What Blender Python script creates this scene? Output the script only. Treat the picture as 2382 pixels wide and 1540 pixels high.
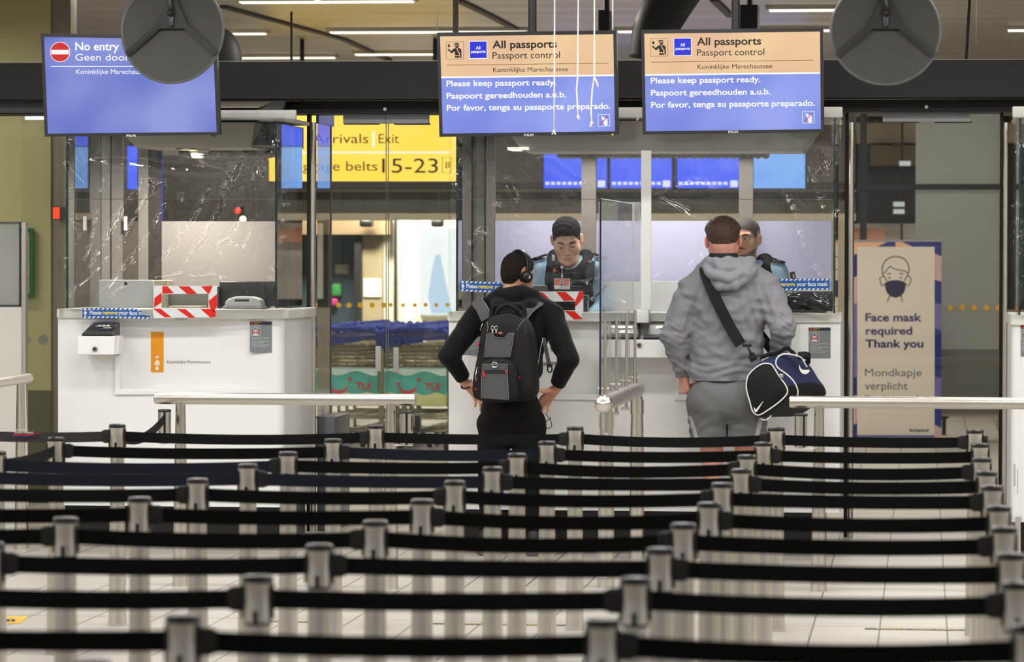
import bpy, bmesh, math, random
import numpy as np
from mathutils import Vector, Matrix, Euler

random.seed(7)
rng = np.random.RandomState(11)
for o in list(bpy.data.objects):
    bpy.data.objects.remove(o, do_unlink=True)
scene = bpy.context.scene
COL = scene.collection
PI = math.pi

# ------------------------------------------------------------------ camera
IW, IH, FPX = 2382.0, 1540.0, 8500.0
CAM = Vector((0, 0, 1.72))
YAW, PITCH, ROLL = math.atan(959 / FPX), math.atan(180 / FPX), 0.002
_F0 = Vector((-math.sin(YAW), math.cos(YAW), 0)); _R0 = Vector((math.cos(YAW), math.sin(YAW), 0)); _U0 = Vector((0, 0, 1))
FW = _F0 * math.cos(PITCH) - _U0 * math.sin(PITCH)
_U1 = _U0 * math.cos(PITCH) + _F0 * math.sin(PITCH)
RT = (_R0 + _U1 * ROLL).normalized(); UP = (_U1 - _R0 * ROLL).normalized()
cd = bpy.data.cameras.new('camera'); cam = bpy.data.objects.new('camera', cd); COL.objects.link(cam)
cd.sensor_width = 36.0; cd.sensor_fit = 'HORIZONTAL'; cd.lens = FPX / IW * 36.0
cd.clip_start = 0.1; cd.clip_end = 200
cd.dof.use_dof = True; cd.dof.focus_distance = 20.6; cd.dof.aperture_fstop = 4.6
cam.matrix_world = Matrix(((RT.x, UP.x, -FW.x, CAM.x), (RT.y, UP.y, -FW.y, CAM.y), (RT.z, UP.z, -FW.z, CAM.z), (0, 0, 0, 1)))
scene.camera = cam

# ------------------------------------------------------------------ look
scene.view_settings.view_transform = 'Standard'; scene.view_settings.look = 'None'
scene.view_settings.exposure = 0.0; scene.view_settings.gamma = 1.0
scene.view_settings.use_curve_mapping = False
cy = scene.cycles
cy.use_denoising = True
cy.max_bounces = 7; cy.diffuse_bounces = 3; cy.glossy_bounces = 3; cy.transmission_bounces = 4; cy.transparent_max_bounces = 24
cy.caustics_reflective = False; cy.caustics_refractive = False
cy.sample_clamp_indirect = 4.0
cy.use_adaptive_sampling = True; cy.adaptive_threshold = 0.02

# ------------------------------------------------------------------ world: the dim far hall beyond the modelled part
world = bpy.data.worlds.new('hall_surroundings'); scene.world = world
world.use_nodes = True
wn = world.node_tree; wn.nodes.clear()
wo = wn.nodes.new('ShaderNodeOutputWorld'); wb = wn.nodes.new('ShaderNodeBackground')
wt = wn.nodes.new('ShaderNodeTexCoord'); wz = wn.nodes.new('ShaderNodeTexNoise'); wr = wn.nodes.new('ShaderNodeValToRGB')
wm = wn.nodes.new('ShaderNodeMapping'); wm.inputs['Scale'].default_value = (1, 1, .35)
wn.links.new(wt.outputs['Generated'], wm.inputs[0]); wn.links.new(wm.outputs[0], wz.inputs['Vector'])
wz.inputs['Scale'].default_value = 8.0; wz.inputs['Detail'].default_value = 1.5
wr.color_ramp.elements[0].position = .42; wr.color_ramp.elements[0].color = (.21, .205, .195, 1)
wr.color_ramp.elements[1].position = .62; wr.color_ramp.elements[1].color = (1.0, .97, .92, 1)
wn.links.new(wz.outputs['Fac'], wr.inputs[0]); wn.links.new(wr.outputs[0], wb.inputs[0])
wb.inputs[1].default_value = 0.85
wn.links.new(wb.outputs[0], wo.inputs[0])

# ------------------------------------------------------------------ ceiling lamps that light the hall
CEIL = 3.62
def area(name, loc, sx, sy, power, color=(1, .985, .955), rot=(0, 0, 0)):
    l = bpy.data.lights.new(name, 'AREA'); l.shape = 'RECTANGLE'; l.size = sx; l.size_y = sy
    l.energy = power; l.color = color
    o = bpy.data.objects.new(name, l); COL.objects.link(o); o.location = loc; o.rotation_euler = rot
    return o
for yy, pw in ((4.0, 10), (8.0, 15), (12.0, 26), (15.5, 45), (18.3, 50)):
    for i in range(10):
        area('hall_light', (-13.2 + 2.4 * i, yy, 3.45), 1.4, .36, pw)
for xx in (-4.6, -2.9, -1.2, .4):
    area('hall_light', (xx, 19.9, 3.5), .25, .25, 12, (1, .97, .92))
area('olive_wall_fill', (-7.2, 23.3, 3.3), 1.2, .2, 26, (1, .97, .85))  # unseen fill added to brighten the olive wall
for yy in (25.0, 30.5, 36.0, 43.0):
    for xx in (-6.5, -3.2, 0.2):
        area('hall_light', (xx, yy, CEIL - .06), 1.6, .2, 78, (1, .95, .86))

# ------------------------------------------------------------------ picture <-> place
def ray(px, py):
    return RT * ((px - IW / 2) / FPX) + UP * ((IH / 2 - py) / FPX) + FW
def at_y(px, py, Y):
    d = ray(px, py); return CAM + d * (Y / d.y)
def at_z(px, py, Z):
    d = ray(px, py); return CAM + d * ((Z - CAM.z) / d.z)
def at_x(px, py, X):
    d = ray(px, py); return CAM + d * (X / d.x)
class Plane:
    def __init__(s, p, n):
        s.p = Vector(p); s.n = Vector(n).normalized()
    def __call__(s, px, py, off=0.0):
        d = ray(px, py); t = (s.p - CAM).dot(s.n) / d.dot(s.n)
        return CAM + d * t + s.n * off
def YP(Y):
    return Plane((0, Y, 0), (0, -1, 0))

# ------------------------------------------------------------------ materials
def lin(c):
    return tuple(((v / 255) / 12.92 if v / 255 <= .04045 else ((v / 255 + .055) / 1.055) ** 2.4) for v in c)
MATS = {}
def pm(name, rgb, rough=.5, metal=0., var=.06, scale=30., bump=0., bscale=None, spec=.5, coat=0., emit=0., stretch=None, sheen=0., sss=0., rvar=0.):
    """procedural surface: a noise varies the colour a little and raises a fine relief"""
    if name in MATS: return MATS[name]
    m = bpy.data.materials.new(name); m.use_nodes = True; MATS[name] = m
    nt = m.node_tree; b = nt.nodes['Principled BSDF']
    tc = nt.nodes.new('ShaderNodeTexCoord'); mp = nt.nodes.new('ShaderNodeMapping')
    nt.links.new(tc.outputs['Object'], mp.inputs[0])
    if stretch: mp.inputs['Scale'].default_value = stretch
    nz = nt.nodes.new('ShaderNodeTexNoise'); nz.inputs['Scale'].default_value = scale; nz.inputs['Detail'].default_value = 4
    nt.links.new(mp.outputs[0], nz.inputs['Vector'])
    c = lin(rgb)
    rp = nt.nodes.new('ShaderNodeValToRGB')
    rp.color_ramp.elements[0].position = .3; rp.color_ramp.elements[1].position = .7
    rp.color_ramp.elements[0].color = tuple(max(0, v * (1 - var)) for v in c) + (1,)
    rp.color_ramp.elements[1].color = tuple(min(1, v * (1 + var)) for v in c) + (1,)
    nt.links.new(nz.outputs['Fac'], rp.inputs[0])
    nt.links.new(rp.outputs[0], b.inputs['Base Color'])
    b.inputs['Roughness'].default_value = rough; b.inputs['Metallic'].default_value = metal
    b.inputs['Specular IOR Level'].default_value = spec
    b.inputs['Coat Weight'].default_value = coat
    if rvar:
        mr = nt.nodes.new('ShaderNodeMapRange'); mr.inputs[3].default_value = max(0, rough - rvar); mr.inputs[4].default_value = rough + rvar
        nt.links.new(nz.outputs['Fac'], mr.inputs[0]); nt.links.new(mr.outputs[0], b.inputs['Roughness'])
    if sheen: b.inputs['Sheen Weight'].default_value = sheen
    if sss:
        b.inputs['Subsurface Weight'].default_value = sss; b.inputs['Subsurface Radius'].default_value = (.012, .005, .003)
    if emit:
        nt.links.new(rp.outputs[0], b.inputs['Emission Color']); b.inputs['Emission Strength'].default_value = emit
    if bump:
        n2 = nt.nodes.new('ShaderNodeTexNoise'); n2.inputs['Scale'].default_value = bscale or scale; n2.inputs['Detail'].default_value = 3
        nt.links.new(mp.outputs[0], n2.inputs['Vector'])
        bp = nt.nodes.new('ShaderNodeBump'); bp.inputs['Strength'].default_value = bump; bp.inputs['Distance'].default_value = .01
        nt.links.new(n2.outputs['Fac'], bp.inputs['Height']); nt.links.new(bp.outputs[0], b.inputs['Normal'])
    return m
def emis(name, rgb, strength=1., rgb2=None, axis='Z', lo=0, hi=1, base=.02):
    """a lit surface (screen, lamp, backlit sign); an optional second colour runs across the display"""
    if name in MATS: return MATS[name]
    m = bpy.data.materials.new(name); m.use_nodes = True; MATS[name] = m
    nt = m.node_tree; b = nt.nodes['Principled BSDF']
    b.inputs['Base Color'].default_value = (base, base, base, 1); b.inputs['Roughness'].default_value = .25
    tc = nt.nodes.new('ShaderNodeTexCoord'); nz = nt.nodes.new('ShaderNodeTexNoise'); nz.inputs['Scale'].default_value = 2.2; nz.inputs['Detail'].default_value = 1
    nt.links.new(tc.outputs['Object'], nz.inputs['Vector'])
    rp = nt.nodes.new('ShaderNodeValToRGB')
    rp.color_ramp.elements[0].position = .3; rp.color_ramp.elements[1].position = .7
    rp.color_ramp.elements[0].color = lin(rgb) + (1,); rp.color_ramp.elements[1].color = lin(rgb2 or rgb) + (1,)
    nt.links.new(nz.outputs['Fac'], rp.inputs[0])
    nt.links.new(rp.outputs[0], b.inputs['Emission Color']); b.inputs['Emission Strength'].default_value = strength
    return m
def glassy(name, tint=(.96, .98, .97), rough=.0, gain=1.4, bump=0., bscale=6., haze=0., hazecol=(.8, .82, .82), stretch=(1, 1, 1), dist=.02):
    """thin clear sheet: see-through with a Fresnel reflection, an optional milky share and a relief"""
    if name in MATS: return MATS[name]
    m = bpy.data.materials.new(name); m.use_nodes = True; MATS[name] = m
    nt = m.node_tree; nt.nodes.clear()
    out = nt.nodes.new('ShaderNodeOutputMaterial')
    tr = nt.nodes.new('ShaderNodeBsdfTransparent'); tr.inputs[0].default_value = tint + (1,)
    gl = nt.nodes.new('ShaderNodeBsdfGlossy'); gl.inputs['Roughness'].default_value = rough
    fr = nt.nodes.new('ShaderNodeFresnel'); fr.inputs[0].default_value = 1.5
    mu = nt.nodes.new('ShaderNodeMath'); mu.operation = 'MULTIPLY'; mu.use_clamp = True; mu.inputs[1].default_value = gain
    nt.links.new(fr.outputs[0], mu.inputs[0])
    mx = nt.nodes.new('ShaderNodeMixShader'); nt.links.new(mu.outputs[0], mx.inputs[0])
    nt.links.new(gl.outputs[0], mx.inputs[2])
    if haze:
        df = nt.nodes.new('ShaderNodeBsdfDiffuse'); df.inputs[0].default_value = hazecol + (1,)
        tl = nt.nodes.new('ShaderNodeBsdfTranslucent'); tl.inputs[0].default_value = hazecol + (1,)
        ad = nt.nodes.new('ShaderNodeMixShader'); ad.inputs[0].default_value = .5
        nt.links.new(df.outputs[0], ad.inputs[1]); nt.links.new(tl.outputs[0], ad.inputs[2])
        m2 = nt.nodes.new('ShaderNodeMixShader'); m2.inputs[0].default_value = haze
        nt.links.new(tr.outputs[0], m2.inputs[1]); nt.links.new(ad.outputs[0], m2.inputs[2])
        nt.links.new(m2.outputs[0], mx.inputs[1])
    else:
        nt.links.new(tr.outputs[0], mx.inputs[1])
    if bump:
        tc = nt.nodes.new('ShaderNodeTexCoord'); mp = nt.nodes.new('ShaderNodeMapping'); mp.inputs['Scale'].default_value = stretch
        nz = nt.nodes.new('ShaderNodeTexNoise'); nz.inputs['Scale'].default_value = bscale; nz.inputs['Detail'].default_value = 3; nz.inputs['Distortion'].default_value = .6
        bp = nt.nodes.new('ShaderNodeBump'); bp.inputs['Strength'].default_value = bump; bp.inputs['Distance'].default_value = dist
        nt.links.new(tc.outputs['Object'], mp.inputs[0]); nt.links.new(mp.outputs[0], nz.inputs['Vector'])
        nt.links.new(nz.outputs['Fac'], bp.inputs['Height'])
        nt.links.new(bp.outputs[0], gl.inputs['Normal']); nt.links.new(bp.outputs[0], fr.inputs['Normal'])
    nt.links.new(mx.outputs[0], out.inputs[0])
    return m

# ------------------------------------------------------------------ objects
def tag(o, label=None, cat=None, group=None, kind=None):
    if label: o['label'] = label
    if cat: o['category'] = cat
    if group: o['group'] = group
    if kind: o['kind'] = kind
    return o
def empty(name, loc, label=None, cat=None, group=None):
    o = bpy.data.objects.new(name, None); COL.objects.link(o); o.location = loc; o.empty_display_size = .1
    return tag(o, label, cat, group)
def world_loc(o):
    v = Vector((0, 0, 0))
    while o is not None:
        v = v + o.location; o = o.parent
    return v
def link_mesh(name, me, mats, parent=None, smooth=False):
    o = bpy.data.objects.new(name, me); COL.objects.link(o)
    for m in (mats if isinstance(mats, (list, tuple)) else [mats]): me.materials.append(m)
    if parent is not None:
        off = world_loc(parent)
        me.transform(Matrix.Translation(-off)); o.parent = parent
    if smooth: me.shade_smooth()
    return o
class MB:
    """collects shapes; build() links them as ONE mesh object"""
    def __init__(s): s.v = []; s.f = []; s.m = []; s.mi = 0
    def mat(s, i): s.mi = i; return s
    def add(s, vs, fs):
        k = len(s.v); s.v += [Vector(p) for p in vs]; s.f += [tuple(i + k for i in f) for f in fs]; s.m += [s.mi] * len(fs); return s
    def box(s, lo, hi, M=None):
        x0, y0, z0 = lo; x1, y1, z1 = hi
        vs = [Vector(p) for p in ((x0, y0, z0), (x1, y0, z0), (x1, y1, z0), (x0, y1, z0), (x0, y0, z1), (x1, y0, z1), (x1, y1, z1), (x0, y1, z1))]
        if M is not None: vs = [M @ p for p in vs]
        return s.add(vs, [(0, 3, 2, 1), (4, 5, 6, 7), (0, 1, 5, 4), (1, 2, 6, 5), (2, 3, 7, 6), (3, 0, 4, 7)])
    def rbox(s, lo, hi, r=.01, M=None):
        """box with all its edges rounded off"""
        bm = bmesh.new(); bmesh.ops.create_cube(bm, size=1)
        lo = Vector(lo); hi = Vector(hi); c = (lo + hi) / 2; d = hi - lo
        for v in bm.verts: v.co = Vector((v.co.x * d.x, v.co.y * d.y, v.co.z * d.z)) + c
        bmesh.ops.bevel(bm, geom=bm.edges[:], offset=min(r, min(d) * .49), segments=3, affect='EDGES', profile=.5)
        vs = [v.co.copy() for v in bm.verts]
        if M is not None: vs = [M @ p for p in vs]
        s.add(vs, [tuple(v.index for v in f.verts) for f in bm.faces]); bm.free(); return s
    def quadbox(s, q, back):
        """front quad q (4 points) thickened by the vector back"""
        b = Vector(back); q = [Vector(p) for p in q]
        return s.add(q + [p + b for p in q], [(0, 1, 2, 3), (7, 6, 5, 4), (0, 4, 5, 1), (1, 5, 6, 2), (2, 6, 7, 3), (3, 7, 4, 0)])
    def poly(s, pts, back=None):
        pts = [Vector(p) for p in pts]; n = len(pts)
        if back is None: return s.add(pts, [tuple(range(n))])
        b = Vector(back)
        return s.add(pts + [p + b for p in pts], [tuple(range(n)), tuple(range(2 * n - 1, n - 1, -1))] + [(i, (i + 1) % n, n + (i + 1) % n, n + i) for i in range(n)])
    def cyl(s, a, b, r0, r1=None, n=20, caps=True):
        a = Vector(a); b = Vector(b); r1 = r0 if r1 is None else r1
        d = (b - a).normalized(); t = Vector((0, 0, 1)) if abs(d.z) < .9 else Vector((1, 0, 0))
        u = d.cross(t).normalized(); w = d.cross(u)
        vs = []; fs = []
        for p, r in ((a, r0), (b, r1)):
            vs += [p + (u * math.cos(2 * PI * i / n) + w * math.sin(2 * PI * i / n)) * r for i in range(n)]
        fs = [(i, i + n, (i + 1) % n + n, (i + 1) % n) for i in range(n)]
        if caps: fs += [tuple(range(n)), tuple(range(2 * n - 1, n - 1, -1))]
        return s.add(vs, fs)
    def tube(s, pts, r, n=10, closed=False, flat=1., flatdir=None):
        pts = [Vector(p) for p in pts]; k = len(pts); vs = []; prev = None
        for i in range(k):
            if closed: d = pts[(i + 1) % k] - pts[i - 1]
            else: d = pts[min(i + 1, k - 1)] - pts[max(i - 1, 0)]
            d = d.normalized()
            if flatdir is not None: u = Vector(flatdir); u = (u - d * u.dot(d)).normalized()
            elif prev is None: u = d.cross(Vector((0, .3, 1)) if abs(d.z) < .9 else Vector((1, .1, 0))).normalized()
            else: u = (prev - d * prev.dot(d)).normalized()
            prev = u; w = d.cross(u); rr = r[i] if isinstance(r, (list, tuple)) else r
            vs += [pts[i] + u * (math.cos(2 * PI * j / n) * rr * flat) + w * (math.sin(2 * PI * j / n) * rr) for j in range(n)]
        fs = []
        for i in range(k if closed else k - 1):
            a = i * n; b = ((i + 1) % k) * n
            fs += [(a + j, a + (j + 1) % n, b + (j + 1) % n, b + j) for j in range(n)]
        if not closed: fs += [tuple(range(n - 1, -1, -1)), tuple(range((k - 1) * n, k * n))]
        return s.add(vs, fs)
    def lathe(s, c, prof, n=28, a0=0., a1=2 * PI):
        """profile of (r, z) turned about the vertical through c"""
        c = Vector(c); full = abs(a1 - a0 - 2 * PI) < 1e-6; k = n if full else n + 1
        vs = [c + Vector((r * math.cos(a0 + (a1 - a0) * j / n), r * math.sin(a0 + (a1 - a0) * j / n), z)) for r, z in prof for j in range(k)]
        fs = []
        for i in range(len(prof) - 1):
            for j in range(n):
                j2 = (j + 1) % k
                fs.append((i * k + j, i * k + j2, (i + 1) * k + j2, (i + 1) * k + j))
        return s.add(vs, fs)
    def strip(s, pts, wvec, th):
        """a ribbon along pts, wide along wvec (vector or one per point), th thick"""
        pts = [Vector(p) for p in pts]; n = len(pts); vs = []
        for i, p in enumerate(pts):
            w = Vector(wvec[i]) if isinstance(wvec, list) else Vector(wvec)
            d = pts[min(i + 1, n - 1)] - pts[max(i - 1, 0)]; nn = d.cross(w).normalized() * th / 2
            vs += [p - w / 2 - nn, p + w / 2 - nn, p + w / 2 + nn, p - w / 2 + nn]
        fs = [(0, 1, 2, 3), (4 * n - 1, 4 * n - 2, 4 * n - 3, 4 * n - 4)]
        for i in range(n - 1):
            a = i * 4; fs += [(a + j, a + 4 + j, a + 4 + (j + 1) % 4, a + (j + 1) % 4) for j in range(4)]
        return s.add(vs, fs)
    def ball(s, c, r, n=12, sc=(1, 1, 1)):
        c = Vector(c); vs = []; fs = []
        for i in range(n + 1):
            t = PI * i / n
            for j in range(2 * n):
                p = PI * j / n; vs.append(c + Vector((r * sc[0] * math.sin(t) * math.cos(p), r * sc[1] * math.sin(t) * math.sin(p), r * sc[2] * math.cos(t))))
        for i in range(n):
            for j in range(2 * n):
                j2 = (j + 1) % (2 * n); fs.append((i * 2 * n + j, (i + 1) * 2 * n + j, (i + 1) * 2 * n + j2, i * 2 * n + j2))
        return s.add(vs, fs)
    def grid(s, fn, nu, nv):
        vs = [fn(i / nu, j / nv) for j in range(nv + 1) for i in range(nu + 1)]
        return s.add(vs, [(j * (nu + 1) + i, j * (nu + 1) + i + 1, (j + 1) * (nu + 1) + i + 1, (j + 1) * (nu + 1) + i) for j in range(nv) for i in range(nu)])
    def build(s, name, mats, parent=None, smooth=False, bevel=0., weld=False, fix=True):
        me = bpy.data.meshes.new(name); me.from_pydata([tuple(p) for p in s.v], [], s.f)
        me.polygons.foreach_set('material_index', s.m)
        if fix or weld:
            bm = bmesh.new(); bm.from_mesh(me)
            if weld: bmesh.ops.remove_doubles(bm, verts=bm.verts, dist=1e-5)
            if fix: bmesh.ops.recalc_face_normals(bm, faces=bm.faces)
            bm.to_mesh(me); bm.free()
        o = link_mesh(name, me, mats, parent, False)
        if smooth == 'auto':
            me.shade_smooth(); me.set_sharp_from_angle(angle=math.radians(35))
        elif smooth: me.shade_smooth()
        if bevel:
            b = o.modifiers.new('edge', 'BEVEL'); b.width = bevel; b.segments = 2; b.limit_method = 'ANGLE'
        return o
def struct(o): o['kind'] = 'structure'; return o
_fonts = {}
def text_shape(body, bold=0.):
    """letters as a flat mesh in the xy plane, with their bounds"""
    cu = bpy.data.curves.new('t', 'FONT'); cu.body = body; cu.size = 1.; cu.offset = bold; cu.resolution_u = 4
    ob = bpy.data.objects.new('t', cu); me = bpy.data.meshes.new_from_object(ob)
    vs = [v.co.copy() for v in me.vertices]; fs = [tuple(p.vertices) for p in me.polygons]
    bpy.data.objects.remove(ob); bpy.data.curves.remove(cu); bpy.data.meshes.remove(me)
    return vs, fs
def text(mb, plane, body, x0, x1, base, cap, off=.002, bold=0., slope=0., mi=None):
    """write body on plane: from picture x0 to x1, its baseline at y=base, capitals cap px tall"""
    vs, fs = text_shape(body, bold)
    xs = [v.x for v in vs]; lo, hi = min(xs), max(xs)
    if x1 is None: x1 = x0 + (hi - lo) * cap / .70
    out = []
    for v in vs:
        px = x0 + (v.x - lo) / (hi - lo) * (x1 - x0)
        out.append(plane(px, base - v.y / .70 * cap + slope * (px - x0), off))
    if mi is not None: mb.mat(mi)
    mb.add(out, fs); return mb
def px_rect(mb, plane, x0, y0, x1, y1, off=.001, th=0., sl=0., vs=0.):
    """a rectangle on plane given by picture coordinates; sl: slope of its horizontals"""
    q = [plane(x0 + vs * (y1 - y0), y1, off), plane(x1 + vs * (y1 - y0), y1 + sl * (x1 - x0), off), plane(x1, y0 + sl * (x1 - x0), off), plane(x0, y0, off)]
    if th: mb.quadbox(q, plane.n * -th)
    else: mb.add(q, [(0, 1, 2, 3)])
    return mb
def px_disc(mb, plane, cx, cy_, r, off=.001, n=28, ry=None, a0=0, a1=2 * PI):
    pts = [plane(cx + r * math.cos(a0 + (a1 - a0) * i / n), cy_ - (ry or r) * math.sin(a0 + (a1 - a0) * i / n), off) for i in range(n if a1 - a0 > 6.2 else n + 1)]
    mb.add(pts, [tuple(range(len(pts)))]); return mb
def px_poly(mb, plane, pts, off=.001):
    mb.add([plane(x, y, off) for x, y in pts], [tuple(range(len(pts)))]); return mb
def px_line(mb, plane, pts, w, off=.001, closed=False):
    """a painted line through picture points, w px wide"""
    pts = [Vector((x, y)) for x, y in pts]; n = len(pts); vs = []
    for i, p in enumerate(pts):
        if closed: d = pts[(i + 1) % n] - pts[i - 1]
        else: d = pts[min(i + 1, n - 1)] - pts[max(i - 1, 0)]
        d.normalize(); q = Vector((-d.y, d.x)) * w / 2
        vs += [plane(p.x + q.x, p.y + q.y, off), plane(p.x - q.x, p.y - q.y, off)]
    k = n if closed else n - 1
    mb.add(vs, [(2 * i, 2 * i + 1, 2 * ((i + 1) % n) + 1, 2 * ((i + 1) % n)) for i in range(k)]); return mb
def smooth_pts(pts, n=6, closed=False):
    """Catmull-Rom through the points"""
    pts = [Vector(p) for p in pts]; k = len(pts); out = []
    for i in range(k if closed else k - 1):
        p0 = pts[i - 1] if (closed or i > 0) else pts[0]; p1 = pts[i]; p2 = pts[(i + 1) % k]
        p3 = pts[(i + 2) % k] if (closed or i + 2 < k) else pts[-1]
        for j in range(n):
            t = j / n
            out.append(.5 * ((2 * p1) + (p2 - p0) * t + (2 * p0 - 5 * p1 + 4 * p2 - p3) * t * t + (3 * p1 - p0 - 3 * p2 + p3) * t ** 3))
    if not closed: out.append(pts[-1])
    return out

# ------------------------------------------------------------------ palette
STEEL = pm('brushed_steel', (226, 222, 215), .24, 1., .05, 40, .05, 160, stretch=(1, 1, .05), rvar=.06)
STEEL_RAIL = pm('satin_steel_rail', (205, 200, 192), .32, 1., .04, 60, .04, 200, rvar=.05)
CHROME = pm('polished_steel', (210, 208, 204), .12, 1., .03, 10)
BLACKPL = pm('black_plastic', (16, 16, 17), .35, 0, .1, 50)
GLOSSBLACK = pm('gloss_black_cap', (12, 12, 13), .2, 0, .1, 20)
BELT = pm('woven_black_belt', (12, 12, 13), .8, 0, .15, 120, .3, 400, spec=.15)
BELT2 = pm('woven_navy_belt', (26, 31, 46), .72, 0, .15, 120, .3, 400, spec=.25)
WHITE = pm('white_lacquer', (241, 241, 240), .38, 0, .012, 3)
WHITE2 = pm('off_white_lip', (232, 231, 222), .35, 0, .02, 4)
BLACK = pm('matt_black', (11, 11, 12), .6, 0, .1, 20)
BEAMBLACK = pm('black_fascia', (12, 12, 13), .55, 0, .12, 6)
LETTER_WHITE = emis('screen_white', (250, 250, 255), 1.0)
LETTER_BLACK = pm('ink_black', (14, 12, 12), .6, 0, .02)
PAPER = pm('paper_white', (240, 240, 238), .6, 0, .02)
# ================================================================== THE SETTING
YB = 21.1            # front of the control desks
YG = 22.35           # line of the glass gates between the desks

# ---- floor: long narrow tiles, joints along and across the hall
fm = bpy.data.materials.new('floor_tile'); fm.use_nodes = True
nt = fm.node_tree; b = nt.nodes['Principled BSDF']
tc = nt.nodes.new('ShaderNodeTexCoord'); sx = nt.nodes.new('ShaderNodeSeparateXYZ'); nt.links.new(tc.outputs['Object'], sx.inputs[0])
def _m(op, a, bb=None):
    n = nt.nodes.new('ShaderNodeMath'); n.operation = op
    for i, v in enumerate((a, bb)):
        if v is None: continue
        if isinstance(v, (int, float)): n.inputs[i].default_value = v
        else: nt.links.new(v, n.inputs[i])
    return n.outputs[0]
TX, TY = .3075, 1.23
ox = at_z(2186, 1182, 0).x; oy = at_z(1823, 1455, 0).y
jx = _m('ABSOLUTE', _m('SUBTRACT', _m('FRACT', _m('DIVIDE', _m('SUBTRACT', sx.outputs[0], ox - TX * 50.5), TX)), .5))
jy = _m('ABSOLUTE', _m('SUBTRACT', _m('FRACT', _m('DIVIDE', _m('SUBTRACT', sx.outputs[1], oy - TY * 50.5), TY)), .5))
joint = _m('MAXIMUM', _m('LESS_THAN', jx, .0045 / TX), _m('LESS_THAN', jy, .006 / TY))
nz = nt.nodes.new('ShaderNodeTexNoise'); nz.inputs['Scale'].default_value = 2.5; nz.inputs['Detail'].default_value = 5
nt.links.new(tc.outputs['Object'], nz.inputs['Vector'])
rp = nt.nodes.new('ShaderNodeValToRGB'); rp.color_ramp.elements[0].color = lin((162, 157, 148)) + (1,); rp.color_ramp.elements[1].color = lin((178, 173, 164)) + (1,)
nt.links.new(nz.outputs['Fac'], rp.inputs[0])
mx = nt.nodes.new('ShaderNodeMixRGB'); nt.links.new(joint, mx.inputs[0]); nt.links.new(rp.outputs[0], mx.inputs[1]); mx.inputs[2].default_value = lin((92, 86, 76)) + (1,)
nt.links.new(mx.outputs[0], b.inputs['Base Color']); b.inputs['Roughness'].default_value = .42
m = MB().box((-16, -4, -.1), (9, 62, 0)); struct(m.build('floor', fm))

# ---- ceiling of narrow metal strips that run across the hall
cm = bpy.data.materials.new('ceiling_strips'); cm.use_nodes = True
nt = cm.node_tree; b = nt.nodes['Principled BSDF']
tc = nt.nodes.new('ShaderNodeTexCoord'); sx = nt.nodes.new('ShaderNodeSeparateXYZ'); nt.links.new(tc.outputs['Object'], sx.inputs[0])
st = _m('LESS_THAN', _m('FRACT', _m('MULTIPLY', sx.outputs[1], 1 / .3)), .12)
nz = nt.nodes.new('ShaderNodeTexNoise'); nz.inputs['Scale'].default_value = .8
mp = nt.nodes.new('ShaderNodeMapping'); mp.inputs['Scale'].default_value = (.25, 3, 1); nt.links.new(tc.outputs['Object'], mp.inputs[0]); nt.links.new(mp.outputs[0], nz.inputs['Vector'])
rp = nt.nodes.new('ShaderNodeValToRGB'); rp.color_ramp.elements[0].position = .35; rp.color_ramp.elements[1].position = .68
rp.color_ramp.elements[0].color = lin((192, 185, 172)) + (1,); rp.color_ramp.elements[1].color = lin((220, 215, 204)) + (1,)
nt.links.new(nz.outputs['Fac'], rp.inputs[0])
mx = nt.nodes.new('ShaderNodeMixRGB'); nt.links.new(st, mx.inputs[0]); nt.links.new(rp.outputs[0], mx.inputs[1]); mx.inputs[2].default_value = lin((172, 164, 150)) + (1,)
nt.links.new(mx.outputs[0], b.inputs['Base Color']); b.inputs['Roughness'].default_value = .34; b.inputs['Metallic'].default_value = .55
m = MB().box((-16, -4, CEIL), (9, 62, CEIL + .1)); struct(m.build('ceiling', cm))

# dark seam that runs aslant over the ceiling, in two runs
dk = pm('ceiling_seam', (58, 52, 46), .6)
for k, pts in enumerate((((520, 16), (800, 92), (905, 140)), ((1066, 1), (1135, 34), (1205, 71)), ((1660, 0), (1700, 38)))):
    m = MB().strip([at_z(x, y, CEIL - .012) for x, y in pts], Vector((.06, 0.012, 0)), .02)
    struct(m.build('trim_%d' % (k + 1), dk))

# recessed line lamps in the ceiling
LAMP = emis('line_lamp', (255, 246, 226), 1.6)
LAMPBODY = pm('lamp_housing', (190, 186, 178), .4, .6)
lamps = [((770, 70), (1228, 70), 'long line lamp in the ceiling above the first all passports screen'),
         ((545, 73), (618, 73), 'short line lamp in the ceiling just right of the black speaker'),
         ((560, 130), (780, 130), 'faint line lamp in the ceiling low above the black beam, near the round mirror'),
         ((828, 122), (1016, 122), 'faint line lamp above the black beam, left of the first all passports screen'),
         ((1438, 68), (1495, 68), 'line lamp in the ceiling in the gap between the two all passports screens'),
         ((1790, 18), (1958, 18), 'line lamp high in the ceiling left of the dark round mirror'),
         ((1735, 66), (1935, 66), 'line lamp in the ceiling above the right end of the last all passports screen'),
         ((2345, 65), (2520, 65), 'line lamp in the ceiling right of the dark mirror, cut by the edge'),
         ((560, -1), (965, -1), 'warm line lamp in the ceiling at the top edge of the photo')]
for (a, c, lab) in lamps:
    p = at_z(a[0], a[1], CEIL - .012); q = at_z(c[0], c[1], CEIL - .012); q.y = p.y
    r = empty('ceiling_lamp', (p + q) / 2, lab, 'ceiling lamp', 'line lamps in the ceiling')
    MB().box((p.x - .03, p.y - .09, CEIL - .03), (q.x + .03, p.y + .09, CEIL)).build('housing', LAMPBODY, r)
    MB().box((p.x, p.y - .07, CEIL - .04), (q.x, p.y + .07, CEIL - .029)).build('diffuser', LAMP, r)
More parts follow.
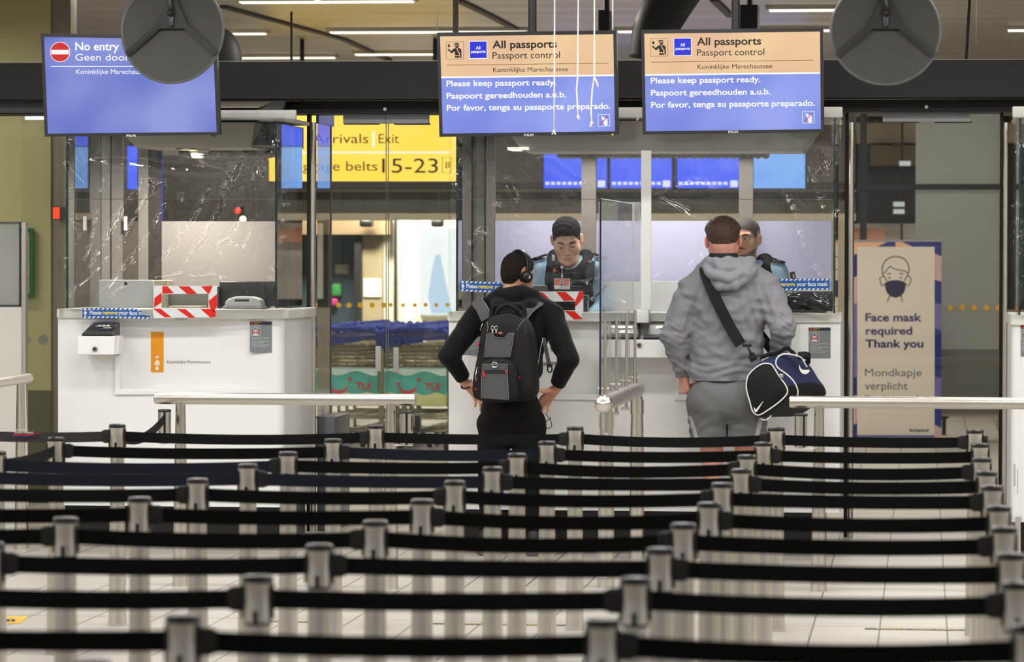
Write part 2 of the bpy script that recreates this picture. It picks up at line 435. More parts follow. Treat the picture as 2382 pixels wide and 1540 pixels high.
p = at_y(738, -6, 21.6)
r = empty('ceiling_spotlight', p, 'bright white spotlight at the top edge of the photo', 'spotlight')
MB().cyl(p + Vector((-.06, 0, .16)), p + Vector((0, 0, .02)), .05, .055).build('housing', WHITE, r, 'auto')
MB().ball(p + Vector((0, 0, .01)), .045, 10, (1, 1, .6)).build('bulb', emis('spot_bulb', (255, 250, 240), 12), r, True)
MB().cyl(p + Vector((-.06, 0, .14)), p + Vector((-.06, 0, CEIL - p.z)), .012).build('stem', WHITE, r)

# ---- the black header beam that carries the gates
P = YP(21.85)
m = MB()
q0 = at_y(-80, 145, 21.85); q1 = at_y(3300, 137, 21.85); zb = at_y(1191, 227.5, 21.85).z
m.box((q0.x, 21.85, zb), (q1.x, 22.2, at_y(1191, 142, 21.85).z))
struct(m.build('trim_4', BEAMBLACK))
zc = at_y(1191, 262, 22.1).z
m = MB().box((q0.x, 22.1, zc), (q1.x, 22.5, zb - .006)); struct(m.build('trim_5', BLACK))
# glowing strips drawn as warm light leaking through the joint under the beam
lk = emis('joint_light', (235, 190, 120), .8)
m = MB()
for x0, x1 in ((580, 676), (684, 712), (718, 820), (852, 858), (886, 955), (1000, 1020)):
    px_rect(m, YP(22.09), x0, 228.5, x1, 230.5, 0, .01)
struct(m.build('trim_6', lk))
m = MB(); px_rect(m, YP(21.84), -80, 143.2, 3300, 144.6, .0, .01, sl=-.0024)
struct(m.build('trim_7', pm('beam_edge_metal', (150, 145, 138), .4, .8)))

# small screw heads and clips on the beam
for x, y in ((896, 254), (2155, 249), (43, 253)):
    p = at_y(x, y, 22.1); c = MB().cyl(p, p + Vector((0, -.012, 0)), .011, n=14).build('beam_screw', CHROME, None, 'auto')
    tag(c, {896: 'small bolt on the black beam above the arrivals gate', 2155: 'small ring bolt on the black beam above the face mask gate', 43: 'small bolt on the black beam left of the no entry screen'}[x], 'bolt')
# grey fascia left of the first screen
m = MB(); px_rect(m, YP(22.05), -90, 234, 104, 262, 0, .12)
struct(m.build('trim_8', pm('grey_fascia', (70, 70, 74), .4, .5)))

# ---- far background -------------------------------------------------------
WALLB = pm('far_wall_plaster', (160, 150, 128), .7, 0, .15, .6)
m = MB().box((-16, 46, 0), (9, 46.2, CEIL)); struct(m.build('wall_back', WALLB))
m = MB().box((-16.2, 10, 0), (-16, 46, CEIL)); struct(m.build('wall_left', pm('olive_wall', (150, 146, 88), .6, 0, .05, 1)))
m = MB().box((9, 10, 0), (9.2, 46, CEIL)); struct(m.build('wall_right', WALLB))

# olive wall behind the leftmost gate, with its dark base
YO = 24.6
def zrange(px, ya, yb, Y): return at_y(px, yb, Y).z, at_y(px, ya, Y).z
OLIVE = pm('olive_paint', (184, 179, 128), .55, 0, .05, 1.5)
xa, xb = at_y(-200, 600, YO).x, at_y(118, 600, YO).x
m = MB().box((xa, YO, at_y(60, 908, YO).z), (xb, YO + .2, CEIL)); struct(m.build('wall_front', OLIVE))
m = MB().box((xa, YO - .01, 0), (xb + .002, YO + .2, at_y(60, 908, YO).z)); struct(m.build('baseboard_front', pm('dark_base', (88, 84, 58), .5)))
m = MB().box((xb, YO + .02, 0), (at_y(163, 600, YO).x, YO + .2, CEIL)); struct(m.build('trim_9', pm('olive_edge_shading', (132, 126, 108), .5)))  # greyer strip: shading at the wall's right edge put into the colour
# long white lamp on top of the olive wall
p, q = at_y(62, 270, YO - .1), at_y(108, 279, YO - .1)
r = MB().box((p.x, p.y - .05, q.z), (q.x + .1, p.y, p.z)).build('wall_lamp', emis('cool_strip', (240, 245, 250), 1.1))
tag(r, 'white strip lamp on the olive wall just left of the no entry screen', 'wall lamp')
# green framed notice board
pl = YP(YO - .06)
r = empty('notice_board', pl(66, 692), 'green framed notice board on the olive wall behind the white partition', 'notice board')
m = MB(); px_rect(m, pl, 35, 531, 76, 692, 0, .04); m.build('frame', pm('green_frame', (14, 92, 34), .4), r)
m = MB(); px_rect(m, pl, 35, 541, 69, 683, .006, .01); m.build('sheet', pm('notice_grey', (150, 150, 120), .5, 0, .2, 12), r)
m = MB(); px_rect(m, pl, 58, 534, 66, 550, .009, .003); px_rect(m, pl, 58, 586, 66, 598, .009, .003); m.build('green_symbol', pm('green_ink', (22, 120, 50), .5), r)
m = MB(); px_rect(m, pl, 60, 618, 66, 640, .009, .003); m.build('white_symbol', PAPER, r)
# red lit call light
p = at_y(131, 496, YO - .12)
r = empty('call_light', p, 'small red lit signal lamp left of the closed desk', 'signal lamp')
m = MB(); px_rect(m, YP(YO - .12), 122, 480, 141, 511, 0, .12); m.build('housing', BLACKPL, r, bevel=.004)
m = MB(); px_rect(m, YP(YO - .12), 124, 482, 139, 509, .01, .012); m.build('lens', emis('red_signal', (255, 60, 30), 1.3), r)

# hanging arrivals sign
YS = 32.0; S = YP(YS)
YELLOW = emis('sign_yellow', (250, 204, 52), 1.25, (252, 212, 84))
r = empty('arrivals_sign', S(852, 420), 'yellow lit sign reading Arrivals Exit and baggage belts 15-23', 'sign')
m = MB(); px_rect(m, S, 626, 240, 1078, 421, 0, .12); m.build('lightbox', YELLOW, r)
INK = pm('sign_ink', (50, 34, 6), .6); SW = emis('sign_white', (255, 250, 225), 1.0)
m = MB()
text(m, S, 'Arrivals', 728, 857, 333, 22, .004); text(m, S, 'Exit', 881, 928, 333, 22, .004)
text(m, S, 'Baggage belts', 668, 878, 397, 22, .004); text(m, S, '15-23', 889, 1019, 402, 34, .004)
m.build('lettering', INK, r)
m = MB(); px_rect(m, S, 626, 352.5, 1048, 357, .004); px_rect(m, S, 866, 305, 872, 343, .004); m.build('white_rule', SW, r)
m = MB(); px_line(m, S, [(1029, 366), (1049, 366), (1049, 402), (1029, 402)], 1.5, .004, True)
for x in (1037, 1043): px_rect(m, S, x, 376, x + 3, 392, .004)
m.build('belt_symbol', INK, r)
for x in (700, 1010):
    a = S(x, 240); MB().cyl(a + Vector((0, .06, 0)), (a.x, a.y + .06, CEIL), .02).build('hanger', BLACK, r)

# bands of fascia over the far arcade, Y 38
YA = 38.0
def band(name, x0, x1, y0, y1, mat, Y=YA, th=.4):
    a = at_y(x0, y1, Y); c = at_y(x1, y0, Y); a2 = at_y(x0, y0, Y)
    return struct(MB().box((a.x, Y, a.z), (c.x, Y + th, a2.z)).build(name, mat))
DGREY = pm('dark_olive_fascia', (74, 72, 62), .5, 0, .1, 1)
band('trim_10', 560, 1990, 424, 439, pm('near_black_fascia', (34, 28, 24), .5))
band('trim_11', 560, 1990, 440, 446, pm('pale_strip', (176, 166, 148), .4), YA + .1)
band('trim_12', 560, 1990, 446, 496, DGREY, YA + .2)
band('trim_13', 560, 1990, 496, 512, pm('beige_strip', (172, 160, 138), .5), YA + .05)
band('trim_14', 560, 1990, 270, 424, pm('dim_upper_fascia', (96, 90, 82), .5, 0, .1, 1), YA + .6)
# shop front left of the bright wall
YW = 41.0
band('trim_15', 560, 905, 512, 545, pm('brown_lintel', (112, 92, 66), .6), YW - .6)
band('wall_back_dark', 560, 890, 545, 760, pm('shop_dark', (62, 78, 88), .4, 0, .4, 1.2), YW)
band('trim_16', 824, 840, 500, 760, BLACK, YW - .5)
band('trim_17', 842, 890, 520, 760, pm('shop_pillar', (150, 136, 108), .6, 0, .1, 2), YW - .4)
band('wall_back_bright', 888, 1078, 500, 900, pm('bright_plaster', (238, 232, 214), .6, 0, .02, 1), YW - .3)
band('trim_18', 916, 922, 500, 760, BLACK, YW - .45, .1)
band('wall_back_low', 560, 1120, 760, 960, pm('shop_low', (96, 90, 70), .5, 0, .3, 2), YW - .2)
# small goods and notices in the shop front
for x0, y0, x1, y1, c, lab, nm, cat in ((770, 660, 793, 690, (60, 140, 70), 'green bundle on the shop front behind the carts', 'shop_goods', 'goods'),
        (768, 694, 785, 712, (200, 50, 130), 'pink bundle on the shop front behind the carts', 'shop_goods', 'goods'),
        (779, 614, 812, 637, (190, 190, 180), 'small pale notice in the dark shop front', 'shop_notice', 'notice'),
        (845, 648, 886, 691, (236, 230, 210), 'square white notice on the pillar behind the arrivals gate', 'shop_notice', 'notice')):
    m = MB(); pl = YP(YW - .42 if x0 == 845 else YW - .1 if nm != 'shop_notice' else YW - .02); a = pl(x0, y1); c2 = pl(x1, y0)
    th = .12 if nm == 'shop_goods' else .02
    o = m.rbox((a.x, a.y, a.z), (c2.x, a.y + th, c2.z), .03 if th > .1 else .004).build(nm, pm('goods_%d_%d' % (x0, y0), c, .6, 0, .2, 9), None, 'auto')
    tag(o, lab, cat)
# lit advertising panel
pl = YP(YW - .5)
r = empty('light_panel', pl(1010, 735), 'bright white and pale blue lit panel right of the arrivals gate', 'lit panel')
m = MB(); px_rect(m, pl, 973, 525, 1090, 736, 0, .2); m.build('case', pm('panel_case', (210, 205, 190), .4), r)
m = MB(); px_rect(m, pl, 976, 529, 1087, 733, .006, .004); m.build('lit_face', emis('panel_white', (250, 252, 255), 1.15), r)
m = MB(); px_poly(m, pl, [(1004, 729), (996, 690), (1003, 640), (1012, 596), (1024, 590), (1034, 640), (1052, 729)], .012); m.build('blue_motif', emis('panel_blue', (196, 222, 250), 1.05), r)
for x in (853, 1018):
    p = at_y(x, 520, YW - .8)
    o = MB().rbox(p + Vector((-.07, -.1, -.04)), p + Vector((.07, .1, .05)), .03).cyl(p + Vector((0, 0, .03)), (p.x, p.y, CEIL), .02).build('arcade_spotlight', BLACKPL, None, 'auto')
    tag(o, 'black spotlight over the bright wall, ' + ('left of' if x < 900 else 'over') + (' the black strip' if x < 900 else ' the lit panel'), 'spotlight')
for xx in (-6.2, -5.2):
    area('shop_light', (xx, 39.6, 2.75), .6, .3, 120, (1, .95, .82), (math.radians(35), 0, 0))

# yellow warning dots on the far glass
YD = 29.5; pl = YP(YD)
DOT = pm('yellow_dot', (255, 196, 30), .5)
m = MB(); px_rect(m, pl, 700, 432, 1060, 1034, 0, .012)
r = m.build('window_1', glassy('far_glass', (.93, .95, .93), 0, 1.)); struct(r)
for i, x in enumerate((735, 788, 812, 838, 866, 893, 909, 938, 965, 990, 1015, 1041)):
    m = MB(); px_disc(m, pl, x, 709 + (x % 3) * .4, 6.2 if x < 900 else 4.6, .004); o = m.build('warning_dot', DOT)
    tag(o, 'yellow round dot on the far glass above the blue cart handles, %s from the left' % ('first second third fourth fifth sixth seventh eighth ninth tenth eleventh twelfth'.split()[i]), 'dot', 'yellow dots above the carts')

# ---- far side of the right-hand gate
YM = 34.2
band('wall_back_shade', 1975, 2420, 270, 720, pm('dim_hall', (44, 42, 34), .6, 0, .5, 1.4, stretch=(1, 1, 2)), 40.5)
band('trim_19', 1975, 2420, 286, 332, pm('ceiling_reflection', (176, 166, 140), .5, 0, .1, 2), 40.2)  # reflection of the ceiling, built as a pale solid strip
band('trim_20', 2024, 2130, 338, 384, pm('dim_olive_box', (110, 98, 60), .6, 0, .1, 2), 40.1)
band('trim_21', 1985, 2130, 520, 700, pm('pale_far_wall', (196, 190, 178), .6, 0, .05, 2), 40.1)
o = band('x', 1985, 2058, 530, 566, pm('poster_flesh', (196, 140, 112), .6, 0, .3, 4), 39.9, .03); o.name = 'wall_poster'; del o['kind']
tag(o, 'flesh coloured poster on the pale far wall above the face mask banner', 'poster')
FR = glassy('frosted_glass', (.7, .72, .68), .25, .5, haze=.78, hazecol=(.56, .57, .52))
struct(band('window_2', 2128, 2324, 262, 812, FR, YM, .012))
struct(band('window_3', 2128, 2324, 812, 962, glassy('frosted_glass_dark', (.6, .6, .55), .25, .5, haze=.7, hazecol=(.30, .30, .26)), YM, .012))
band('trim_22', 2000, 2017, 240, 566, BLACK, YM - .06, .1)
band('trim_23', 1975, 2335, 428, 441, BLACK, YM - .1, .1)
band('trim_24', 2318, 2330, 262, 1000, pm('pale_post', (214, 204, 170), .4), YM + .2, .1)
band('trim_25', 2120, 2330, 962, 968, pm('low_rail', (150, 146, 132), .4), YM - .02, .1)
for i, x in enumerate((2211, 2239, 2266, 2295, 2322)):
    m = MB(); px_disc(m, YP(YM), x, 716, 6.6, .014); o = m.build('warning_dot', DOT)
    tag(o, 'yellow dot on the frosted glass right of the mask banner, %s from the left' % ('first second third fourth fifth'.split()[i]), 'dot', 'yellow dots right of the banner')
r = empty('lamp_pole', at_y(2100, 436, 39.5), 'dark pole with three small pale lamps in the dim hall behind the right gate', 'lamp'); r.location.z = 0
p = at_y(2098, 380, 39.53); MB().cyl((p.x, p.y + .03, 0), (p.x, p.y + .03, 3.2), .012).build('pole', BLACK, r)
for (x, y) in ((2105, 380), (2091, 475), (2091, 492)):
    p = at_y(x, y, 39.5); MB().box(p + Vector((-.06, 0, -.025)), p + Vector((.06, .05, .025))).build('lamp_head', emis('small_white', (205, 210, 205), .7), r)

# blue departure screens beyond the double desk
YQ = 36.0; pl = YP(YQ)
SB = emis('far_screen_blue', (58, 86, 255), 1.05, (92, 122, 255)); SW2 = emis('far_screen_white', (235, 240, 255), 1.0); SL = emis('far_screen_pale', (110, 170, 252), 1., (150, 195, 255))
for i, (x0, x1) in enumerate(((1265, 1374), (1385, 1412), (1420, 1563), (1575, 1720))):
    r = empty('flight_screen', pl((x0 + x1) / 2, 440), 'blue flight screen hanging behind the desks, %s from the left' % 'first second third fourth'.split()[i], 'screen', 'blue screens behind the desks')
    m = MB(); px_rect(m, pl, x0 - 3, 340, x1 + 3, 441, 0, .08); m.build('case', BLACKPL, r)
    m = MB(); px_rect(m, pl, x0, 342, x1, 438, .005, .004); m.build('display', SB, r)
    m = MB(); k = x0 + 4
    while k < x1 - 26 and x1 - x0 > 50: px_rect(m, pl, k, 423, k + 9, 430, .012); k += 13
    px_rect(m, pl, x1 - 21 if x1 - x0 > 50 else x0 + 6, 420, x1 - 4, 435, .012); m.build('lettering', SW2, r)
    a = pl((x0 + x1) / 2, 340); MB().cyl(a + Vector((0, .05, 0)), (a.x, a.y + .05, CEIL), .03).build('hanger', BLACK, r)
r = empty('flight_screen', pl(1811, 440), 'pale blue flight screen hanging behind the desks at the far right of the row', 'screen', 'blue screens behind the desks')
m = MB(); px_rect(m, pl, 1745, 260, 1876, 441, 0, .08); m.build('case', BLACKPL, r)
m = MB(); px_rect(m, pl, 1748, 340, 1873, 438, .005, .004); m.build('display', SL, r)
m = MB(); px_rect(m, pl, 1748, 262, 1873, 338, .005, .004); m.build('hidden_blue_glow', SB, r)  # blue panel added out of sight, only to be mirrored in side glass
a = pl(1811, 260); MB().cyl(a + Vector((0, .05, 0)), (a.x, a.y + .05, CEIL), .03).build('hanger', BLACK, r)
# a tall blue screen seen through the closed desk, and its twin further left
pl = YP(34.0)
for x0, x1, lab in ((296, 320, 'narrow tall blue screen seen through the closed desk, beside the brown column'), (160, 180, 'narrow tall blue screen seen through the left glass of the closed desk')):
    r = empty('standing_screen', pl((x0 + x1) / 2, 440), lab, 'screen', 'tall blue screens behind the closed desk')
    m = MB(); px_rect(m, pl, x0 - 2, 338, x1 + 2, 442, 0, .08); m.build('case', BLACKPL, r)
    m = MB(); px_rect(m, pl, x0, 340, x1, 440, .005, .004); m.build('display', SB, r)
    a = pl((x0 + x1) / 2, 338); MB().cyl(a + Vector((0, .05, 0)), (a.x, a.y + .05, CEIL), .03).build('hanger', BLACK, r)
# dim hall behind the closed desk
band('wall_back_hall', 100, 640, 300, 960, pm('hall_grey', (112, 106, 98), .6, 0, .12, 1.5), 37.0)
band('trim_26', 372, 640, 362, 516, pm('hall_dark', (58, 54, 50), .5, 0, .35, 1.2), 36.5)
p = at_y(560, 500, 33.0); r = empty('signal_post', (p.x, p.y, 0), 'post with a red and a warm white lamp glowing behind the closed desk', 'signal lamp')
MB().cyl((p.x, p.y + .06, 0), (p.x, p.y + .06, p.z + .08), .02).build('post', BLACK, r)
for x, y, r_, c, nm in ((553, 490, 7, (255, 40, 24), 'red_lens'), (565, 510, 8, (255, 244, 214), 'white_lens')):
    q = at_y(x, y, 33.0); MB().ball(q, r_ / 258, 10).build(nm, emis('glow_%d' % x, c, 2.), r, True)

# ---- background dark duct and pole behind the screens
DUCT = pm('duct_black', (32, 31, 30), .6, 0, .15, 4)
pts = smooth_pts([at_y(1585, -40, 24.5), at_y(1548, 20, 24.5), at_y(1524, 70, 24.5), at_y(1512, 140, 24.5)], 5)
n = len(pts)
o = MB().tube(pts, [.17 - .03 * i / n for i in range(n)], 18).build('black_hanging_unit', DUCT, None, True); tag(o, 'black flexible duct hanging above the gap between the two all passports screens', 'speaker')  # a black duct, filed under the speaker category
MB().cyl(pts[0], pts[0] + Vector((0, 0, 1.0)), .03).build('hanger', BLACK, o)
c = at_y(492, 140, 25.0)
o = MB().ball(c, .215, 16, (1, .6, 1.15)).build('black_hanging_unit', DUCT, None, True); tag(o, 'large round black speaker half hidden behind the left mirror', 'speaker')
MB().cyl(c, (c.x, c.y, CEIL), .03).build('hanger', BLACK, o)
a = at_y(1060, 90, 23.5); o = MB().cyl((a.x, 23.5, zb - .01), (a.x, 23.5, CEIL), .019).build('ceiling_pole', pm('grey_pole', (132, 124, 112), .5, .3), None, 'auto'); tag(o, 'grey pole from the beam to the ceiling above the first all passports screen', 'pole')
a = at_y(678, 90, 23.5); o = MB().cyl((a.x, 23.5, zb), (a.x, 23.5, at_y(678, 27, 23.5).z), .008).build('ceiling_rod', pm('dark_rod', (66, 60, 54), .5), None, 'auto'); tag(o, 'thin dark rod rising from the beam right of the round black speaker', 'rod')
p = at_y(2247, 70, 24.); o = MB().cyl((at_y(2241, 138, 24.).x, 24., zb), (at_y(2260, -6, 24.).x, 24., CEIL), .011).build('ceiling_rod', pm('dark_rod', (66, 60, 54), .5), None, 'auto'); tag(o, 'leaning dark rod between beam and ceiling right of the dark round mirror', 'rod')
for x, lab in ((1017, 'thin steel wire at the left edge of the first all passports screen'), (2271, 'thin steel wire between ceiling and beam far right of the dark round mirror')):
    a = at_y(x, 72, 21.6 if x > 2000 else 20.35)
    o = MB().cyl((a.x, a.y, a.z if x < 2000 else zb + .29), (a.x, a.y, CEIL), .0028, n=8).build('hanging_wire', STEEL, None, True); tag(o, lab, 'wire')
o = MB().box(at_y(1762, 70, 24.6) , at_y(1726, 18, 24.9)).build('ceiling_box', BLACK)
tag(o, 'black box under the ceiling right of the hanger of the last screen', 'box'); a = at_y(1744, 18, 24.7)
MB().cyl((a.x, 24.75, a.z), (a.x, 24.75, CEIL), .02).build('hanger', BLACK, o)
o = MB().box(at_y(1417, 78, 24.6), at_y(1401, 30, 24.9)).build('ceiling_box', BLACK)
tag(o, 'black box under the ceiling above the right end of the first all passports screen', 'box'); a = at_y(1409, 30, 24.7)
MB().cyl((a.x, 24.75, a.z), (a.x, 24.75, CEIL), .02).build('hanger', BLACK, o)
# ================================================================== THE QUEUE
HP = .93
ROWS = [  # picture positions of the post heads of each belt row, from the desks towards the camera
    [(273, 988), (875, 988), (1338, 992), (1806, 992), (2268, 1000)],
    [(130, 1018), (775, 1020), (1273, 1027), (1776, 1028), (2280, 1030)],
    [(-8, 1052), (670, 1050), (1203, 1053), (1738, 1056), (2283, 1065)],
    [(None, 0), (577, 1077), (1146, 1086), (1724, 1090), (2295, 1097)],
    [(None, 0), (460, 1113), (1058, 1118), (1680, 1122), (2308, 1130)],
    [(None, 0), (325, 1156), (982, 1160), (1650, 1168), (2323, 1178)],
    [(None, 0), (153, 1203), (873, 1210), (1590, 1216), (2335, 1226)],
    [(None, 0), (-22, 1264), (743, 1263), (1537, 1272), (2352, 1288)],
    [(None, 0), (None, 0), (600, 1342), (1478, 1340), (2366, 1352)],
    [(None, 0), (None, 0), (425, 1432), (1402, 1438), (2394, 1452)],
    [(None, 0), (None, 0), (213, 1538), (1318, 1548), (2440, 1562)],
]
ORD = 'first second third fourth fifth sixth seventh eighth ninth tenth eleventh'.split()
ROWNAME = ['row nearest the desks'] + ['%s row from the desks' % ORD[i] for i in range(1, 9)] + ['second row from the camera', 'row nearest the camera']
CORE = pm('head_core', (14, 14, 15), .4, 0, .1, 40)

def post_meshes():
    """the pieces of one post, built once about the origin"""
    out = {}
    m = MB()
    m.lathe((0, 0, 0), [(0, 0), (.043, 0), (.044, .004), (.0435, .012), (.0415, .05), (.0385, .30), (.0335, .62), (.031, .80), (.031, .812), (0, .812)], 32)
    m.lathe((0, 0, 0), [(.0316, .796), (.0328, .799), (.0328, .81), (.0316, .812)], 32)
    out['pole'] = m.build('pole', STEEL, None, 'auto')
    m = MB()
    prof = [(.0345, .806), (.0372, .808), (.0362, .835), (.0355, .862), (.0362, .885), (.0382, .903), (.0345, .905)]
    for c in (-PI / 2, PI / 2):
        m.lathe((0, 0, 0), prof, 18, c - 1.02, c + 1.02)
    for c in (-.30, .30, PI - .30, PI + .30):
        m.lathe((0, 0, 0), prof, 3, c - .10, c + .10)
    out['head'] = m.build('head', STEEL, None, 'auto')
    m = MB(); m.lathe((0, 0, 0), [(0, .80), (.033, .80), (.0345, .81), (.0345, .903), (0, .903)], 28)
    m.box((-.006, -.0392, .806), (.006, -.03, .832)); m.box((-.006, .03, .806), (.006, .0392, .832))
    m.cyl((0, -.0392, .832), (0, -.03, .832), .006, n=12); m.cyl((0, .03, .832), (0, .0392, .832), .006, n=12)
    for sx_ in (-1, 1): m.box((sx_ * .030, -.008, .815), (sx_ * .040, .008, .899))
    out['belt_cassette'] = m.build('belt_cassette', CORE, None, 'auto')
    m = MB(); m.lathe((0, 0, 0), [(.0345, .903), (.0388, .904), (.0392, .912), (.0378, .915), (.0345, .915)], 32)
    out['cap_ring'] = m.build('cap_ring', BLACKPL, None, 'auto')
    m = MB(); m.lathe((0, 0, 0), [(.0372, .908), (.0368, .917), (.033, .920), (0, .9205)], 32)
    out['cap'] = m.build('cap', GLOSSBLACK, None, True)
    return out
proto = post_meshes()
for o_ in proto.values(): o_.data.transform(Matrix.Scale(HP / .92, 4, (0, 0, 1)))
def make_post(loc, first=[True]):
    r = empty('queue_post', loc)
    for k, o in proto.items():
        if k == 'cap_ring': continue
        c = o if first[0] else o.copy()
        if not first[0]: COL.objects.link(c)
        c.parent = r
        if k == 'cap':
            g = proto['cap_ring']
            if not first[0]: g = g.copy(); COL.objects.link(g)
            g.parent = c
    first[0] = False
    return r
CLIP = pm('belt_clip_plastic', (18, 18, 19), .45, 0, .1, 60)
def belt(owner, a, c, clip_at, seed, mat=BELT, side=None):
    """belt from head a to head c; it belongs to the post it winds out of; the clip sits at the other end"""
    rr = random.Random(seed)
    d = (c - a); L = d.length; u = d.normalized()
    zc = .872
    p0 = a + u * .036 + Vector((0, 0, zc)); p1 = c - u * .036 + Vector((0, 0, zc))
    sag = rr.uniform(.004, .014); pts = []; ws = []; tw = rr.uniform(-.28, .28)
    for i in range(25):
        t = i / 24
        pts.append(p0.lerp(p1, t) + Vector((0, 0, -sag * 4 * t * (1 - t) - rr.uniform(0, .0004))) + Vector((-u.y, u.x, 0)) * .006 * math.sin(PI * t * 2) * tw)
        a_ = tw * math.sin(PI * t)
        ws.append((Vector((0, 0, 1)) * math.cos(a_) + Vector((-u.y, u.x, 0)) * math.sin(a_)) * .047)
    m = MB().strip(pts, ws, .0022)
    o = m.build('belt', mat, owner, 'auto')
    e = pts[-1] if clip_at == 'c' else pts[0]
    uu = u if clip_at == 'c' else -u
    X = Vector((uu.x, uu.y, 0)).normalized(); Y_ = Vector((-X.y, X.x, 0))
    M = Matrix(((X.x, Y_.x, 0, e.x), (X.y, Y_.y, 0, e.y), (0, 0, 1, e.z), (0, 0, 0, 1)))
    m = MB().rbox((-.030, -.007, -.031), (.002, .007, .031), .003, M).rbox((-.040, -.004, -.027), (-.028, .004, .027), .002, M)
    m.build('belt_clip', CLIP, o, 'auto')
    return o
rowY = []
posts = []
for ri, row in enumerate(ROWS):
    known = [at_z(x, y, HP) for x, y in row if x is not None]
    Y = sum(p.y for p in known) / len(known); rowY.append(Y)
    line = []
    for (x, y) in row:
        if x is None: line.append(None); continue
        p = at_z(x, y, HP); Yp = Y + (p.y - Y) * .5
        line.append(Vector((at_y(x, y, Yp).x, Yp, 0)))
    # posts beyond the left edge that hold the ends of the belts in view: one column spacing further
    for k in range(4, -1, -1):
        if line[k] is None and line[k + 1] is not None:
            step = (line[4].x - line[k + 1].x) / (3 - k) if k < 3 else 1.
            px = line[k + 1] + Vector((-max(step, .93) * (1.25 if k == 0 else 1.), .0, 0)); line[k] = px
            if at_y(0, 900, px.y).x > px.x + .06: line = [None] * k + line[k:]; break
    posts.append(line)
roots = []
for ri, line in enumerate(posts):
    rr = []; n = 0
    for k, p in enumerate(line):
        if p is None: rr.append(None); continue
        q = make_post(p); q['category'] = 'queue post'; q['group'] = 'steel queue posts with black belts'
        inside = at_y(0, 900, p.y).x < p.x + .03
        if inside: n += 1
        if inside: q['label'] = 'brushed steel queue post, %s from the left in the %s' % (ORD[n - 1], ROWNAME[ri])
        else: q['label'] = 'steel queue post past the left edge in the %s' % ROWNAME[ri]
        rr.append(q)
    roots.append(rr)
for ri, line in enumerate(posts):
    for k in range(4):
        a, c = line[k], line[k + 1]
        if a is None or c is None: continue
        if ri == 2 and k == 0 and False: continue
        mat = BELT2 if (ri, k) in ((1, 1), (3, 0), (3, 1), (2, 0)) else BELT
        if ri % 2 == 0: belt(roots[ri][k], a, c, 'c', ri * 10 + k, mat)
        else: belt(roots[ri][k + 1], a, c, 'a', ri * 10 + k, mat)
# turn at the left: from the second row to the third
if posts[2][0] is not None: belt(roots[1][0], posts[2][0], posts[1][0], 'a', 77)

# belt with the airport's name at the far left of the first row: from a post out of the photo
p = posts[0][0]; a = Vector((at_y(-160, 990, p.y + .15).x, p.y + .15, 0))
q = make_post(a); tag(q, 'steel queue post just past the left edge, holding the belt printed with the airport name', 'queue post', 'steel queue posts with black belts')
ob = belt(q, a, p, 'c', 5, pm('printed_belt', (34, 31, 33), .75, 0, .1, 120, .3, 400))
d = (p - a).normalized(); pl = Plane(a + Vector((d.y, -d.x, 0)) * .009, Vector((d.y, -d.x, 0)))
m = MB(); text(m, pl, 'Amsterdam', 33, 64, 1001.5, 5, .001, .01, .012); text(m, pl, 'Airport Schiphol', 33, 77, 1008, 5, .001, .01, .012)
m.build('lettering', pm('belt_print_white', (214, 210, 206), .6), ob)
m = MB(); px_poly(m, pl, [(30, 1009.6), (60, 1011), (99, 1006), (66, 1013.4), (30, 1012.4)], .001); m.build('red_stripe', pm('belt_print_red', (190, 30, 34), .6), ob)
m = MB(); px_poly(m, pl, [(30, 1013), (64, 1014), (88, 1011.6), (62, 1016), (30, 1015.4)], .001); m.build('blue_stripe', pm('belt_print_blue', (40, 40, 110), .6), ob)

# ------------------------------------------------------------------ floor-standing steel rails
def rail_post(m, p, ztop, r0=.026, r1=.042):
    m.lathe((p.x, p.y, 0), [(0, 0), (r1, 0), (r1 * .95, .1), (r0 * 1.25, .6), (r0, ztop - .05), (r0, ztop), (0, ztop)], 28)
def wall_cassette(root, c, toward, post):
    """belt unit fixed to a rail post on a small bracket"""
    m = MB(); prof = [(.030, -.082), (.034, -.080), (.0335, .0), (.034, .078), (.030, .080)]
    for k in range(4):
        m.lathe(c, prof, 8, k * PI / 2 + .16 + toward, (k + 1) * PI / 2 - .16 + toward)
    o = m.build('belt_unit', STEEL, root, 'auto')
    m = MB().lathe(c, [(0, -.082), (.031, -.082), (.031, .080), (0, .080)], 24)
    m.build('unit_core', CORE, o, 'auto')
    m = MB().lathe(c, [(.0345, .079), (.035, .086), (.030, .091), (0, .0915)], 28); m.build('unit_cap', GLOSSBLACK, o, True)
    m = MB(); z = c.z - .088; a = Vector((post.x, post.y, z)); b_ = Vector((c.x, c.y, z)); d = (b_ - a); w = Vector((-d.y, d.x, 0)).normalized() * .022
    m.poly([a - w, b_ - w + d.normalized() * .03, b_ + w + d.normalized() * .03, a + w], (0, 0, .006)); m.build('bracket', WHITE2, o)
    return o
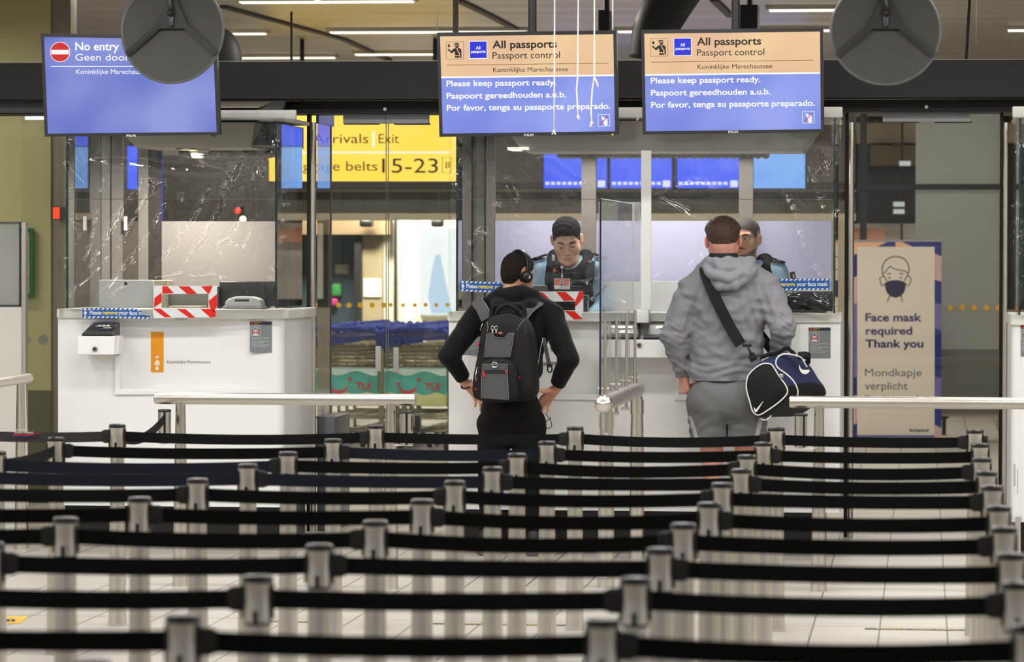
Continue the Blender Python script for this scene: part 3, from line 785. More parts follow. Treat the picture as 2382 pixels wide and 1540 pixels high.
def cross_rail(lab, x0, x1, yc, base, unit, uside):
    """horizontal rail across the hall on tapered posts; unit: picture position of the belt unit"""
    Yr = at_z(*base[0], 0).y
    a = at_y(x0, yc, Yr); c = at_y(x1, yc, Yr); c.z = a.z
    r = empty('steel_rail', (a.x, Yr, 0), lab, 'rail')
    R = .0305
    m = MB().cyl(a + Vector((.012, 0, 0)), c - Vector((.012, 0, 0)), R, n=32)
    for e, s_ in ((a, 1), (c, -1)):
        m.cyl(e + Vector((.012 * s_, 0, 0)), e + Vector((.003 * s_, 0, 0)), R, R * .93, 32); m.cyl(e + Vector((.003 * s_, 0, 0)), e, R * .93, R * .8, 32)
    m.build('handrail', STEEL_RAIL, r, 'auto')
    pos = []
    for bx, by in base:
        p = at_y(bx, by, Yr); m = MB(); rail_post(m, p, a.z - .02); m.build('post', STEEL, r, 'auto'); pos.append(p)
    return r, Yr, pos
r, Yr, pos = cross_rail('horizontal steel rail on two posts in front of the closed desk', 360, 967, 926.5, ((420, 1363), (908, 1367)), None, 0)
for (ux, uy), pp in (((383, 993), pos[0]), ((945, 997), pos[1])):
    c = at_y(ux, uy, Yr - .0); wall_cassette(r, Vector((c.x, Yr, c.z)), .2, pp)
# short belt from the first row post to the left unit on that rail
a = posts[0][0]; c = at_y(383, 993, Yr); c = Vector((c.x, Yr, 0))
d = (c - a).normalized(); p0 = a + d * .036 + Vector((0, 0, .868)); p1 = c - d * .034 + Vector((0, 0, at_y(383, 975, Yr).z))
pts = [p0.lerp(p1, i / 16) - Vector((0, 0, .05 * math.sin(PI * i / 16))) for i in range(17)]
MB().strip(pts, Vector((0, 0, .047)), .0022).build('belt', BELT, roots[0][0], 'auto')
# closed end clip on the right unit
c = at_y(970, 985, Yr); c.y = Yr; MB().rbox(c + Vector((-.012, -.01, -.04)), c + Vector((.016, .01, .04)), .003).build('belt_clip', CLIP, r, 'auto')
r2, Yr2, pos2 = cross_rail('horizontal steel rail at the right edge, in front of the face mask banner', 1836, 2560, 935, ((1904, 1375), (2500, 1380)), None, 0)
c = at_y(1863, 1003, Yr2); wall_cassette(r2, Vector((c.x, Yr2, c.z)), .5, pos2[0])
c = posts[0][4] + Vector((0, 0, .872)); MB().rbox(c + Vector((.034, -.007, -.03)), c + Vector((.058, .007, .03)), .003).build('belt_clip', CLIP, roots[0][4], 'auto')

# slanting rail at the far left
b0 = at_z(50, 1276, 0)
a = at_y(66, 880, b0.y); c = a + Vector((-.9, -2.2, -.0)); 
c = at_z(-120, 905, a.z)
r = empty('steel_rail', b0, 'slanting steel rail on one post at the left edge, beside the white partition', 'rail')
d = (c - a).normalized()
m = MB().cyl(a, c, .029, n=30).ball(a, .029, 10); m.build('handrail', STEEL_RAIL, r, 'auto')
m = MB(); rail_post(m, at_y(50, 1276, b0.y), a.z - .012, .027, .043); m.build('post', STEEL, r, 'auto')

# ------------------------------------------------------------------ glazed divider rail between the two windows
n0 = at_z(1401, 1366, 0); f0 = at_z(1477, 1300, 0)
zr = at_y(1408, 939, n0.y).z
a = at_y(1404, 939, n0.y - .15); f = at_y(1482, 891, f0.y); f.z = a.z
r = empty('glass_divider', (n0.x, n0.y, 0), 'steel divider rail with upright glass pane and four rods between the two travellers', 'divider')
d = (f - a).normalized(); R = .042
m = MB().cyl(a, f, R, n=36)
for t in (.0, .33, .60, .93): q = a.lerp(f, t); m.cyl(q, q + d * .012, R * 1.03, n=36)
m.build('handrail', STEEL_RAIL, r, 'auto')
m = MB(); 
prof = [(R * 1.12, 0), (R * 1.12, -.012), (R * .85, -.028), (R * .4, -.044), (0, -.05)]
u = d.cross(Vector((0, 0, 1))).normalized(); w = Vector((0, 0, 1)); k = 32; vs = []; fs = []
for (rr_, t) in prof: vs += [a + d * t + (u * math.cos(2 * PI * j / k) + w * math.sin(2 * PI * j / k)) * rr_ for j in range(k)]
for i in range(len(prof) - 1):
    for j in range(k): fs.append((i * k + j, i * k + (j + 1) % k, (i + 1) * k + (j + 1) % k, (i + 1) * k + j))
m.add(vs, fs); m.build('end_cap', STEEL, r, True)
for p in (n0, f0):
    q = a + d * ((p - a).dot(d)); m = MB(); rail_post(m, Vector((q.x, q.y, 0)), zr - .03, .033, .046)
    m.cyl((q.x, q.y, zr - .13), (q.x, q.y, zr - .05), .039, n=28); o = m.build('post', STEEL, r, 'auto')
    if p is n0:
        m = MB().rbox((q.x - .012, q.y - .046, zr - .26), (q.x + .014, q.y - .036, zr - .15), .003)
        m.build('latch_plate', CHROME, o, 'auto')
        pl = Plane((q.x, q.y - .047, 0), (0, -1, 0)); m = MB(); px_rect(m, pl, 1387, 1326, 1411, 1345, 0, .003); lb = m.build('number_label', PAPER, o)
        m = MB(); text(m, pl, '313', 1390, 1408, 1342, 10, .002); m.build('lettering', LETTER_BLACK, lb)
for i, (xt, yt) in enumerate(((1399, 740), (1422, 734), (1450, 729), (1473, 722))):
    t = (.04, .36, .66, .93)[i]; q = a.lerp(f, t) + u * -.0
    h = .42 + .01 * i
    m = MB().cyl(q + Vector((0, 0, .03)), q + Vector((0, 0, h)), .0075, n=14).cyl(q + Vector((0, 0, .035)), q + Vector((0, 0, .10)), .011, n=14)
    m.cyl(q + Vector((-.03, 0, .075)), q + Vector((.02, 0, .075)), .005, n=10).ball(q + Vector((-.03, 0, .075)), .008, 6)
    m.build('rod', STEEL, r, 'auto')
    if i in (1, 2):
        m = MB().rbox(q + Vector((-.008, -.02, -.09)), q + Vector((.008, .02, -.04)), .003).cyl(q + Vector((-.03, 0, -.08)), q + Vector((.015, 0, -.08)), .008, n=12)
        m.build('bracket', CHROME, r, 'auto')
gp = Plane(a, u)
z1 = at_y(1392, 465, a.y).z
m = MB(); gx = u * -.018
q = [a + gx + Vector((0, 0, .03)), f + gx + Vector((0, 0, .03)), f + gx + Vector((0, 0, z1 - zr)), a + gx + Vector((0, 0, z1 - zr))]
GLASSPANE = glassy('clear_glass', (.90, .93, .92), 0, .6)
m.add(q, [(0, 1, 2, 3)]); g = m.build('glass_pane', GLASSPANE, r)
m = MB().box(q[0] + Vector((-.004, -.004, 0)), q[3] + Vector((.004, .004, 0))); m.build('pane_edge', pm('dark_glass_edge', (26, 32, 62), .2), g)
m = MB().cyl(q[3], q[2], .002, n=8); m.build('pane_top_edge', pm('pale_glass_edge', (190, 200, 205), .2), g)

# ------------------------------------------------------------------ marks on the floor
FS = Plane((0, 0, .002), (0, 0, 1))
def floor_strip(lab, x0, x1, y, words=None, c=(70, 70, 72)):
    p = at_z(x0, y, .002); q = at_z(x1, y, .002)
    r = MB().box((p.x, p.y - .03, 0), (q.x, p.y + .03, .002)).build('floor_strip', pm('strip_%d' % c[0], c, .6, 0, .2, 6)); tag(r, lab, 'floor marking')
    if words:
        vs, fs = text_shape(words, .02); lo = min(v.x for v in vs); hi = max(v.x for v in vs); L = (q.x - p.x) * .78
        m = MB().add([Vector((p.x + (q.x - p.x) * .12 + (v.x - lo) / (hi - lo) * L, p.y - .02 + v.y * .055, .0026)) for v in vs], fs)
        m.build('lettering', pm('strip_yellow', (206, 178, 60), .6), r)
floor_strip('dark floor strip with yellow wait here lettering at the lower right', 2012, 2252, 1462, 'Please wait here')
floor_strip('dark floor strip with yellow lettering under the middle of the belt rows', 1000, 1325, 1450, 'Please wait here')
floor_strip('dark floor strip with yellow lettering at the lower left under the belt rows', 560, 800, 1444, 'Please wait here')
p = at_z(-20, 1440, .002); q = at_z(64, 1440, .002)
r = MB().poly([at_z(x, y, .002) for x, y in ((-40, 1450), (48, 1450), (66, 1434), (-30, 1432))], (0, 0, -.002)).build('floor_sticker', pm('sticker_yellow', (206, 160, 40), .6, 0, .1, 8)); tag(r, 'yellow sticker on the floor at the lower left edge', 'floor marking')
m = MB()
for x in (14, 26): m.poly([at_z(x + k, y, .0028) for k, y in ((0, 1446), (9, 1446), (9, 1440), (0, 1440))])
m.build('black_symbol', LETTER_BLACK, r)
# ================================================================== HANGING SCREENS
BEZEL = pm('screen_bezel', (44, 44, 47), .4, 0, .06, 30)
BLUE_L = emis('screen_blue_left', (82, 98, 190), 1.0, (136, 148, 216))
BLUE_M = emis('screen_blue_mid', (104, 122, 216), 1.0, (144, 160, 236))
ORANGE = emis('screen_orange', (240, 206, 154), 1.0, (224, 178, 146))
SCR_INK = pm('screen_ink', (18, 12, 12), .5, 0, .02)
tilt = math.radians(7)
YM_ = 20.3
def monitor(lab, tl, tr, br, bl, bz, hx):
    pl = Plane(at_y((tl[0] + br[0]) / 2, (tl[1] + br[1]) / 2, YM_), (0, -math.cos(tilt), -math.sin(tilt)))
    c = pl(*bl)
    r = empty('information_screen', c, lab, 'screen', 'hanging information screens')
    n = pl.n
    # casing: back box and a raised frame
    m = MB()
    Q = [pl(*p) for p in (bl, br, tr, tl)]
    m.quadbox([q - n * .006 for q in Q], n * -.055)
    cx = sum((q for q in Q), Vector()) / 4
    m.quadbox([cx + (q - cx) * .6 - n * .055 for q in Q], n * -.05)
    I = [pl(bl[0] + bz, bl[1] - bz * 1.0), pl(br[0] - bz, br[1] - bz * 1.0), pl(tr[0] - bz, tr[1] + bz), pl(tl[0] + bz, tl[1] + bz)]
    for i in range(4):
        j = (i + 1) % 4
        m.quadbox([Q[i], Q[j], I[j], I[i]], n * -.012)
    m.build('casing', BEZEL, r)
    # hanger up to the ceiling
    a = pl(hx, (tl[1] + tr[1]) / 2 - 3) - n * .05
    m = MB().cyl((a.x, a.y + .1, a.z - .25), (a.x, a.y + .1, CEIL), .024).box((a.x - .09, a.y + .08, a.z - .3), (a.x + .09, a.y + .12, a.z - .1))
    m.build('hanger', BLACKPL, r)
    return r, pl, I
# closed desk screen ------------------------------------------------------
r, pl, I = monitor('blue no entry screen hanging at the left over the closed desk', (95, 79), (502, 85), (511, 314), (104, 318), 7, 372)
m = MB().add([q - pl.n * .004 for q in I], [(0, 1, 2, 3)]); m.build('display', BLUE_L, r)
m = MB(); px_disc(m, pl, 139.5, 121, 23.6, -.003); m.build('sign_ring', LETTER_WHITE, r)
m = MB(); px_disc(m, pl, 139.5, 121, 22.2, -.002); m.build('red_disc', emis('sign_red', (206, 16, 22), 1.), r)
m = MB(); px_rect(m, pl, 119, 116, 160, 126.5, -.001)
text(m, pl, 'No entry', 175, 277, 117, 18.5, -.002, .021); text(m, pl, 'Geen doorgang', 175, 352, 141, 16, -.002)
px_rect(m, pl, 118, 153.6, 488, 155.6, -.002); text(m, pl, 'Koninklijke Marechaussee', 177, 351, 172, 11, -.002)
m.build('lettering', LETTER_WHITE, r)
m = MB(); text(m, pl, 'PHILIPS', 294, 316, 318.3, 5.4, .001, .02); m.build('maker_lettering', pm('maker_white', (225, 225, 225), .4), r)
m = MB(); m.rbox(pl(491, 318, -.02), pl(500, 312, .004), .002); m.build('sensor', BLACKPL, r)
# open desk screens -------------------------------------------------------
def passport_screen(lab, T, tl, tr, br, bl, hx, led):
    r, pl, I = monitor(lab, tl, tr, br, bl, 7.5, hx)
    X, Y = T  # picture positions of the left screen, moved onto this one
    sl = -.012; fx = lambda x, y: (x + X + .012 * (y - 90) * (1 if True else 0), y + Y)
    def mp(x, y): return (x + X, y + Y + sl * (x - 1037))
    class W:  # plane that follows the slight lean of this screen
        n = pl.n
        def __call__(s, x, y, off=0.): a = mp(x, y); return pl(a[0] + (y - 90) * .012, a[1], off)
    w = W()
    t = .405 if X < 100 else .415
    L0, R0_, R1, L1 = I[0], I[1], I[2], I[3]
    f = (179.5 - 84) / (310 - 84)
    ml = L1.lerp(L0, f); mr = R1.lerp(R0_, f)
    n = pl.n
    MB().add([q - n * .004 for q in (ml, mr, R1, L1)], [(0, 1, 2, 3)]).build('display_top', ORANGE, r)
    MB().add([q - n * .004 for q in (L0, R0_, mr, ml)], [(0, 1, 2, 3)]).build('display', BLUE_M, r)
    m = MB()
    d = (L0 - L1).normalized() * .0045
    m.add([q - n * .003 for q in (ml + d, mr + d, mr - d, ml - d)], [(0, 1, 2, 3)])
    text(m, w, 'Please keep passport ready.', 1037, 1292, 201, 13.4, -.002, .021)
    text(m, w, 'Paspoort gereedhouden a.u.b.', 1037, 1315, 229.5, 13.4, -.002, .021)
    text(m, w, 'Por favor, tenga su pasaporte preparado.', 1037, 1418, 257.5, 13.4, -.002, .021)
    px_line(m, w, [(1389, 271), (1416, 271), (1416, 298), (1389, 298)], 1.4, -.002, True)
    px_poly(m, w, [(1396, 276), (1399, 275), (1402, 279), (1410, 280), (1411, 296), (1403, 297), (1400, 285)], -.002)
    m.build('lettering', LETTER_WHITE, r)
    m = MB(); px_line(m, w, [(1393, 295), (1412, 275)], 2, -.001); m.build('red_stroke', emis('stroke_red', (190, 20, 70), 1.), r)
    m = MB()
    text(m, w, 'All passports', 1145, 1295, 113.5, 17.5, -.002, .021); text(m, w, 'Passport control', 1145, 1302, 138, 15.5, -.002)
    px_rect(m, w, 1038, 151.2, 1415, 152.2, -.002); text(m, w, 'Koninklijke Marechaussee', 1146, 1320, 169, 10.6, -.002)
    # officer pictogram: frame, cap, head, body, arm with passport
    px_line(m, w, [(1037.5, 97.5), (1078, 97.5), (1078, 138), (1037.5, 138)], 1., -.002, True)
    px_poly(m, w, [(1056, 101), (1066, 100), (1067, 103), (1056, 104.2)], -.002); px_poly(m, w, [(1057, 105), (1068, 104), (1068, 106.5), (1057, 106.5)], -.002)
    px_disc(m, w, 1062.5, 107.5, 4.6, -.002, 16, None, PI, 2 * PI)
    px_poly(m, w, [(1041, 104), (1045, 102.5), (1047, 109), (1042.5, 110.5)], -.002)
    px_poly(m, w, [(1040, 115), (1043.5, 113.5), (1049, 119), (1055.5, 113), (1061, 112.4), (1065, 122), (1068.5, 129), (1058, 129), (1057, 119.5), (1050, 124.5)], -.002)
    px_poly(m, w, [(1063, 112.4), (1068, 112.4), (1072.6, 115.5), (1073, 134.5), (1069.8, 134.5), (1069.4, 119.5), (1068.6, 125.5)], -.002)
    px_rect(m, w, 1057.5, 130.8, 1068.5, 134.8, -.002)
    m.build('black_lettering', SCR_INK, r)
    m = MB(); px_rect(m, w, 1091, 96, 1133, 137.6, -.0025); m.build('badge_edge', LETTER_WHITE, r)
    m = MB(); px_rect(m, w, 1092.5, 97.5, 1131.5, 136.1, -.002); m.build('badge', emis('badge_blue', (22, 34, 214), 1.), r)
    m = MB(); text(m, w, 'All', 1106.5, 1117, 115.5, 7, -.001, .02); text(m, w, 'passports', 1095.5, 1129, 123.8, 6.6, -.001, .02); m.build('badge_lettering', LETTER_WHITE, r)
    m = MB(); text(m, w, 'PHILIPS', 1216, 1239, 318.8, 5.4, .001, .02); m.build('maker_lettering', MATS['maker_white'], r)
    if led:
        m = MB(); px_disc(m, w, 1422, 317.5, 2, .001, 12); m.build('power_light', emis('led_yellow', (240, 230, 60), 1.4), r)
    return r
passport_screen('hanging all passports screen with white strings in front, above the backpack traveller', (0, 0), (1016, 77), (1434, 72), (1438, 313), (1022, 318.5), 1232, True)
passport_screen('hanging all passports screen clear of strings, above the traveller in grey', (475.5, -7), (1491, 71), (1915, 66), (1917, 308), (1495, 313), 1708, False)

# ------------------------------------------------------------------ round mirrors seen from behind
MIRB = pm('mirror_back_grey', (62, 62, 56), .5, 0, .08, 12, .05, 30)
MIRRIM = pm('mirror_rim', (96, 98, 100), .4, 0, .1, 20)
MIRBR = pm('mirror_bracket', (40, 41, 42), .45, .2, .1, 30)
def mirror(lab, cx, cy_, rx, ry, yaw_):
    Ym = 17.4
    c = at_y(cx, cy_, Ym); R = rx / FPX * 17.5 * 1.005
    r = empty('round_mirror', c, lab, 'mirror', 'round convex mirrors')
    # turned a little; local x,z across the disc, local -y towards the camera; the mirror bulges away
    M = Matrix.Translation(c) @ Euler((math.radians(-4), 0, yaw_)).to_matrix().to_4x4()
    def L(x, y, z): return M @ Vector((x, y, z))
    N = 56
    m = MB(); prof = [(0, .020), (.3, .019), (.6, .014), (.85, .006), (.97, 0.)]; vs = []; fs = []
    for rr_, y in prof: vs += [L(R * rr_ * math.cos(2 * PI * j / N), y * .6, R * ry / rx * rr_ * math.sin(2 * PI * j / N)) for j in range(N)]
    for i in range(len(prof) - 1):
        for j in range(N): fs.append((i * N + j, i * N + (j + 1) % N, (i + 1) * N + (j + 1) % N, (i + 1) * N + j))
    m.add(vs, fs); m.build('back_shell', MIRB, r, True)
    m = MB(); prof = [(0, .075), (.4, .066), (.7, .045), (.93, .018), (.985, .004)]; vs = []; fs = []
    for rr_, y in prof: vs += [L(R * rr_ * math.cos(2 * PI * j / N), y + .012, R * ry / rx * rr_ * math.sin(2 * PI * j / N)) for j in range(N)]
    for i in range(len(prof) - 1):
        for j in range(N): fs.append((i * N + j, i * N + (j + 1) % N, (i + 1) * N + (j + 1) % N, (i + 1) * N + j))
    m.add(vs, fs); m.build('mirror_glass', pm('mirror_silver', (230, 230, 230), .03, 1., .01), r, True)
    m = MB(); m.tube([L(R * .985 * math.cos(2 * PI * j / N), .004, R * ry / rx * .985 * math.sin(2 * PI * j / N)) for j in range(N)], .0075, 8, True); m.build('rim', MIRRIM, r, True)
    # three-armed bracket
    m = MB()
    def arm(a, b_, w, th=.008):
        a = Vector(a); b_ = Vector(b_); d = (b_ - a).normalized(); pz = Vector((-d.z, 0, d.x)) * w / 2
        q = [a - pz, b_ - pz, b_ + pz, a + pz]
        m.quadbox([L(p.x, p.y, p.z) for p in q], M.to_3x3() @ Vector((0, .012, 0)))
    for s_ in (-1, 1):
        arm((s_ * .05, -.016, .04), (s_ * R * .87, -.012, -R * .44), .030)
        arm((s_ * .05, -.020, .04), (s_ * R * .87, -.016, -R * .44), .012)
    m.poly([L(x, -.018, z) for x, z in ((-.078, .012), (.078, .012), (.078, .035), (.03, .14), (.016, .20), (-.016, .20), (-.03, .14), (-.078, .035))], M.to_3x3() @ Vector((0, .012, 0)))
    m.build('bracket', MIRBR, r)
    m = MB(); m.rbox((-.013, -.034, .02), (.013, -.018, .085), .004, M); m.build('bracket_slot', pm('slot_edge', (72, 74, 76), .35, .4), r, 'auto')
    m = MB(); m.tube([L(.0, -.04, .07), L(.004, -.05, .11), L(-.004, -.05, .15), L(.004, -.04, .2), L(0, -.03, .27)], .010, 10); m.ball(L(0, -.045, .085), .016, 8).ball(L(0, -.045, .2), .014, 8)
    m.build('swivel_joint', pm('swivel', (58, 58, 60), .3, .7), r, True)
    t = L(0, -.03, .26); m = MB().cyl(t, (t.x, t.y, CEIL), .016); m.build('hanger', MIRBR, r)
mirror('round mirror seen from behind, in front of the no entry screen', 401, 73, 123, 122, math.radians(-3))
mirror('dark round mirror seen from behind, at the upper right', 2060, 74, 126, 122, math.radians(4))

# ------------------------------------------------------------------ white strings
STRING = pm('white_string', (236, 234, 230), .7, 0, .06, 200)
ZT = at_y(1300, -20, 19.7).z
def string(lab, path, fray):
    r = empty('hanging_string', at_y(path[-1][0], path[-1][1], 19.7), lab, 'string', 'white strings hanging before the screen')
    pts = [at_y(path[0][0], path[0][1], 19.7)]; pts[0].z = CEIL
    pts += [at_y(x, y, 19.7) for x, y in path]
    MB().tube(pts, .0042, 8).build('cord', STRING, r, True)
    for x, y in fray:
        c = at_y(x, y, 19.7); m = MB().ball(c, .0085, 8, (1, 1, 1.2))
        rr = random.Random(int(x)); 
        for i in range(5): m.tube([c, c + Vector((rr.uniform(-.014, .014), rr.uniform(-.006, .006), -.012 - rr.random() * .012))], .0025, 6)
        m.build('knot', STRING, r, True)
    return r
string('long white string ending at the lower frame of the first all passports screen', [(1290, -5), (1289.5, 150), (1289, 306)], [(1289, 306)])
string('white string with a taped kink, second from the left before the first all passports screen', [(1345, -5), (1343.5, 180), (1341, 205), (1343, 240), (1344.5, 271)], [(1344.5, 271)])
string('white string with a loose loop, third from the left before the first all passports screen', [(1382.5, -5), (1382.5, 182), (1378, 205), (1375.5, 240), (1375, 262), (1377, 288)], [(1382.5, 184), (1376, 286)])
m = MB().tube([at_y(x, y, 19.68) for x, y in ((1382.5, 184), (1386, 186), (1389, 194), (1391, 202))], .005, 8)
m.build('loop', STRING, [o for o in bpy.data.objects if o.get('label', '').startswith('white string with a loose')][0], True)
string('short white string running up from the top frame of the first all passports screen', [(1425, -5), (1425, 70)], [])
# ================================================================== THE CONTROL DESKS
F = YP(YB)                                   # front plane of the desks
ZP = at_y(400, 1178, YB).z                   # top of the black plinth
ZL0, ZL1 = at_y(400, 741, YB).z, at_y(400, 719, YB).z
def X(px, Y=YB): return at_y(px, 800, Y).x
def Z(py, Y=YB, px=700): return at_y(px, py, Y).z
def plan(m, pts, z0, z1):
    """prism over plan points (x, y)"""
    return m.poly([(x, y, z0) for x, y in pts], (0, 0, z1 - z0))
def rounded(x0, x1, y0, y1, rl, rr, n=8):
    """plan of a block with round front corners"""
    p = [(x1, y1), (x0, y1)]
    p += [(x0 + rl - rl * math.cos(a), y0 + rl - rl * math.sin(a)) for a in [i / n * PI / 2 for i in range(n + 1)]] if rl else [(x0, y0)]
    p += [(x1 - rr + rr * math.sin(a), y0 + rr - rr * math.cos(a)) for a in [i / n * PI / 2 for i in range(n + 1)]] if rr else [(x1, y0)]
    return p
YBF = YB + .34                              # depth of the solid front
YBK = 22.08                                  # back of the desk bodies
TEAL = pm('glass_edge_teal', (14, 58, 56), .15, 0, .1, 10)
PANE = glassy('desk_glass', (.93, .95, .94), 0, 1.2)
SIDEPANE = glassy('desk_side_glass', (.48, .51, .51), 0, 2.4)
PLINTH = pm('plinth_black', (13, 12, 12), .3, 0, .3, 8, .1, 25)
PLTRIM = pm('plinth_trim', (214, 210, 202), .4, 0, .05, 4)
ORANGE_ST = pm('orange_sticker', (230, 150, 6), .5, 0, .02, 3)
EMBLEM = pm('emblem_cream', (250, 228, 206), .5, 0, .02)
GREYINK = pm('grey_ink', (92, 92, 94), .6, 0, .02)
POSTER = pm('poster_grey', (122, 128, 130), .5, 0, .04, 6)
POSTER_D = pm('poster_head', (30, 32, 46), .5)
REDINK = pm('red_ink', (206, 58, 40), .6); YELINK = pm('yellow_ink', (222, 160, 40), .6)
LOCK = pm('lock_steel', (176, 166, 150), .25, 1., .05, 30)
SOFFIT = pm('soffit_cream', (226, 220, 206), .5, 0, .02, 2)
ROOFW = pm('roof_white', (224, 223, 216), .4, 0, .02, 3)
ROOFG = pm('roof_grey', (120, 124, 128), .4, .3, .05, 4)

def emblem(parent, pl, x0, y0, x1, y1, name):
    """orange sticker with a crown and a flame shaped badge, and the service's name beside it"""
    r = MB(); px_rect(r, pl, x0, y0, x1, y1, .001, .002); r = r.build('orange_sticker', ORANGE_ST, parent)
    cx = (x0 + x1) / 2; m = MB()
    px_poly(m, pl, [(cx - 4.5, y1 - 33), (cx + 4.5, y1 - 33), (cx + 5.2, y1 - 37), (cx + 2.5, y1 - 36), (cx, y1 - 39.5), (cx - 2.5, y1 - 36), (cx - 5.2, y1 - 37)], .003)
    px_poly(m, pl, [(cx - 6, y1 - 15), (cx - 6, y1 - 23), (cx - 2.8, y1 - 28.5), (cx, y1 - 30), (cx + 2.8, y1 - 28.5), (cx + 6, y1 - 23), (cx + 6, y1 - 15), (cx + 3, y1 - 17), (cx, y1 - 13), (cx - 3, y1 - 17)], .003)
    px_disc(m, pl, cx, y1 - 9, 4.4, .003, 18); px_disc(m, pl, cx, y1 - 39.8, 1.1, .003, 10)
    m.build('emblem', EMBLEM, r)
    if name:
        m = MB(); text(m, pl, 'Koninklijke Marechaussee', x1 + 8.5, x1 + 109.5, y1 - 21, 7, .002); m.build('desk_lettering', GREYINK, parent)
    return r
def mask_poster(parent, pl, x0, y0, x1, y1):
    """grey notice: dark heading, crossed out masked head, lines of small print"""
    m = MB(); px_rect(m, pl, x0, y0, x1, y1, .001, .002); r = m.build('grey_notice', POSTER, parent)
    m = MB(); px_rect(m, pl, x0, y0, x1, y0 + 7, .002); m.build('heading_band', POSTER_D, r)
    m = MB(); px_disc(m, pl, x0 + 5.3, y0 + 3.5, 2.7, .003, 14); m.build('red_mark', REDINK, r)
    m = MB(); text(m, pl, 'Attention', x0 + 10, x0 + 27, y0 + 3.4, 2.6, .003, .02); px_rect(m, pl, x0 + 10, y0 + 4.8, x0 + 19, y0 + 6, .003); m.build('heading_lettering', YELINK, r)
    m = MB(); px_line(m, pl, [(x0 + 2.5, y0 + 10), (x0 + 24, y0 + 10), (x0 + 24, y0 + 33), (x0 + 2.5, y0 + 33)], .8, .002, True)
    px_line(m, pl, [(x0 + 13.2 + 6 * math.cos(a), y0 + 18 - 5.5 * math.sin(a)) for a in [i * PI / 10 for i in range(11)]], 1., .002)
    px_poly(m, pl, [(x0 + 8, y0 + 20), (x0 + 18.5, y0 + 20), (x0 + 18, y0 + 26), (x0 + 13.2, y0 + 28.5), (x0 + 8.6, y0 + 26)], .002)
    px_poly(m, pl, [(x0 + 5.4, y0 + 32), (x0 + 9, y0 + 28.5), (x0 + 17.6, y0 + 28.5), (x0 + 21.2, y0 + 32)], .002)
    k = (y1 - y0) / 71
    for t, yy, w in (('Remove your mask during', 38, 40), ('passport check', 41.4, 22), ('Verwijder mondkapje tijdens', 46.2, 42), ('paspoortcontrole', 49.6, 26), ('Quitar la mascarilla durante', 54.2, 42), ('el control de pasaportes', 57.6, 34)):
        text(m, pl, t, x0 + 4, x0 + 4 + w, y0 + yy * k, 2.3, .002)
    m.build('small_print', pm('poster_white', (226, 228, 226), .6), r)
    m = MB(); px_line(m, pl, [(x0 + 6, y0 + 20), (x0 + 21, y0 + 30)], 1.8, .003); px_line(m, pl, [(x0 + 6, y0 + 30), (x0 + 21, y0 + 20)], 1.8, .0035); m.build('red_cross', REDINK, r)
    return r
def lock(parent, pl, x, y, r=6):
    m = MB(); c = pl(x, y); m.cyl(c, c + pl.n * .012, r / 402, r / 402 * .9, 24); o = m.build('lock', LOCK, parent, 'auto')
    m = MB(); c = pl(x, y, .0125); m.cyl(c, c + pl.n * .002, r / 402 * .5, n=16).box(c + Vector((-.0018, -.003, -.005)), c + Vector((.0018, 0, .005))); m.build('keyhole', pm('keyhole', (70, 64, 54), .4, .6), o)
def reader(lab, x0, x1, y0, y1, Yf, group):
    """black passport reader: sloping top with two lit windows"""
    a = at_y(x0, y1, Yf); c = at_y(x1, y1, Yf); h = at_y(x0, y0, Yf + .12).z - a.z
    r = empty('passport_reader', a, lab, 'passport reader', group)
    w = c.x - a.x; D = .24
    m = MB()
    prof = [(0, 0), (0, .016), (.05, .030), (D * .62, h - .012), (D * .78, h), (D, h), (D, 0)]
    ins = [0, 0, .006, .018, .026, .03, .03]
    vs = []
    for (y, z), i_ in zip(prof, ins): vs += [a + Vector((i_ + .0, y, z)), a + Vector((w - i_ * .3, y, z))]
    n = len(prof); fs = [(2 * i, 2 * i + 1, 2 * ((i + 1) % n) + 1, 2 * ((i + 1) % n)) for i in range(n)]
    fs += [tuple(2 * i for i in range(n)), tuple(2 * i + 1 for i in range(n - 1, -1, -1))]
    m.add(vs, fs); o = m.build('housing', BLACKPL, r, bevel=.004)
    def top(u, v, off=.002):   # point on the sloping face
        y = .05 + (D * .62 - .05) * v; z = .03 + (h - .042) * v
        nn = Vector((0, -(h - .042), D * .62 - .05)).normalized()
        i_ = .006 + .012 * v
        return a + Vector((i_ + (w - i_ * 1.3) * u, y, z)) + nn * off
    m = MB(); m.add([top(.25, .62), top(.78, .62), top(.76, .90), top(.27, .90)], [(0, 1, 2, 3)]); m.build('scan_window', pm('reader_window', (120, 132, 138), .08, 0, .4, 60, spec=1.), r)
    m = MB()
    for i in range(3): m.add([top(.34 + .15 * i, .64, .004), top(.44 + .15 * i, .64, .004), top(.43 + .15 * i, .86, .004), top(.35 + .15 * i, .86, .004)], [(0, 1, 2, 3)])
    m.build('bright_panes', pm('reader_pane', (200, 208, 206), .1, 0, .2, 30, spec=1.), r)
    m = MB(); m.add([top(.42, .1), top(.86, .1), top(.84, .42), top(.44, .42)], [(0, 1, 2, 3)]); m.build('display', pm('reader_display', (26, 44, 86), .08, 0, .3, 40, spec=1.), r)
    m = MB(); m.add([top(.56, .32, .004), top(.85, .32, .004), top(.845, .48, .004), top(.57, .48, .004)], [(0, 1, 2, 3)]); m.build('light_bar', pm('reader_bar', (236, 224, 176), .2), r)
    return r
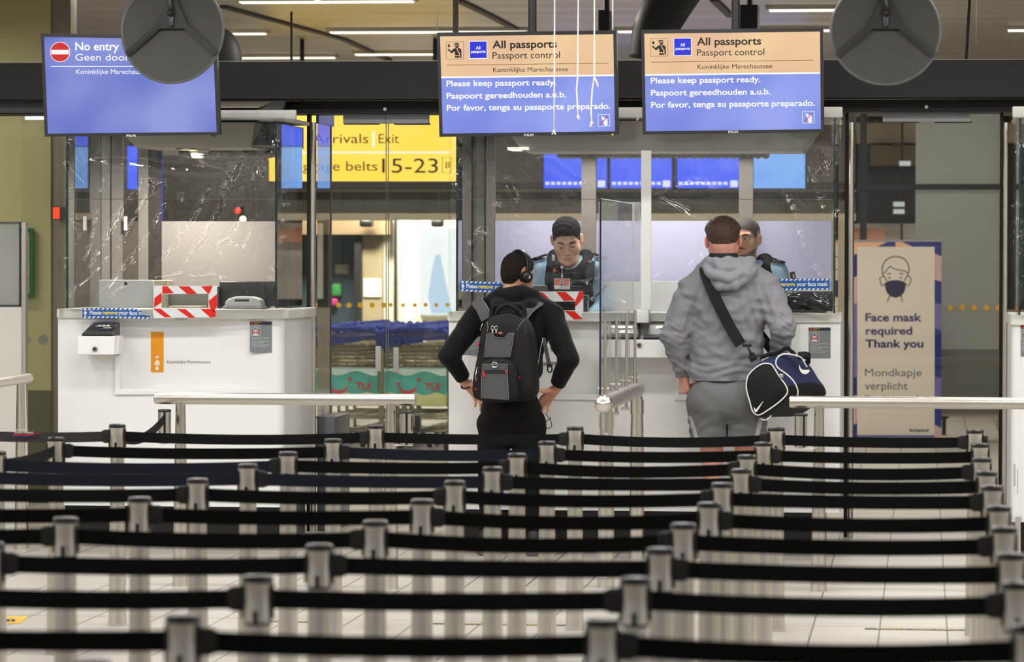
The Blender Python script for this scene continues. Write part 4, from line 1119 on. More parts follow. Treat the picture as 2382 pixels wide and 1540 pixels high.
def side_glass(parent, px, y0, y1, depth=.92, mat=SIDEPANE, edge=TEAL):
    """glass side of a cabin, edge on to the hall"""
    x = X(px); z0, z1 = Z(y1), Z(y0)
    m = MB().add([(x, YB + .02, z0), (x, YB + depth, z0), (x, YB + depth, z1), (x, YB + .02, z1)], [(0, 1, 2, 3)])
    o = m.build('side_glass', mat, parent)
    MB().box((x - .006, YB + .012, z0), (x + .006, YB + .03, z1)).build('glass_edge', edge, o)
    return o

# ---------------------------------------------------------------- closed desk on the left
A = empty('control_desk', F(400, 1278), 'white closed control desk on the left with an orange sticker and no officer', 'desk', 'white passport control desks')
A.location.z = 0
xl, xr = X(135), X(660); xa = X(278); zled = Z(906)
m = MB()
plan(m, rounded(xl, xr, YB, YBF, .0, .05), ZP, zled)
plan(m, [(xl, YB), (xa, YB), (xa, YBF), (xl, YBF)], zled, ZL0)
plan(m, [(xl, YBF), (xl + .05, YBF), (xl + .05, YBK), (xl, YBK)], ZP, ZL0); plan(m, [(xr - .05, YBF), (xr, YBF), (xr, YBK), (xr - .05, YBK)], ZP, ZL0)
rec = [(xa, YB + .055), (X(500), YB + .05), (X(560), YB + .034), (X(605), YB + .01), (X(630), YB + .001)]
plan(m, rec + [(xr - .05 + .05 * math.sin(a), YB + .05 - .05 * math.cos(a)) for a in [i / 8 * PI / 2 for i in range(9)]] + [(xr, YBF), (xa, YBF)], zled, ZL0)
m.build('body', WHITE, A, 'auto')
m = MB(); px_rect(m, F, 268, 826, 280, 918, .018, .03); a = F(280, 918, .018)
p0 = F(268, 906, .018); p1 = F(560, 906.5, .018); 
m.poly([F(268, 918, .018), F(560, 918.5, .004), F(560, 908, .004), F(268, 906, .018)], (0, .05, 0))
m.build('tray_edge', WHITE, A, bevel=.004)
m = MB(); plan(m, rounded(xl - .004, xr + .03, YB - .018, YBF + .16, .006, .06), ZL0, ZL1); plan(m, [(xr - .05, YBF + .16), (xr + .03, YBF + .16), (xr + .03, YBK), (xr - .05, YBK)], ZL0, ZL1); m.build('counter', WHITE2, A, 'auto', bevel=.006)
m = MB(); plan(m, rounded(xl + .03, xr - .03, YB + .05, YBK - .05, 0, .04), .014, ZP - .001); m.build('plinth', PLINTH, A)
m = MB(); plan(m, rounded(xl + .02, xr - .02, YB + .035, YBK - .04, 0, .04), 0, .014); m.build('plinth_trim', PLTRIM, A)
# box that carries the reader
pl = YP(YB - .24); px0, px1 = 180, 266
bx0, bx1 = pl(px0, 800).x, pl(px1, 800).x; bz0, bz1 = pl(200, 825).z, pl(200, 782).z
m = MB().poly([(bx0, YB - .24, bz0), (bx0, YB + .01, bz0 + .0), (bx0, YB + .01, bz1), (bx0, YB - .24, bz1)], (bx1 - bx0, 0, 0))
o = m.build('reader_box', WHITE, A, bevel=.004); lock(A, pl, 221, 812)
reader('black passport reader on the closed white desk at the left', 190, 262, 751, 782, YB - .235, 'passport readers')
pr = YP(YB + .052)
emblem(A, pr, 351, 772, 380.5, 866, True)
mask_poster(A, YP(YB - .002), 581.5, 748, 632, 820)
# cabin over the desk
side_glass(A, 155, 262, 718); side_glass(A, 641, 286, 716)
x0, x1 = X(157), X(640); m = MB().add([(x0, YB + .02, Z(463)), (x1, YB + .02, Z(463)), (x1, YB + .02, Z(282)), (x0, YB + .02, Z(282))], [(0, 1, 2, 3)]); o = m.build('front_glass', PANE, A)
MB().box((x0, YB + .016, Z(464)), (x1, YB + .024, Z(462.6))).build('glass_edge', pm('glass_edge_pale', (150, 148, 140), .2), o)
m = MB().box((X(120), YB - .03, Z(279)), (X(690), YB + .0, Z(256))); m.box((X(120), YB, Z(279)), (X(655), YBK, Z(270))); m.build('roof_front', ROOFW, A, bevel=.006)
zt = at_y(560, 233, YB + .7).z
m = MB().poly([(X(135), YB + .02, Z(258)), (X(650), YB + .02, Z(258)), (X(612), YB + .75, zt), (X(160), YB + .75, zt)], (0, 0, -.03)); m.build('roof_slope', ROOFG, A)
gm = pm('grille_beige', (176, 166, 150), .6, .2, .3, 260)
m = MB().poly([(X(180), YB + .10, Z(257) + .02), (X(596), YB + .10, Z(257) + .02), (X(588), YB + .60, zt - .022), (X(190), YB + .60, zt - .022)], (0, 0, .006)); m.build('roof_grille', gm, A)
# soffit: a cream tray that comes down towards the middle
zs0, zs1 = Z(284), at_y(450, 343, YB + .3).z
m = MB()
def soffit(m, xa_, xb_, xc_, xd_):
    a = [(X(xa_), YB + .03, zs0), (X(xb_), YB + .03, zs0), (X(xb_), YBK, zs0), (X(xa_), YBK, zs0)]
    b_ = [(X(xc_), YB + .30, zs1), (X(xd_), YB + .30, zs1), (X(xd_), YBK - .02, zs1), (X(xc_), YBK - .02, zs1)]
    m.add(a + b_, [(0, 1, 2, 3), (7, 6, 5, 4), (0, 4, 5, 1), (1, 5, 6, 2), (2, 6, 7, 3), (3, 7, 4, 0)])
soffit(m, 262, 590, 290, 562); m.build('soffit', SOFFIT, A)
m = MB().box((X(562), YB + .3, zs1 + .012), (X(640), YBK, Z(284))); m.build('soffit_side', pm('dark_soffit', (72, 72, 76), .4, 0, .05, 4), A)
c = at_y(435, 347, YB + .46); c.z = zs1
o = MB().lathe((c.x, c.y, c.z - .012), [(.068, .012), (.07, .004), (.062, 0), (.056, .004)], 32).build('downlight', CHROME, A, True)
MB().lathe((c.x, c.y, c.z - .010), [(0, 0), (.056, 0), (.056, .006), (0, .006)], 28).build('bulb', emis('downlight_warm', (255, 226, 150), 4.), o)
area('desk_downlight', (c.x, c.y, c.z - .03), .1, .1, 24, (1, .93, .82))
c = at_y(463, 352, YB + .55); c.z = zs1
r = empty('smoke_detector', c, 'white round smoke detector under the roof of the closed desk', 'smoke detector')
MB().lathe(c, [(0, 0), (.064, 0), (.064, -.014), (.055, -.02), (0, -.02)], 30).build('mount', WHITE, r, 'auto')
MB().lathe(c, [(0, -.02), (.052, -.02), (.050, -.034), (.040, -.055), (.024, -.062), (0, -.062)], 30).build('sensor_head', WHITE, r, 'auto')
m = MB()
for i in range(10): a = i * PI / 5; m.box((-.009, -.0475, -.044), (.009, -.043, -.039), Matrix.Translation(c) @ Matrix.Rotation(a, 4, 'Z'))
m.build('vents', pm('vent_dark', (40, 40, 40), .5), r)
# scalloped edge of the roof sheet
def scallops(parent, xs, y, Yp, r=9):
    m = MB()
    for x in xs:
        p = at_y(x, y, Yp); q = r / FPX * Yp
        m.cyl(p + Vector((0, 0, 0)), p + Vector((0, .3, 0)), q, n=14)
    a = at_y(xs[0] - 10, y - 5, Yp); c2 = at_y(xs[-1] + 10, y - 5, Yp)
    m.box((a.x, a.y, a.z - .01), (c2.x, a.y + .3, a.z + .02))
    return m.build('corrugated_edge', pm('roof_sheet', (150, 148, 144), .45, .3, .05, 6), parent, 'auto')
scallops(A, [424 + 18.5 * i for i in range(12)], 356, YBK - .02)

# walls of the closed cabin: grey door leaf, brown column, screens
YBW = 22.15
def backpan(parent, name, x0, x1, y0, y1, mat, Y=YBW, th=.03):
    a = at_y(x0, y1, Y); c = at_y(x1, y0, Y); return MB().box((a.x, Y, a.z), (c.x, Y + th, c.z)).build(name, mat, parent)
GP = pm('cabin_grey', (150, 146, 140), .5, 0, .04, 2); BR = pm('cabin_brown', (96, 88, 80), .5, 0, .15, 6)
backpan(A, 'door_leaf', 216, 285, 300, 735, GP); backpan(A, 'door_gap', 257, 259, 300, 735, BLACK, YBW - .004, .004)
backpan(A, 'column', 285, 322, 515, 735, BR); backpan(A, 'column_panel', 322, 345, 300, 735, GP); backpan(A, 'column', 345, 376, 300, 735, pm('cabin_dark', (62, 56, 52), .4, 0, .1, 5))
backpan(A, 'blue_edge', 374.5, 377.5, 350, 515, pm('blue_edge', (40, 50, 170), .3), YBW - .006, .006)
o = backpan(A, 'screen_panel', 376, 640, 515, 735, pm('panel_grey', (160, 154, 149), .5, 0, .02, 1.5), YBW - .02)
backpan(A, 'notice_slip', 288, 296, 503, 536, PAPER, YBW - .03, .004)
FROST = glassy('cabin_frosted', (.75, .75, .73), .2, .6, haze=.5, hazecol=(.6, .6, .57))
backpan(A, 'frosted_panel', 158, 216, 520, 735, FROST, YBW, .008)
# things on the closed desk
zc_ = ZL1 + .001
def stand_box(name, lab, cat, x0, x1, y0, Y, th, mat, hole=None):
    a = at_y(x0, y0, Y); c = at_y(x1, y0, Y)
    o = MB().box((a.x, Y, zc_), (c.x, Y + th, a.z)).build(name, mat, None, bevel=.003); tag(o, lab, cat); return o
o = stand_box('white_board', 'white upright board with a dark hole, on the closed desk behind the plastic', 'board', 230, 356, 651, YB + .32, .03, pm('board_white', (222, 224, 224), .4, 0, .02, 3))
p = at_y(292.5, 660, YB + .32); MB().cyl(p, p + Vector((0, -.003, 0)), .010, n=18).build('hole', BLACK, o)
stand_box('beige_box', 'beige box on the closed desk behind the red and white frame', 'box', 358, 388, 652, YB + .24, .2, pm('beige_card', (206, 196, 172), .6, 0, .04, 6))
stand_box('grey_case', 'grey computer case behind the red and white frame on the closed desk', 'computer case', 388, 505, 666, YB + .30, .18, pm('case_grey', (140, 140, 136), .5, 0, .05, 5))
o = stand_box('paper_pile', 'low beige paper pile in the red and white frame on the closed desk', 'paper pile', 392, 466, 712, YB + .05, .2, pm('paper_beige', (214, 200, 172), .6, 0, .05, 6))
def monitor_back(lab, x0, x1, y0, y1, Y, mat=BLACKPL):
    a = at_y(x0, y1, Y); c = at_y(x1, y0, Y)
    r = empty('desk_monitor', (a.x, Y, zc_), lab, 'monitor', 'black monitors seen from behind')
    MB().rbox((a.x, Y, a.z), (c.x, Y + .045, c.z), .008).build('screen_back', mat, r, 'auto')
    mx = (a.x + c.x) / 2
    MB().box((mx - .035, Y + .0, zc_ + .01), (mx + .035, Y + .03, a.z + .05)).build('stand', mat, r)
    MB().rbox((mx - .12, Y - .06, zc_), (mx + .12, Y + .14, zc_ + .014), .005).build('foot', mat, r, 'auto')
    p = at_y((x0 + x1) / 2, (y0 + y1) / 2 - 3, Y - .002); MB().cyl(p, p + Vector((0, -.003, 0)), .008, n=14).build('logo_disc', pm('logo_grey', (70, 70, 72), .4), r)
monitor_back('black monitor seen from behind on the closed desk, beside the white scanner', 510, 640, 655, 712, YB + .36)
a = at_y(522, 718, YB + .14); w = at_y(607, 718, YB + .14).x - a.x
r = empty('hand_scanner', (a.x, a.y, zc_), 'white desk scanner with a dark carrying handle on the closed desk', 'scanner')
m = MB(); hh = at_y(560, 690, YB + .14).z - zc_
for i in range(1):
    pts = [(0, 0), (w, 0), (w, hh * .55), (w * .93, hh * .82), (w * .72, hh), (w * .30, hh), (w * .08, hh * .8), (0, hh * .5)]
    m.poly([(a.x + x, a.y, zc_ + z) for x, z in pts], (0, .15, 0))
m.build('shell', pm('scanner_white', (228, 230, 228), .35, 0, .02, 5), r, bevel=.012)
m = MB(); m.rbox((a.x + w * .28, a.y - .004, zc_ + hh * .60), (a.x + w * .68, a.y + .01, zc_ + hh * .80), .004); m.build('handle_slot', BLACK, r, 'auto')
MB().rbox((a.x - .005, a.y - .006, zc_), (a.x + w + .005, a.y + .156, zc_ + .018), .004).build('base', pm('scanner_base', (196, 198, 198), .4), r, 'auto')

# ---------------------------------------------------------------- double desk in the middle
B = empty('control_desk', F(1500, 1285), 'wide white control desk in the middle where both travellers stand', 'desk', 'white passport control desks')
B.location.z = 0
xl, xr = X(1044), X(1955); zled = Z(918); xm0, xm1 = X(1394), X(1605)
zl0, zl1 = Z(749, YB, 1500), Z(727, YB, 1500)
m = MB()
plan(m, rounded(xl, xr, YB, YBF, .0, .03), ZP, zled)
plan(m, [(xl, YBF), (xl + .05, YBF), (xl + .05, YBK), (xl, YBK)], ZP, zl0); plan(m, [(xr - .05, YBF), (xr, YBF), (xr, YBK), (xr - .05, YBK)], ZP, zl0)
def recess(m, xa_, xb_, left_to_right=True):
    s_ = [(0, .05), (.5, .048), (.72, .034), (.9, .012), (1, .001)]
    pts = [(xa_ + (xb_ - xa_) * t, YB + d) for t, d in s_]
    if xb_ < xa_: pts = pts[::-1]
    plan(m, pts + [(max(xa_, xb_), YBF), (min(xa_, xb_), YBF)], zled, zl0)
plan(m, [(xm0, YB), (xm1, YB), (xm1, YBF), (xm0, YBF)], zled, zl0)
recess(m, xm0, X(1090)); recess(m, xm1, X(1860))
plan(m, [(xl, YB), (X(1090), YB), (X(1090), YBF), (xl, YBF)], zled, zl0); plan(m, [(X(1860), YB), (xr, YB), (xr, YBF), (X(1860), YBF)], zled, zl0)
m.build('body', WHITE, B, 'auto')
m = MB(); m.poly([F(1180, 928, .004), F(1394, 931, .018), F(1394, 918, .018), F(1180, 917, .004)], (0, .05, 0)); m.poly([F(1570, 931, .018), F(1700, 932, .004), F(1700, 920, .004), F(1570, 919, .018)], (0, .05, 0))
px_rect(m, F, 1568, 880, 1580, 931, .018, .03); m.build('tray_edge', WHITE, B, bevel=.004)
m = MB(); plan(m, rounded(xl - .006, xr + .006, YB - .018, YBF + .02, .006, .02), zl0, zl1); m.build('counter', WHITE2, B, 'auto', bevel=.006)
m = MB(); plan(m, rounded(xl + .03, xr - .10, YB + .05, YBK - .05, 0, .04), .014, ZP - .001); m.build('plinth', PLINTH, B)
m = MB(); plan(m, rounded(xl + .02, xr - .09, YB + .035, YBK - .04, 0, .04), 0, .014); m.build('plinth_trim', PLTRIM, B)
pl = YP(YB - .24); bx0, bx1 = pl(1398, 800).x, pl(1606, 800).x; bz0, bz1 = pl(1480, 832).z, pl(1480, 790).z
m = MB().poly([(bx0, YB - .24, bz0), (bx0, YB + .01, bz0), (bx0, YB + .01, bz1), (bx0, YB - .24, bz1)], (bx1 - bx0, 0, 0)); m.build('reader_box', WHITE, B, bevel=.004)
lock(B, pl, 1487, 803)
reader('black passport reader behind the upright steel rods on the double desk', 1401, 1486, 752, 790, YB - .235, 'passport readers')
reader('black passport reader at the elbow of the traveller in grey on the double desk', 1496, 1585, 752, 790, YB - .235, 'passport readers')
emblem(B, YP(YB + .046), 1206, 778, 1236, 872, True)
mask_poster(B, F, 1881, 762, 1932, 834); mask_poster(B, F, 1068, 755, 1116, 826)
m = MB(); px_rect(m, YP(YB + .03), 1256, 802, 1318, 862 - 20, .001, .001); sh = m.build('white_notice', PAPER, B)
m = MB(); text(m, YP(YB + .029), 'YOU', 1277, 1312, 818, 9, .002); text(m, YP(YB + .029), 'KEEP', 1277, 1316, 800, 9, .002); m.build('lettering', GREYINK, sh)
# cabin
side_glass(B, 1062, 262, 722); side_glass(B, 1940, 275, 728)
x0, x1 = X(1064), X(1939)
m = MB().add([(x0, YB + .02, Z(463)), (x1, YB + .02, Z(463)), (x1, YB + .02, Z(282)), (x0, YB + .02, Z(282))], [(0, 1, 2, 3)]); o = m.build('front_glass', PANE, B)
MB().box((x0, YB + .016, Z(464)), (x1, YB + .024, Z(463))).build('glass_edge', pm('glass_edge_pale', (150, 148, 140), .2), o)
m = MB().box((X(1030), YB - .03, Z(277)), (X(1958), YB + .0, Z(252))); m.box((X(1030), YB, Z(279)), (X(1950), YBK, Z(270))); m.build('roof_front', ROOFW, B, bevel=.006)
zs1b = at_y(1500, 352, YB + .35).z
m = MB(); a = [(X(1158), YB + .03, Z(282)), (X(1905), YB + .03, Z(282)), (X(1905), YBK, Z(282)), (X(1158), YBK, Z(282))]
b_ = [(X(1200), YB + .35, zs1b), (X(1858), YB + .35, zs1b), (X(1858), YBK - .02, zs1b), (X(1200), YBK - .02, zs1b)]
m.add(a + b_, [(0, 1, 2, 3), (7, 6, 5, 4), (0, 4, 5, 1), (1, 5, 6, 2), (2, 6, 7, 3), (3, 7, 4, 0)]); m.build('soffit', SOFFIT, B)
scallops(B, [1304 + 18.9 * i for i in range(26)], 358, YBK - .02)
p = at_y(1180, 342, YB + .3); q = at_y(1242, 356, YB + .6); MB().box(p, q + Vector((0, 0, .01))).build('strip_lamp', emis('strip_warm', (250, 244, 226), 1.2), B)
# middle post of the cabin
m = MB(); px_rect(m, YP(YB - .10), 1491, 350, 1515, 722, 0, .012); m.build('middle_post', pm('post_white', (240, 241, 238), .4, 0, .02, 4), B, bevel=.004)
m = MB().rbox(at_y(1480, 752, YB - .10), at_y(1512, 720, YB - .02), .008); m.build('post_foot', WHITE, B, 'auto')
for xx_ in (1290, 1480, 1700):
    c_ = at_y(xx_, 400, YB + .62); area('desk_downlight', (c_.x, c_.y, zs1b - .02), .5, .08, 6, (1, .96, .9))
# back of the cabin
STEELG = pm('cabin_steel', (138, 132, 126), .4, .4, .04, 3)
LAV = pm('frosted_back', (194, 194, 222), .4, 0, .02, 1)  # white panel; the blue light falling on it is put into its tint
backpan(B, 'back_panel', 1150, 1934, 514, 660, LAV); backpan(B, 'back_cabinet', 1380, 1934, 656, 760, WHITE, YBW - .3, .2)
backpan(B, 'cabin_post', 1352, 1386, 300, 700, STEELG, YBW - .05, .06); backpan(B, 'cabin_post', 1718, 1752, 300, 720, STEELG, YBW - .05, .06)
backpan(B, 'side_panel', 1066, 1127, 300, 735, glassy('cabin_smoke', (.52, .52, .50), .15, .6, haze=.35, hazecol=(.4, .4, .38)), YBW, .01)
backpan(B, 'panel_gap', 1126, 1130, 300, 735, BLACK, YBW - .004); backpan(B, 'side_post', 1130, 1152, 300, 735, STEELG, YBW)
backpan(B, 'hanging_sheet', 1392, 1490, 470, 655, glassy('cloudy_sheet', (.86, .86, .9), .1, .5, haze=.28, hazecol=(.8, .8, .82)), YB + .5, .004)
m = MB()
for x in (1436, 1478): px_rect(m, YP(YBW - .03), x, 478, x + 7, 512, 0, .01)
m.build('cabin_handle', BLACK, B)
zc_ = zl1 + .001
monitor_back('black monitor seen from behind at the right end of the double desk', 1812, 1937, 678, 724, YB + .22)
monitor_back('small grey monitor between the backpack traveller and the seated officer', 1239, 1272, 664, 712, YB + .26, pm('grey_monitor', (66, 68, 70), .4))
# dark keyboard tray seen through the opening of the tape frame
o = stand_box('document_tray', 'black document tray inside the red and white tape frame on the double desk', 'tray', 1262, 1366, 686, YB + .12, .12, pm('tray_black', (10, 10, 11), .3))
m = MB().tube(smooth_pts([at_y(1412, 664, YB + .2), at_y(1385, 690, YB + .2), at_y(1360, 702, YB + .2), at_y(1352, 716, YB + .2), at_y(1350, 727, YB + .2)], 5), .006, 8); o = m.build('desk_cable', BLACKPL, None, True); tag(o, 'black cable hanging over the double desk beside the red and white tape frame', 'cable')

# ---------------------------------------------------------------- third desk, cut by the right edge
C = empty('control_desk', F(2420, 1200), 'white control desk cut off by the right edge of the photo', 'desk', 'white passport control desks')
C.location.z = 0
xl, xr = X(2352), X(3000)
m = MB(); plan(m, rounded(xl, xr, YB, YBK, .03, 0), Z(1198), Z(748)); m.build('body', WHITE, C, 'auto')
m = MB(); plan(m, rounded(xl - .006, xr, YB - .018, YBK, .02, 0), Z(749), Z(726)); m.build('counter', WHITE2, C, 'auto')
m = MB(); plan(m, rounded(xl + .03, xr, YB + .05, YBK, 0, 0), 0, Z(1198)); m.build('plinth', PLINTH, C)
m = MB(); px_rect(m, YP(YB + .0), 2362, 1202, 2374, 1290, .02, .05); m.build('steel_leg', STEEL, C)
mask_poster(C, F, 2374, 757, 2426, 830)
side_glass(C, 2371, 275, 728)
m = MB().box((X(2352), YB - .03, Z(278)), (X(3020), YB, Z(252))); m.box((X(2360), YB, Z(278)), (X(3020), YBK, Z(268))); m.build('roof_front', ROOFW, C, bevel=.006)
m = MB(); 
for s_ in ((2358, 1080, 2362, 1130), (2366, 1090, 2368, 1150)): px_rect(m, F, *s_, .001)
m.build('scuff', pm('scuff_grey', (186, 184, 176), .6), C)

# ---------------------------------------------------------------- white partition at the far left
r = empty('white_partition', at_y(20, 1276, 21.5), 'white half-height partition with frosted glass at the left edge', 'partition'); r.location.z = 0
Yq = 21.5; pl = YP(Yq)
m = MB(); px_rect(m, pl, -110, 714, 50, 1268, 0, .06); m.build('panel', pm('partition_white', (222, 220, 212), .4, 0, .02, 3), r)
m = MB(); px_rect(m, pl, -110, 518, 47, 710, -.01, .01); g = m.build('glass', glassy('partition_frost', (.8, .83, .82), .2, .6, haze=.6, hazecol=(.75, .77, .75)), r)
m = MB(); px_rect(m, pl, -110, 709, 51, 714, .002, .04); px_rect(m, pl, -110, 516, 54, 519, .002, .04); m.build('glass_rail', pm('rail_dark', (84, 84, 88), .4, .5), r)
m = MB(); px_rect(m, pl, 45, 518, 47.5, 712, .002, .02); m.build('glass_edge', TEAL, r)
m = MB(); px_rect(m, pl, 51, 517, 60, 1276, .006, .06); m.build('post', STEEL, r)

# ================================================================== GLASS GATES
GATEGL = glassy('gate_glass', (.95, .96, .94), 0, 1.1)
PAD = pm('handle_pad', (186, 186, 182), .5, 0, .03, 20)
def gate_post(name, lab, x0, x1, ytop, ybot, Y):
    a = at_y(x0, ybot, Y); c = at_y(x1, ytop, Y); r = empty(name, ((a.x + c.x) / 2, Y, 0), lab, 'gate post')
    w = (c.x - a.x)
    MB().box((a.x, Y, 0), (a.x + w * .36, Y + .06, c.z)).build('dark_channel', pm('channel_bronze', (36, 32, 28), .35, .5), r)
    MB().cyl((a.x + w * .68, Y - .005, 0), (a.x + w * .68, Y - .005, c.z - .06), w * .33, n=24).build('steel_tube', STEEL, r, 'auto')
    return r
gate_post('gate_post', 'steel gate post between the closed desk and the arrivals gate', 713, 736, 262, 1245, YG - .06)
gate_post('gate_post', 'steel gate post between the double desk and the face mask gate', 1962, 1988, 262, 1245, YG - .06)
gate_post('gate_post', 'steel gate post beside the white desk at the right edge', 2322, 2346, 262, 1245, YG - .06)
def pane(name, lab, x0, x1, y0, y1, Y, pads, edges):
    a = at_y(x0, y1, Y); c = at_y(x1, y0, Y)
    m = MB().add([(a.x, Y, .02), (c.x, Y, .02), (c.x, Y, c.z), (a.x, Y, c.z)], [(0, 1, 2, 3)])
    r = m.build(name, GATEGL); struct(r)
    m = MB()
    for x in edges: px_rect(m, YP(Y), x - .8, y0, x + .8, 1195, .001, .008)
    m.build('glass_edge', pm('edge_greenish', (112, 122, 112), .2), r)
    for x, ya, yb_ in pads:
        px = MB(); p = YP(Y); a_ = p(x - 6.8, yb_); c_ = p(x + 6.8, ya); px.rbox((a_.x, Y - .012, a_.z), (c_.x, Y - .002, c_.z), .006); px.build('handle_pad', PAD, r, 'auto')
    return r
pane('door_1', '', 770, 899, 270, 1200, YG, ((880.5, 805, 864),), (898,))
pane('door_2', '', 902, 1060, 270, 1200, YG + .02, ((921.5, 808, 867),), (903,))
pane('door_3', '', 1990, 2330, 266, 1200, YG + .02, (), ())
pane('door_4', '', 50, 150, 266, 1200, YG, (), ())
m = MB(); px_disc(m, YP(YG - .002), 101, 790, 12, .002); o = m.build('glass_dot', pm('grey_dot', (150, 154, 146), .5)); tag(o, 'larger grey disc sticker on the glass beside the closed desk', 'dot sticker')
m = MB(); px_disc(m, YP(YG - .002), 62, 791, 11, .002); o = m.build('glass_dot', MATS['grey_dot']); tag(o, 'grey disc sticker on the glass half hidden by the white partition', 'dot sticker')
# door closers over the gates
DG = pm('closer_grey', (176, 176, 178), .4, .3, .02, 8)
for x0, x1, y0, y1, lab, xs in ((798, 995, 266, 287, 'grey door closer rail over the arrivals gate', 897), (2053, 2257, 262, 283, 'grey door closer rail over the face mask gate', 2154)):
    r = empty('door_closer', at_y((x0 + x1) / 2, y1, YG - .1), lab, 'door closer', 'door closer rails')
    m = MB(); px_rect(m, YP(YG - .1), x0, y0, xs - .5, y1, 0, .08); px_rect(m, YP(YG - .1), xs + .5, y0, x1, y1, 0, .08); m.build('rail', DG, r)
    m = MB(); px_rect(m, YP(YG - .06), x0 + 2, y1 - 1, xs - 16, y1 + 2.5, 0, .05); px_rect(m, YP(YG - .06), xs + 20, y1 - 1, x1 + 4, y1 + 3, 0, .05); m.build('guide', pm('closer_dark', (112, 112, 112), .4), r)
# fixed side panes right of the steel post, at right angles to the gates; they mirror the lit signs
for px, lab in ((738, 'glass side pane of the arrivals gate, right of the steel post'), ):
    a = at_y(px, 600, YG); x = a.x
    r = empty('side_pane', (x, YG, 0), lab, 'glass pane')
    z1 = at_y(px, 283, YG).z
    MB().add([(x, YG, .1), (x, YG + .52, .1), (x, YG + .52, z1), (x, YG, z1)], [(0, 1, 2, 3)]).build('glass', glassy('side_glass_mirror', (.66, .68, .67), 0, 1.9, haze=.18, hazecol=(.55, .56, .54)), r)
    MB().box((x - .008, YG, z1 - .01), (x + .008, YG + .60, z1 + .08)).build('blue_reflection_bar', pm('blue_reflection', (34, 92, 230), .25, 0), r)  # solid blue bar drawn for a screen's reflection in the glass
    MB().box((x - .005, YG + .515, .1), (x + .005, YG + .525, z1)).build('pane_edge', pm('edge_grey', (104, 106, 104), .3), r)
    q = at_y(736, 1012, YG - .05); s_ = at_y(784, 966, YG + .3)
    MB().rbox((q.x, YG - .02, .0), (q.x + .115, YG + .55, at_y(760, 968, YG).z), .008).build('base_box', pm('base_box_grey', (96, 98, 104), .4, .2, .04, 5), r, 'auto')
# ================================================================== TAPES, SHEETS, CARTS, BANNER
TBLUE = pm('tape_blue', (34, 92, 168), .35, 0, .05, 20, .1, 12); TWHITE = pm('tape_white', (226, 230, 232), .35, 0, .02); TYEL = pm('tape_yellow', (244, 220, 70), .4); TRED = pm('tape_red', (222, 34, 20), .32, 0, .04, 10)
YT = YB - .095
def face_tape(lab, x0, x1, y0, y1, sl, words, Y=YT, fold=False, bow=0., deskw=None):
    """blue strip with white dashes along both edges and a message"""
    pl0 = YP(Y)
    class B_:
        n = pl0.n
        def __call__(s, x, y, off=0.):
            t = (x - x0) / (x1 - x0); return pl0(x, y + bow * 4 * t * (1 - t), off + .003 * math.sin(t * 14) + .003)
    w = B_()
    r = empty('tape_strip', pl0(x0, y1), lab, 'tape strip', 'blue face mask tape strips')
    m = MB()
    N = 36
    vs = []
    for i in range(N + 1):
        x = x0 + (x1 - x0) * i / N; yy0 = y0 + sl * (x - x0); yy1 = y1 + sl * (x - x0)
        if fold and x > x1 - 34: yy0 += (x - (x1 - 34)) * .45
        vs += [w(x, yy1), w(x, yy0)]
    m.add(vs, [(2 * i, 2 * i + 2, 2 * i + 3, 2 * i + 1) for i in range(N)]); m.build('strip', TBLUE, r, True)
    m = MB(); k = x0 + 2
    while k < x1 - 8:
        f = (k - (x1 - 34)) * .45 if fold and k > x1 - 34 else 0
        yy = y0 + sl * (k - x0) + f; px_poly(m, w, [(k, yy + 4), (k + 5, yy + 4), (k + 8, yy), (k + 3, yy)], .001)
        yy = y1 + sl * (k - x0); px_poly(m, w, [(k, yy), (k + 5, yy), (k + 8, yy - 4), (k + 3, yy - 4)], .001); k += 10.4
    h = y1 - y0; cx = x0 + 7; b_ = y1 - 5 + sl * 7
    px_poly(m, w, [(cx - 3.4, b_ - 5), (cx - 3.4, b_ - 9), (cx, b_ - 12), (cx + 3.4, b_ - 9), (cx + 3.4, b_ - 5)], .001); px_disc(m, w, cx, b_ - 2.4, 2.2, .001, 12); px_poly(m, w, [(cx - 2.4, b_ - 13), (cx + 2.4, b_ - 13), (cx + 3, b_ - 15.5), (cx, b_ - 14.5), (cx - 3, b_ - 15.5)], .001)
    for wd, a, c in words:
        if wd != 'remove': text(m, w, wd, a, c, y1 - h * .36 + sl * (a - x0), 9.2, .001, .022, sl)
    m.build('lettering', TWHITE, r)
    m = MB()
    for wd, a, c in words:
        if wd == 'remove': text(m, w, wd, a, c, y1 - h * .36 + sl * (a - x0), 9.2, .001, .022, sl)
    m.build('yellow_lettering', TYEL, r)
    if fold:
        m = MB(); m.add([w(x1 - 3, y1 - 12, .004), w(x1, y1 - 5, .006), w(x1 - 22, y1 - 8, .012), w(x1 - 12, y1 - 16, .010)], [(0, 1, 2, 3)]); m.build('curled_corner', pm('tape_grey_back', (150, 156, 160), .4), r)
face_tape('creased blue face mask tape on the counter edge of the closed desk, right corner curled', 192, 349, 717, 740, .012, [('Please', 209, 236), ('remove', 239, 274), ('your face mask', 276, 347)], fold=True, bow=-1.)
face_tape('blue face mask tape on the plastic, half hidden by the backpack traveller', 1070, 1228, 653, 677, .014, [('Please', 1085, 1111), ('remove', 1113, 1147), ('your face mask', 1150, 1224)], bow=2.)
face_tape('blue face mask tape on the plastic, half hidden by the traveller in grey', 1772, 1930, 649, 675, -.004, [('Please', 1779, 1809), ('remove', 1814, 1849), ('your face mask', 1853, 1926)])

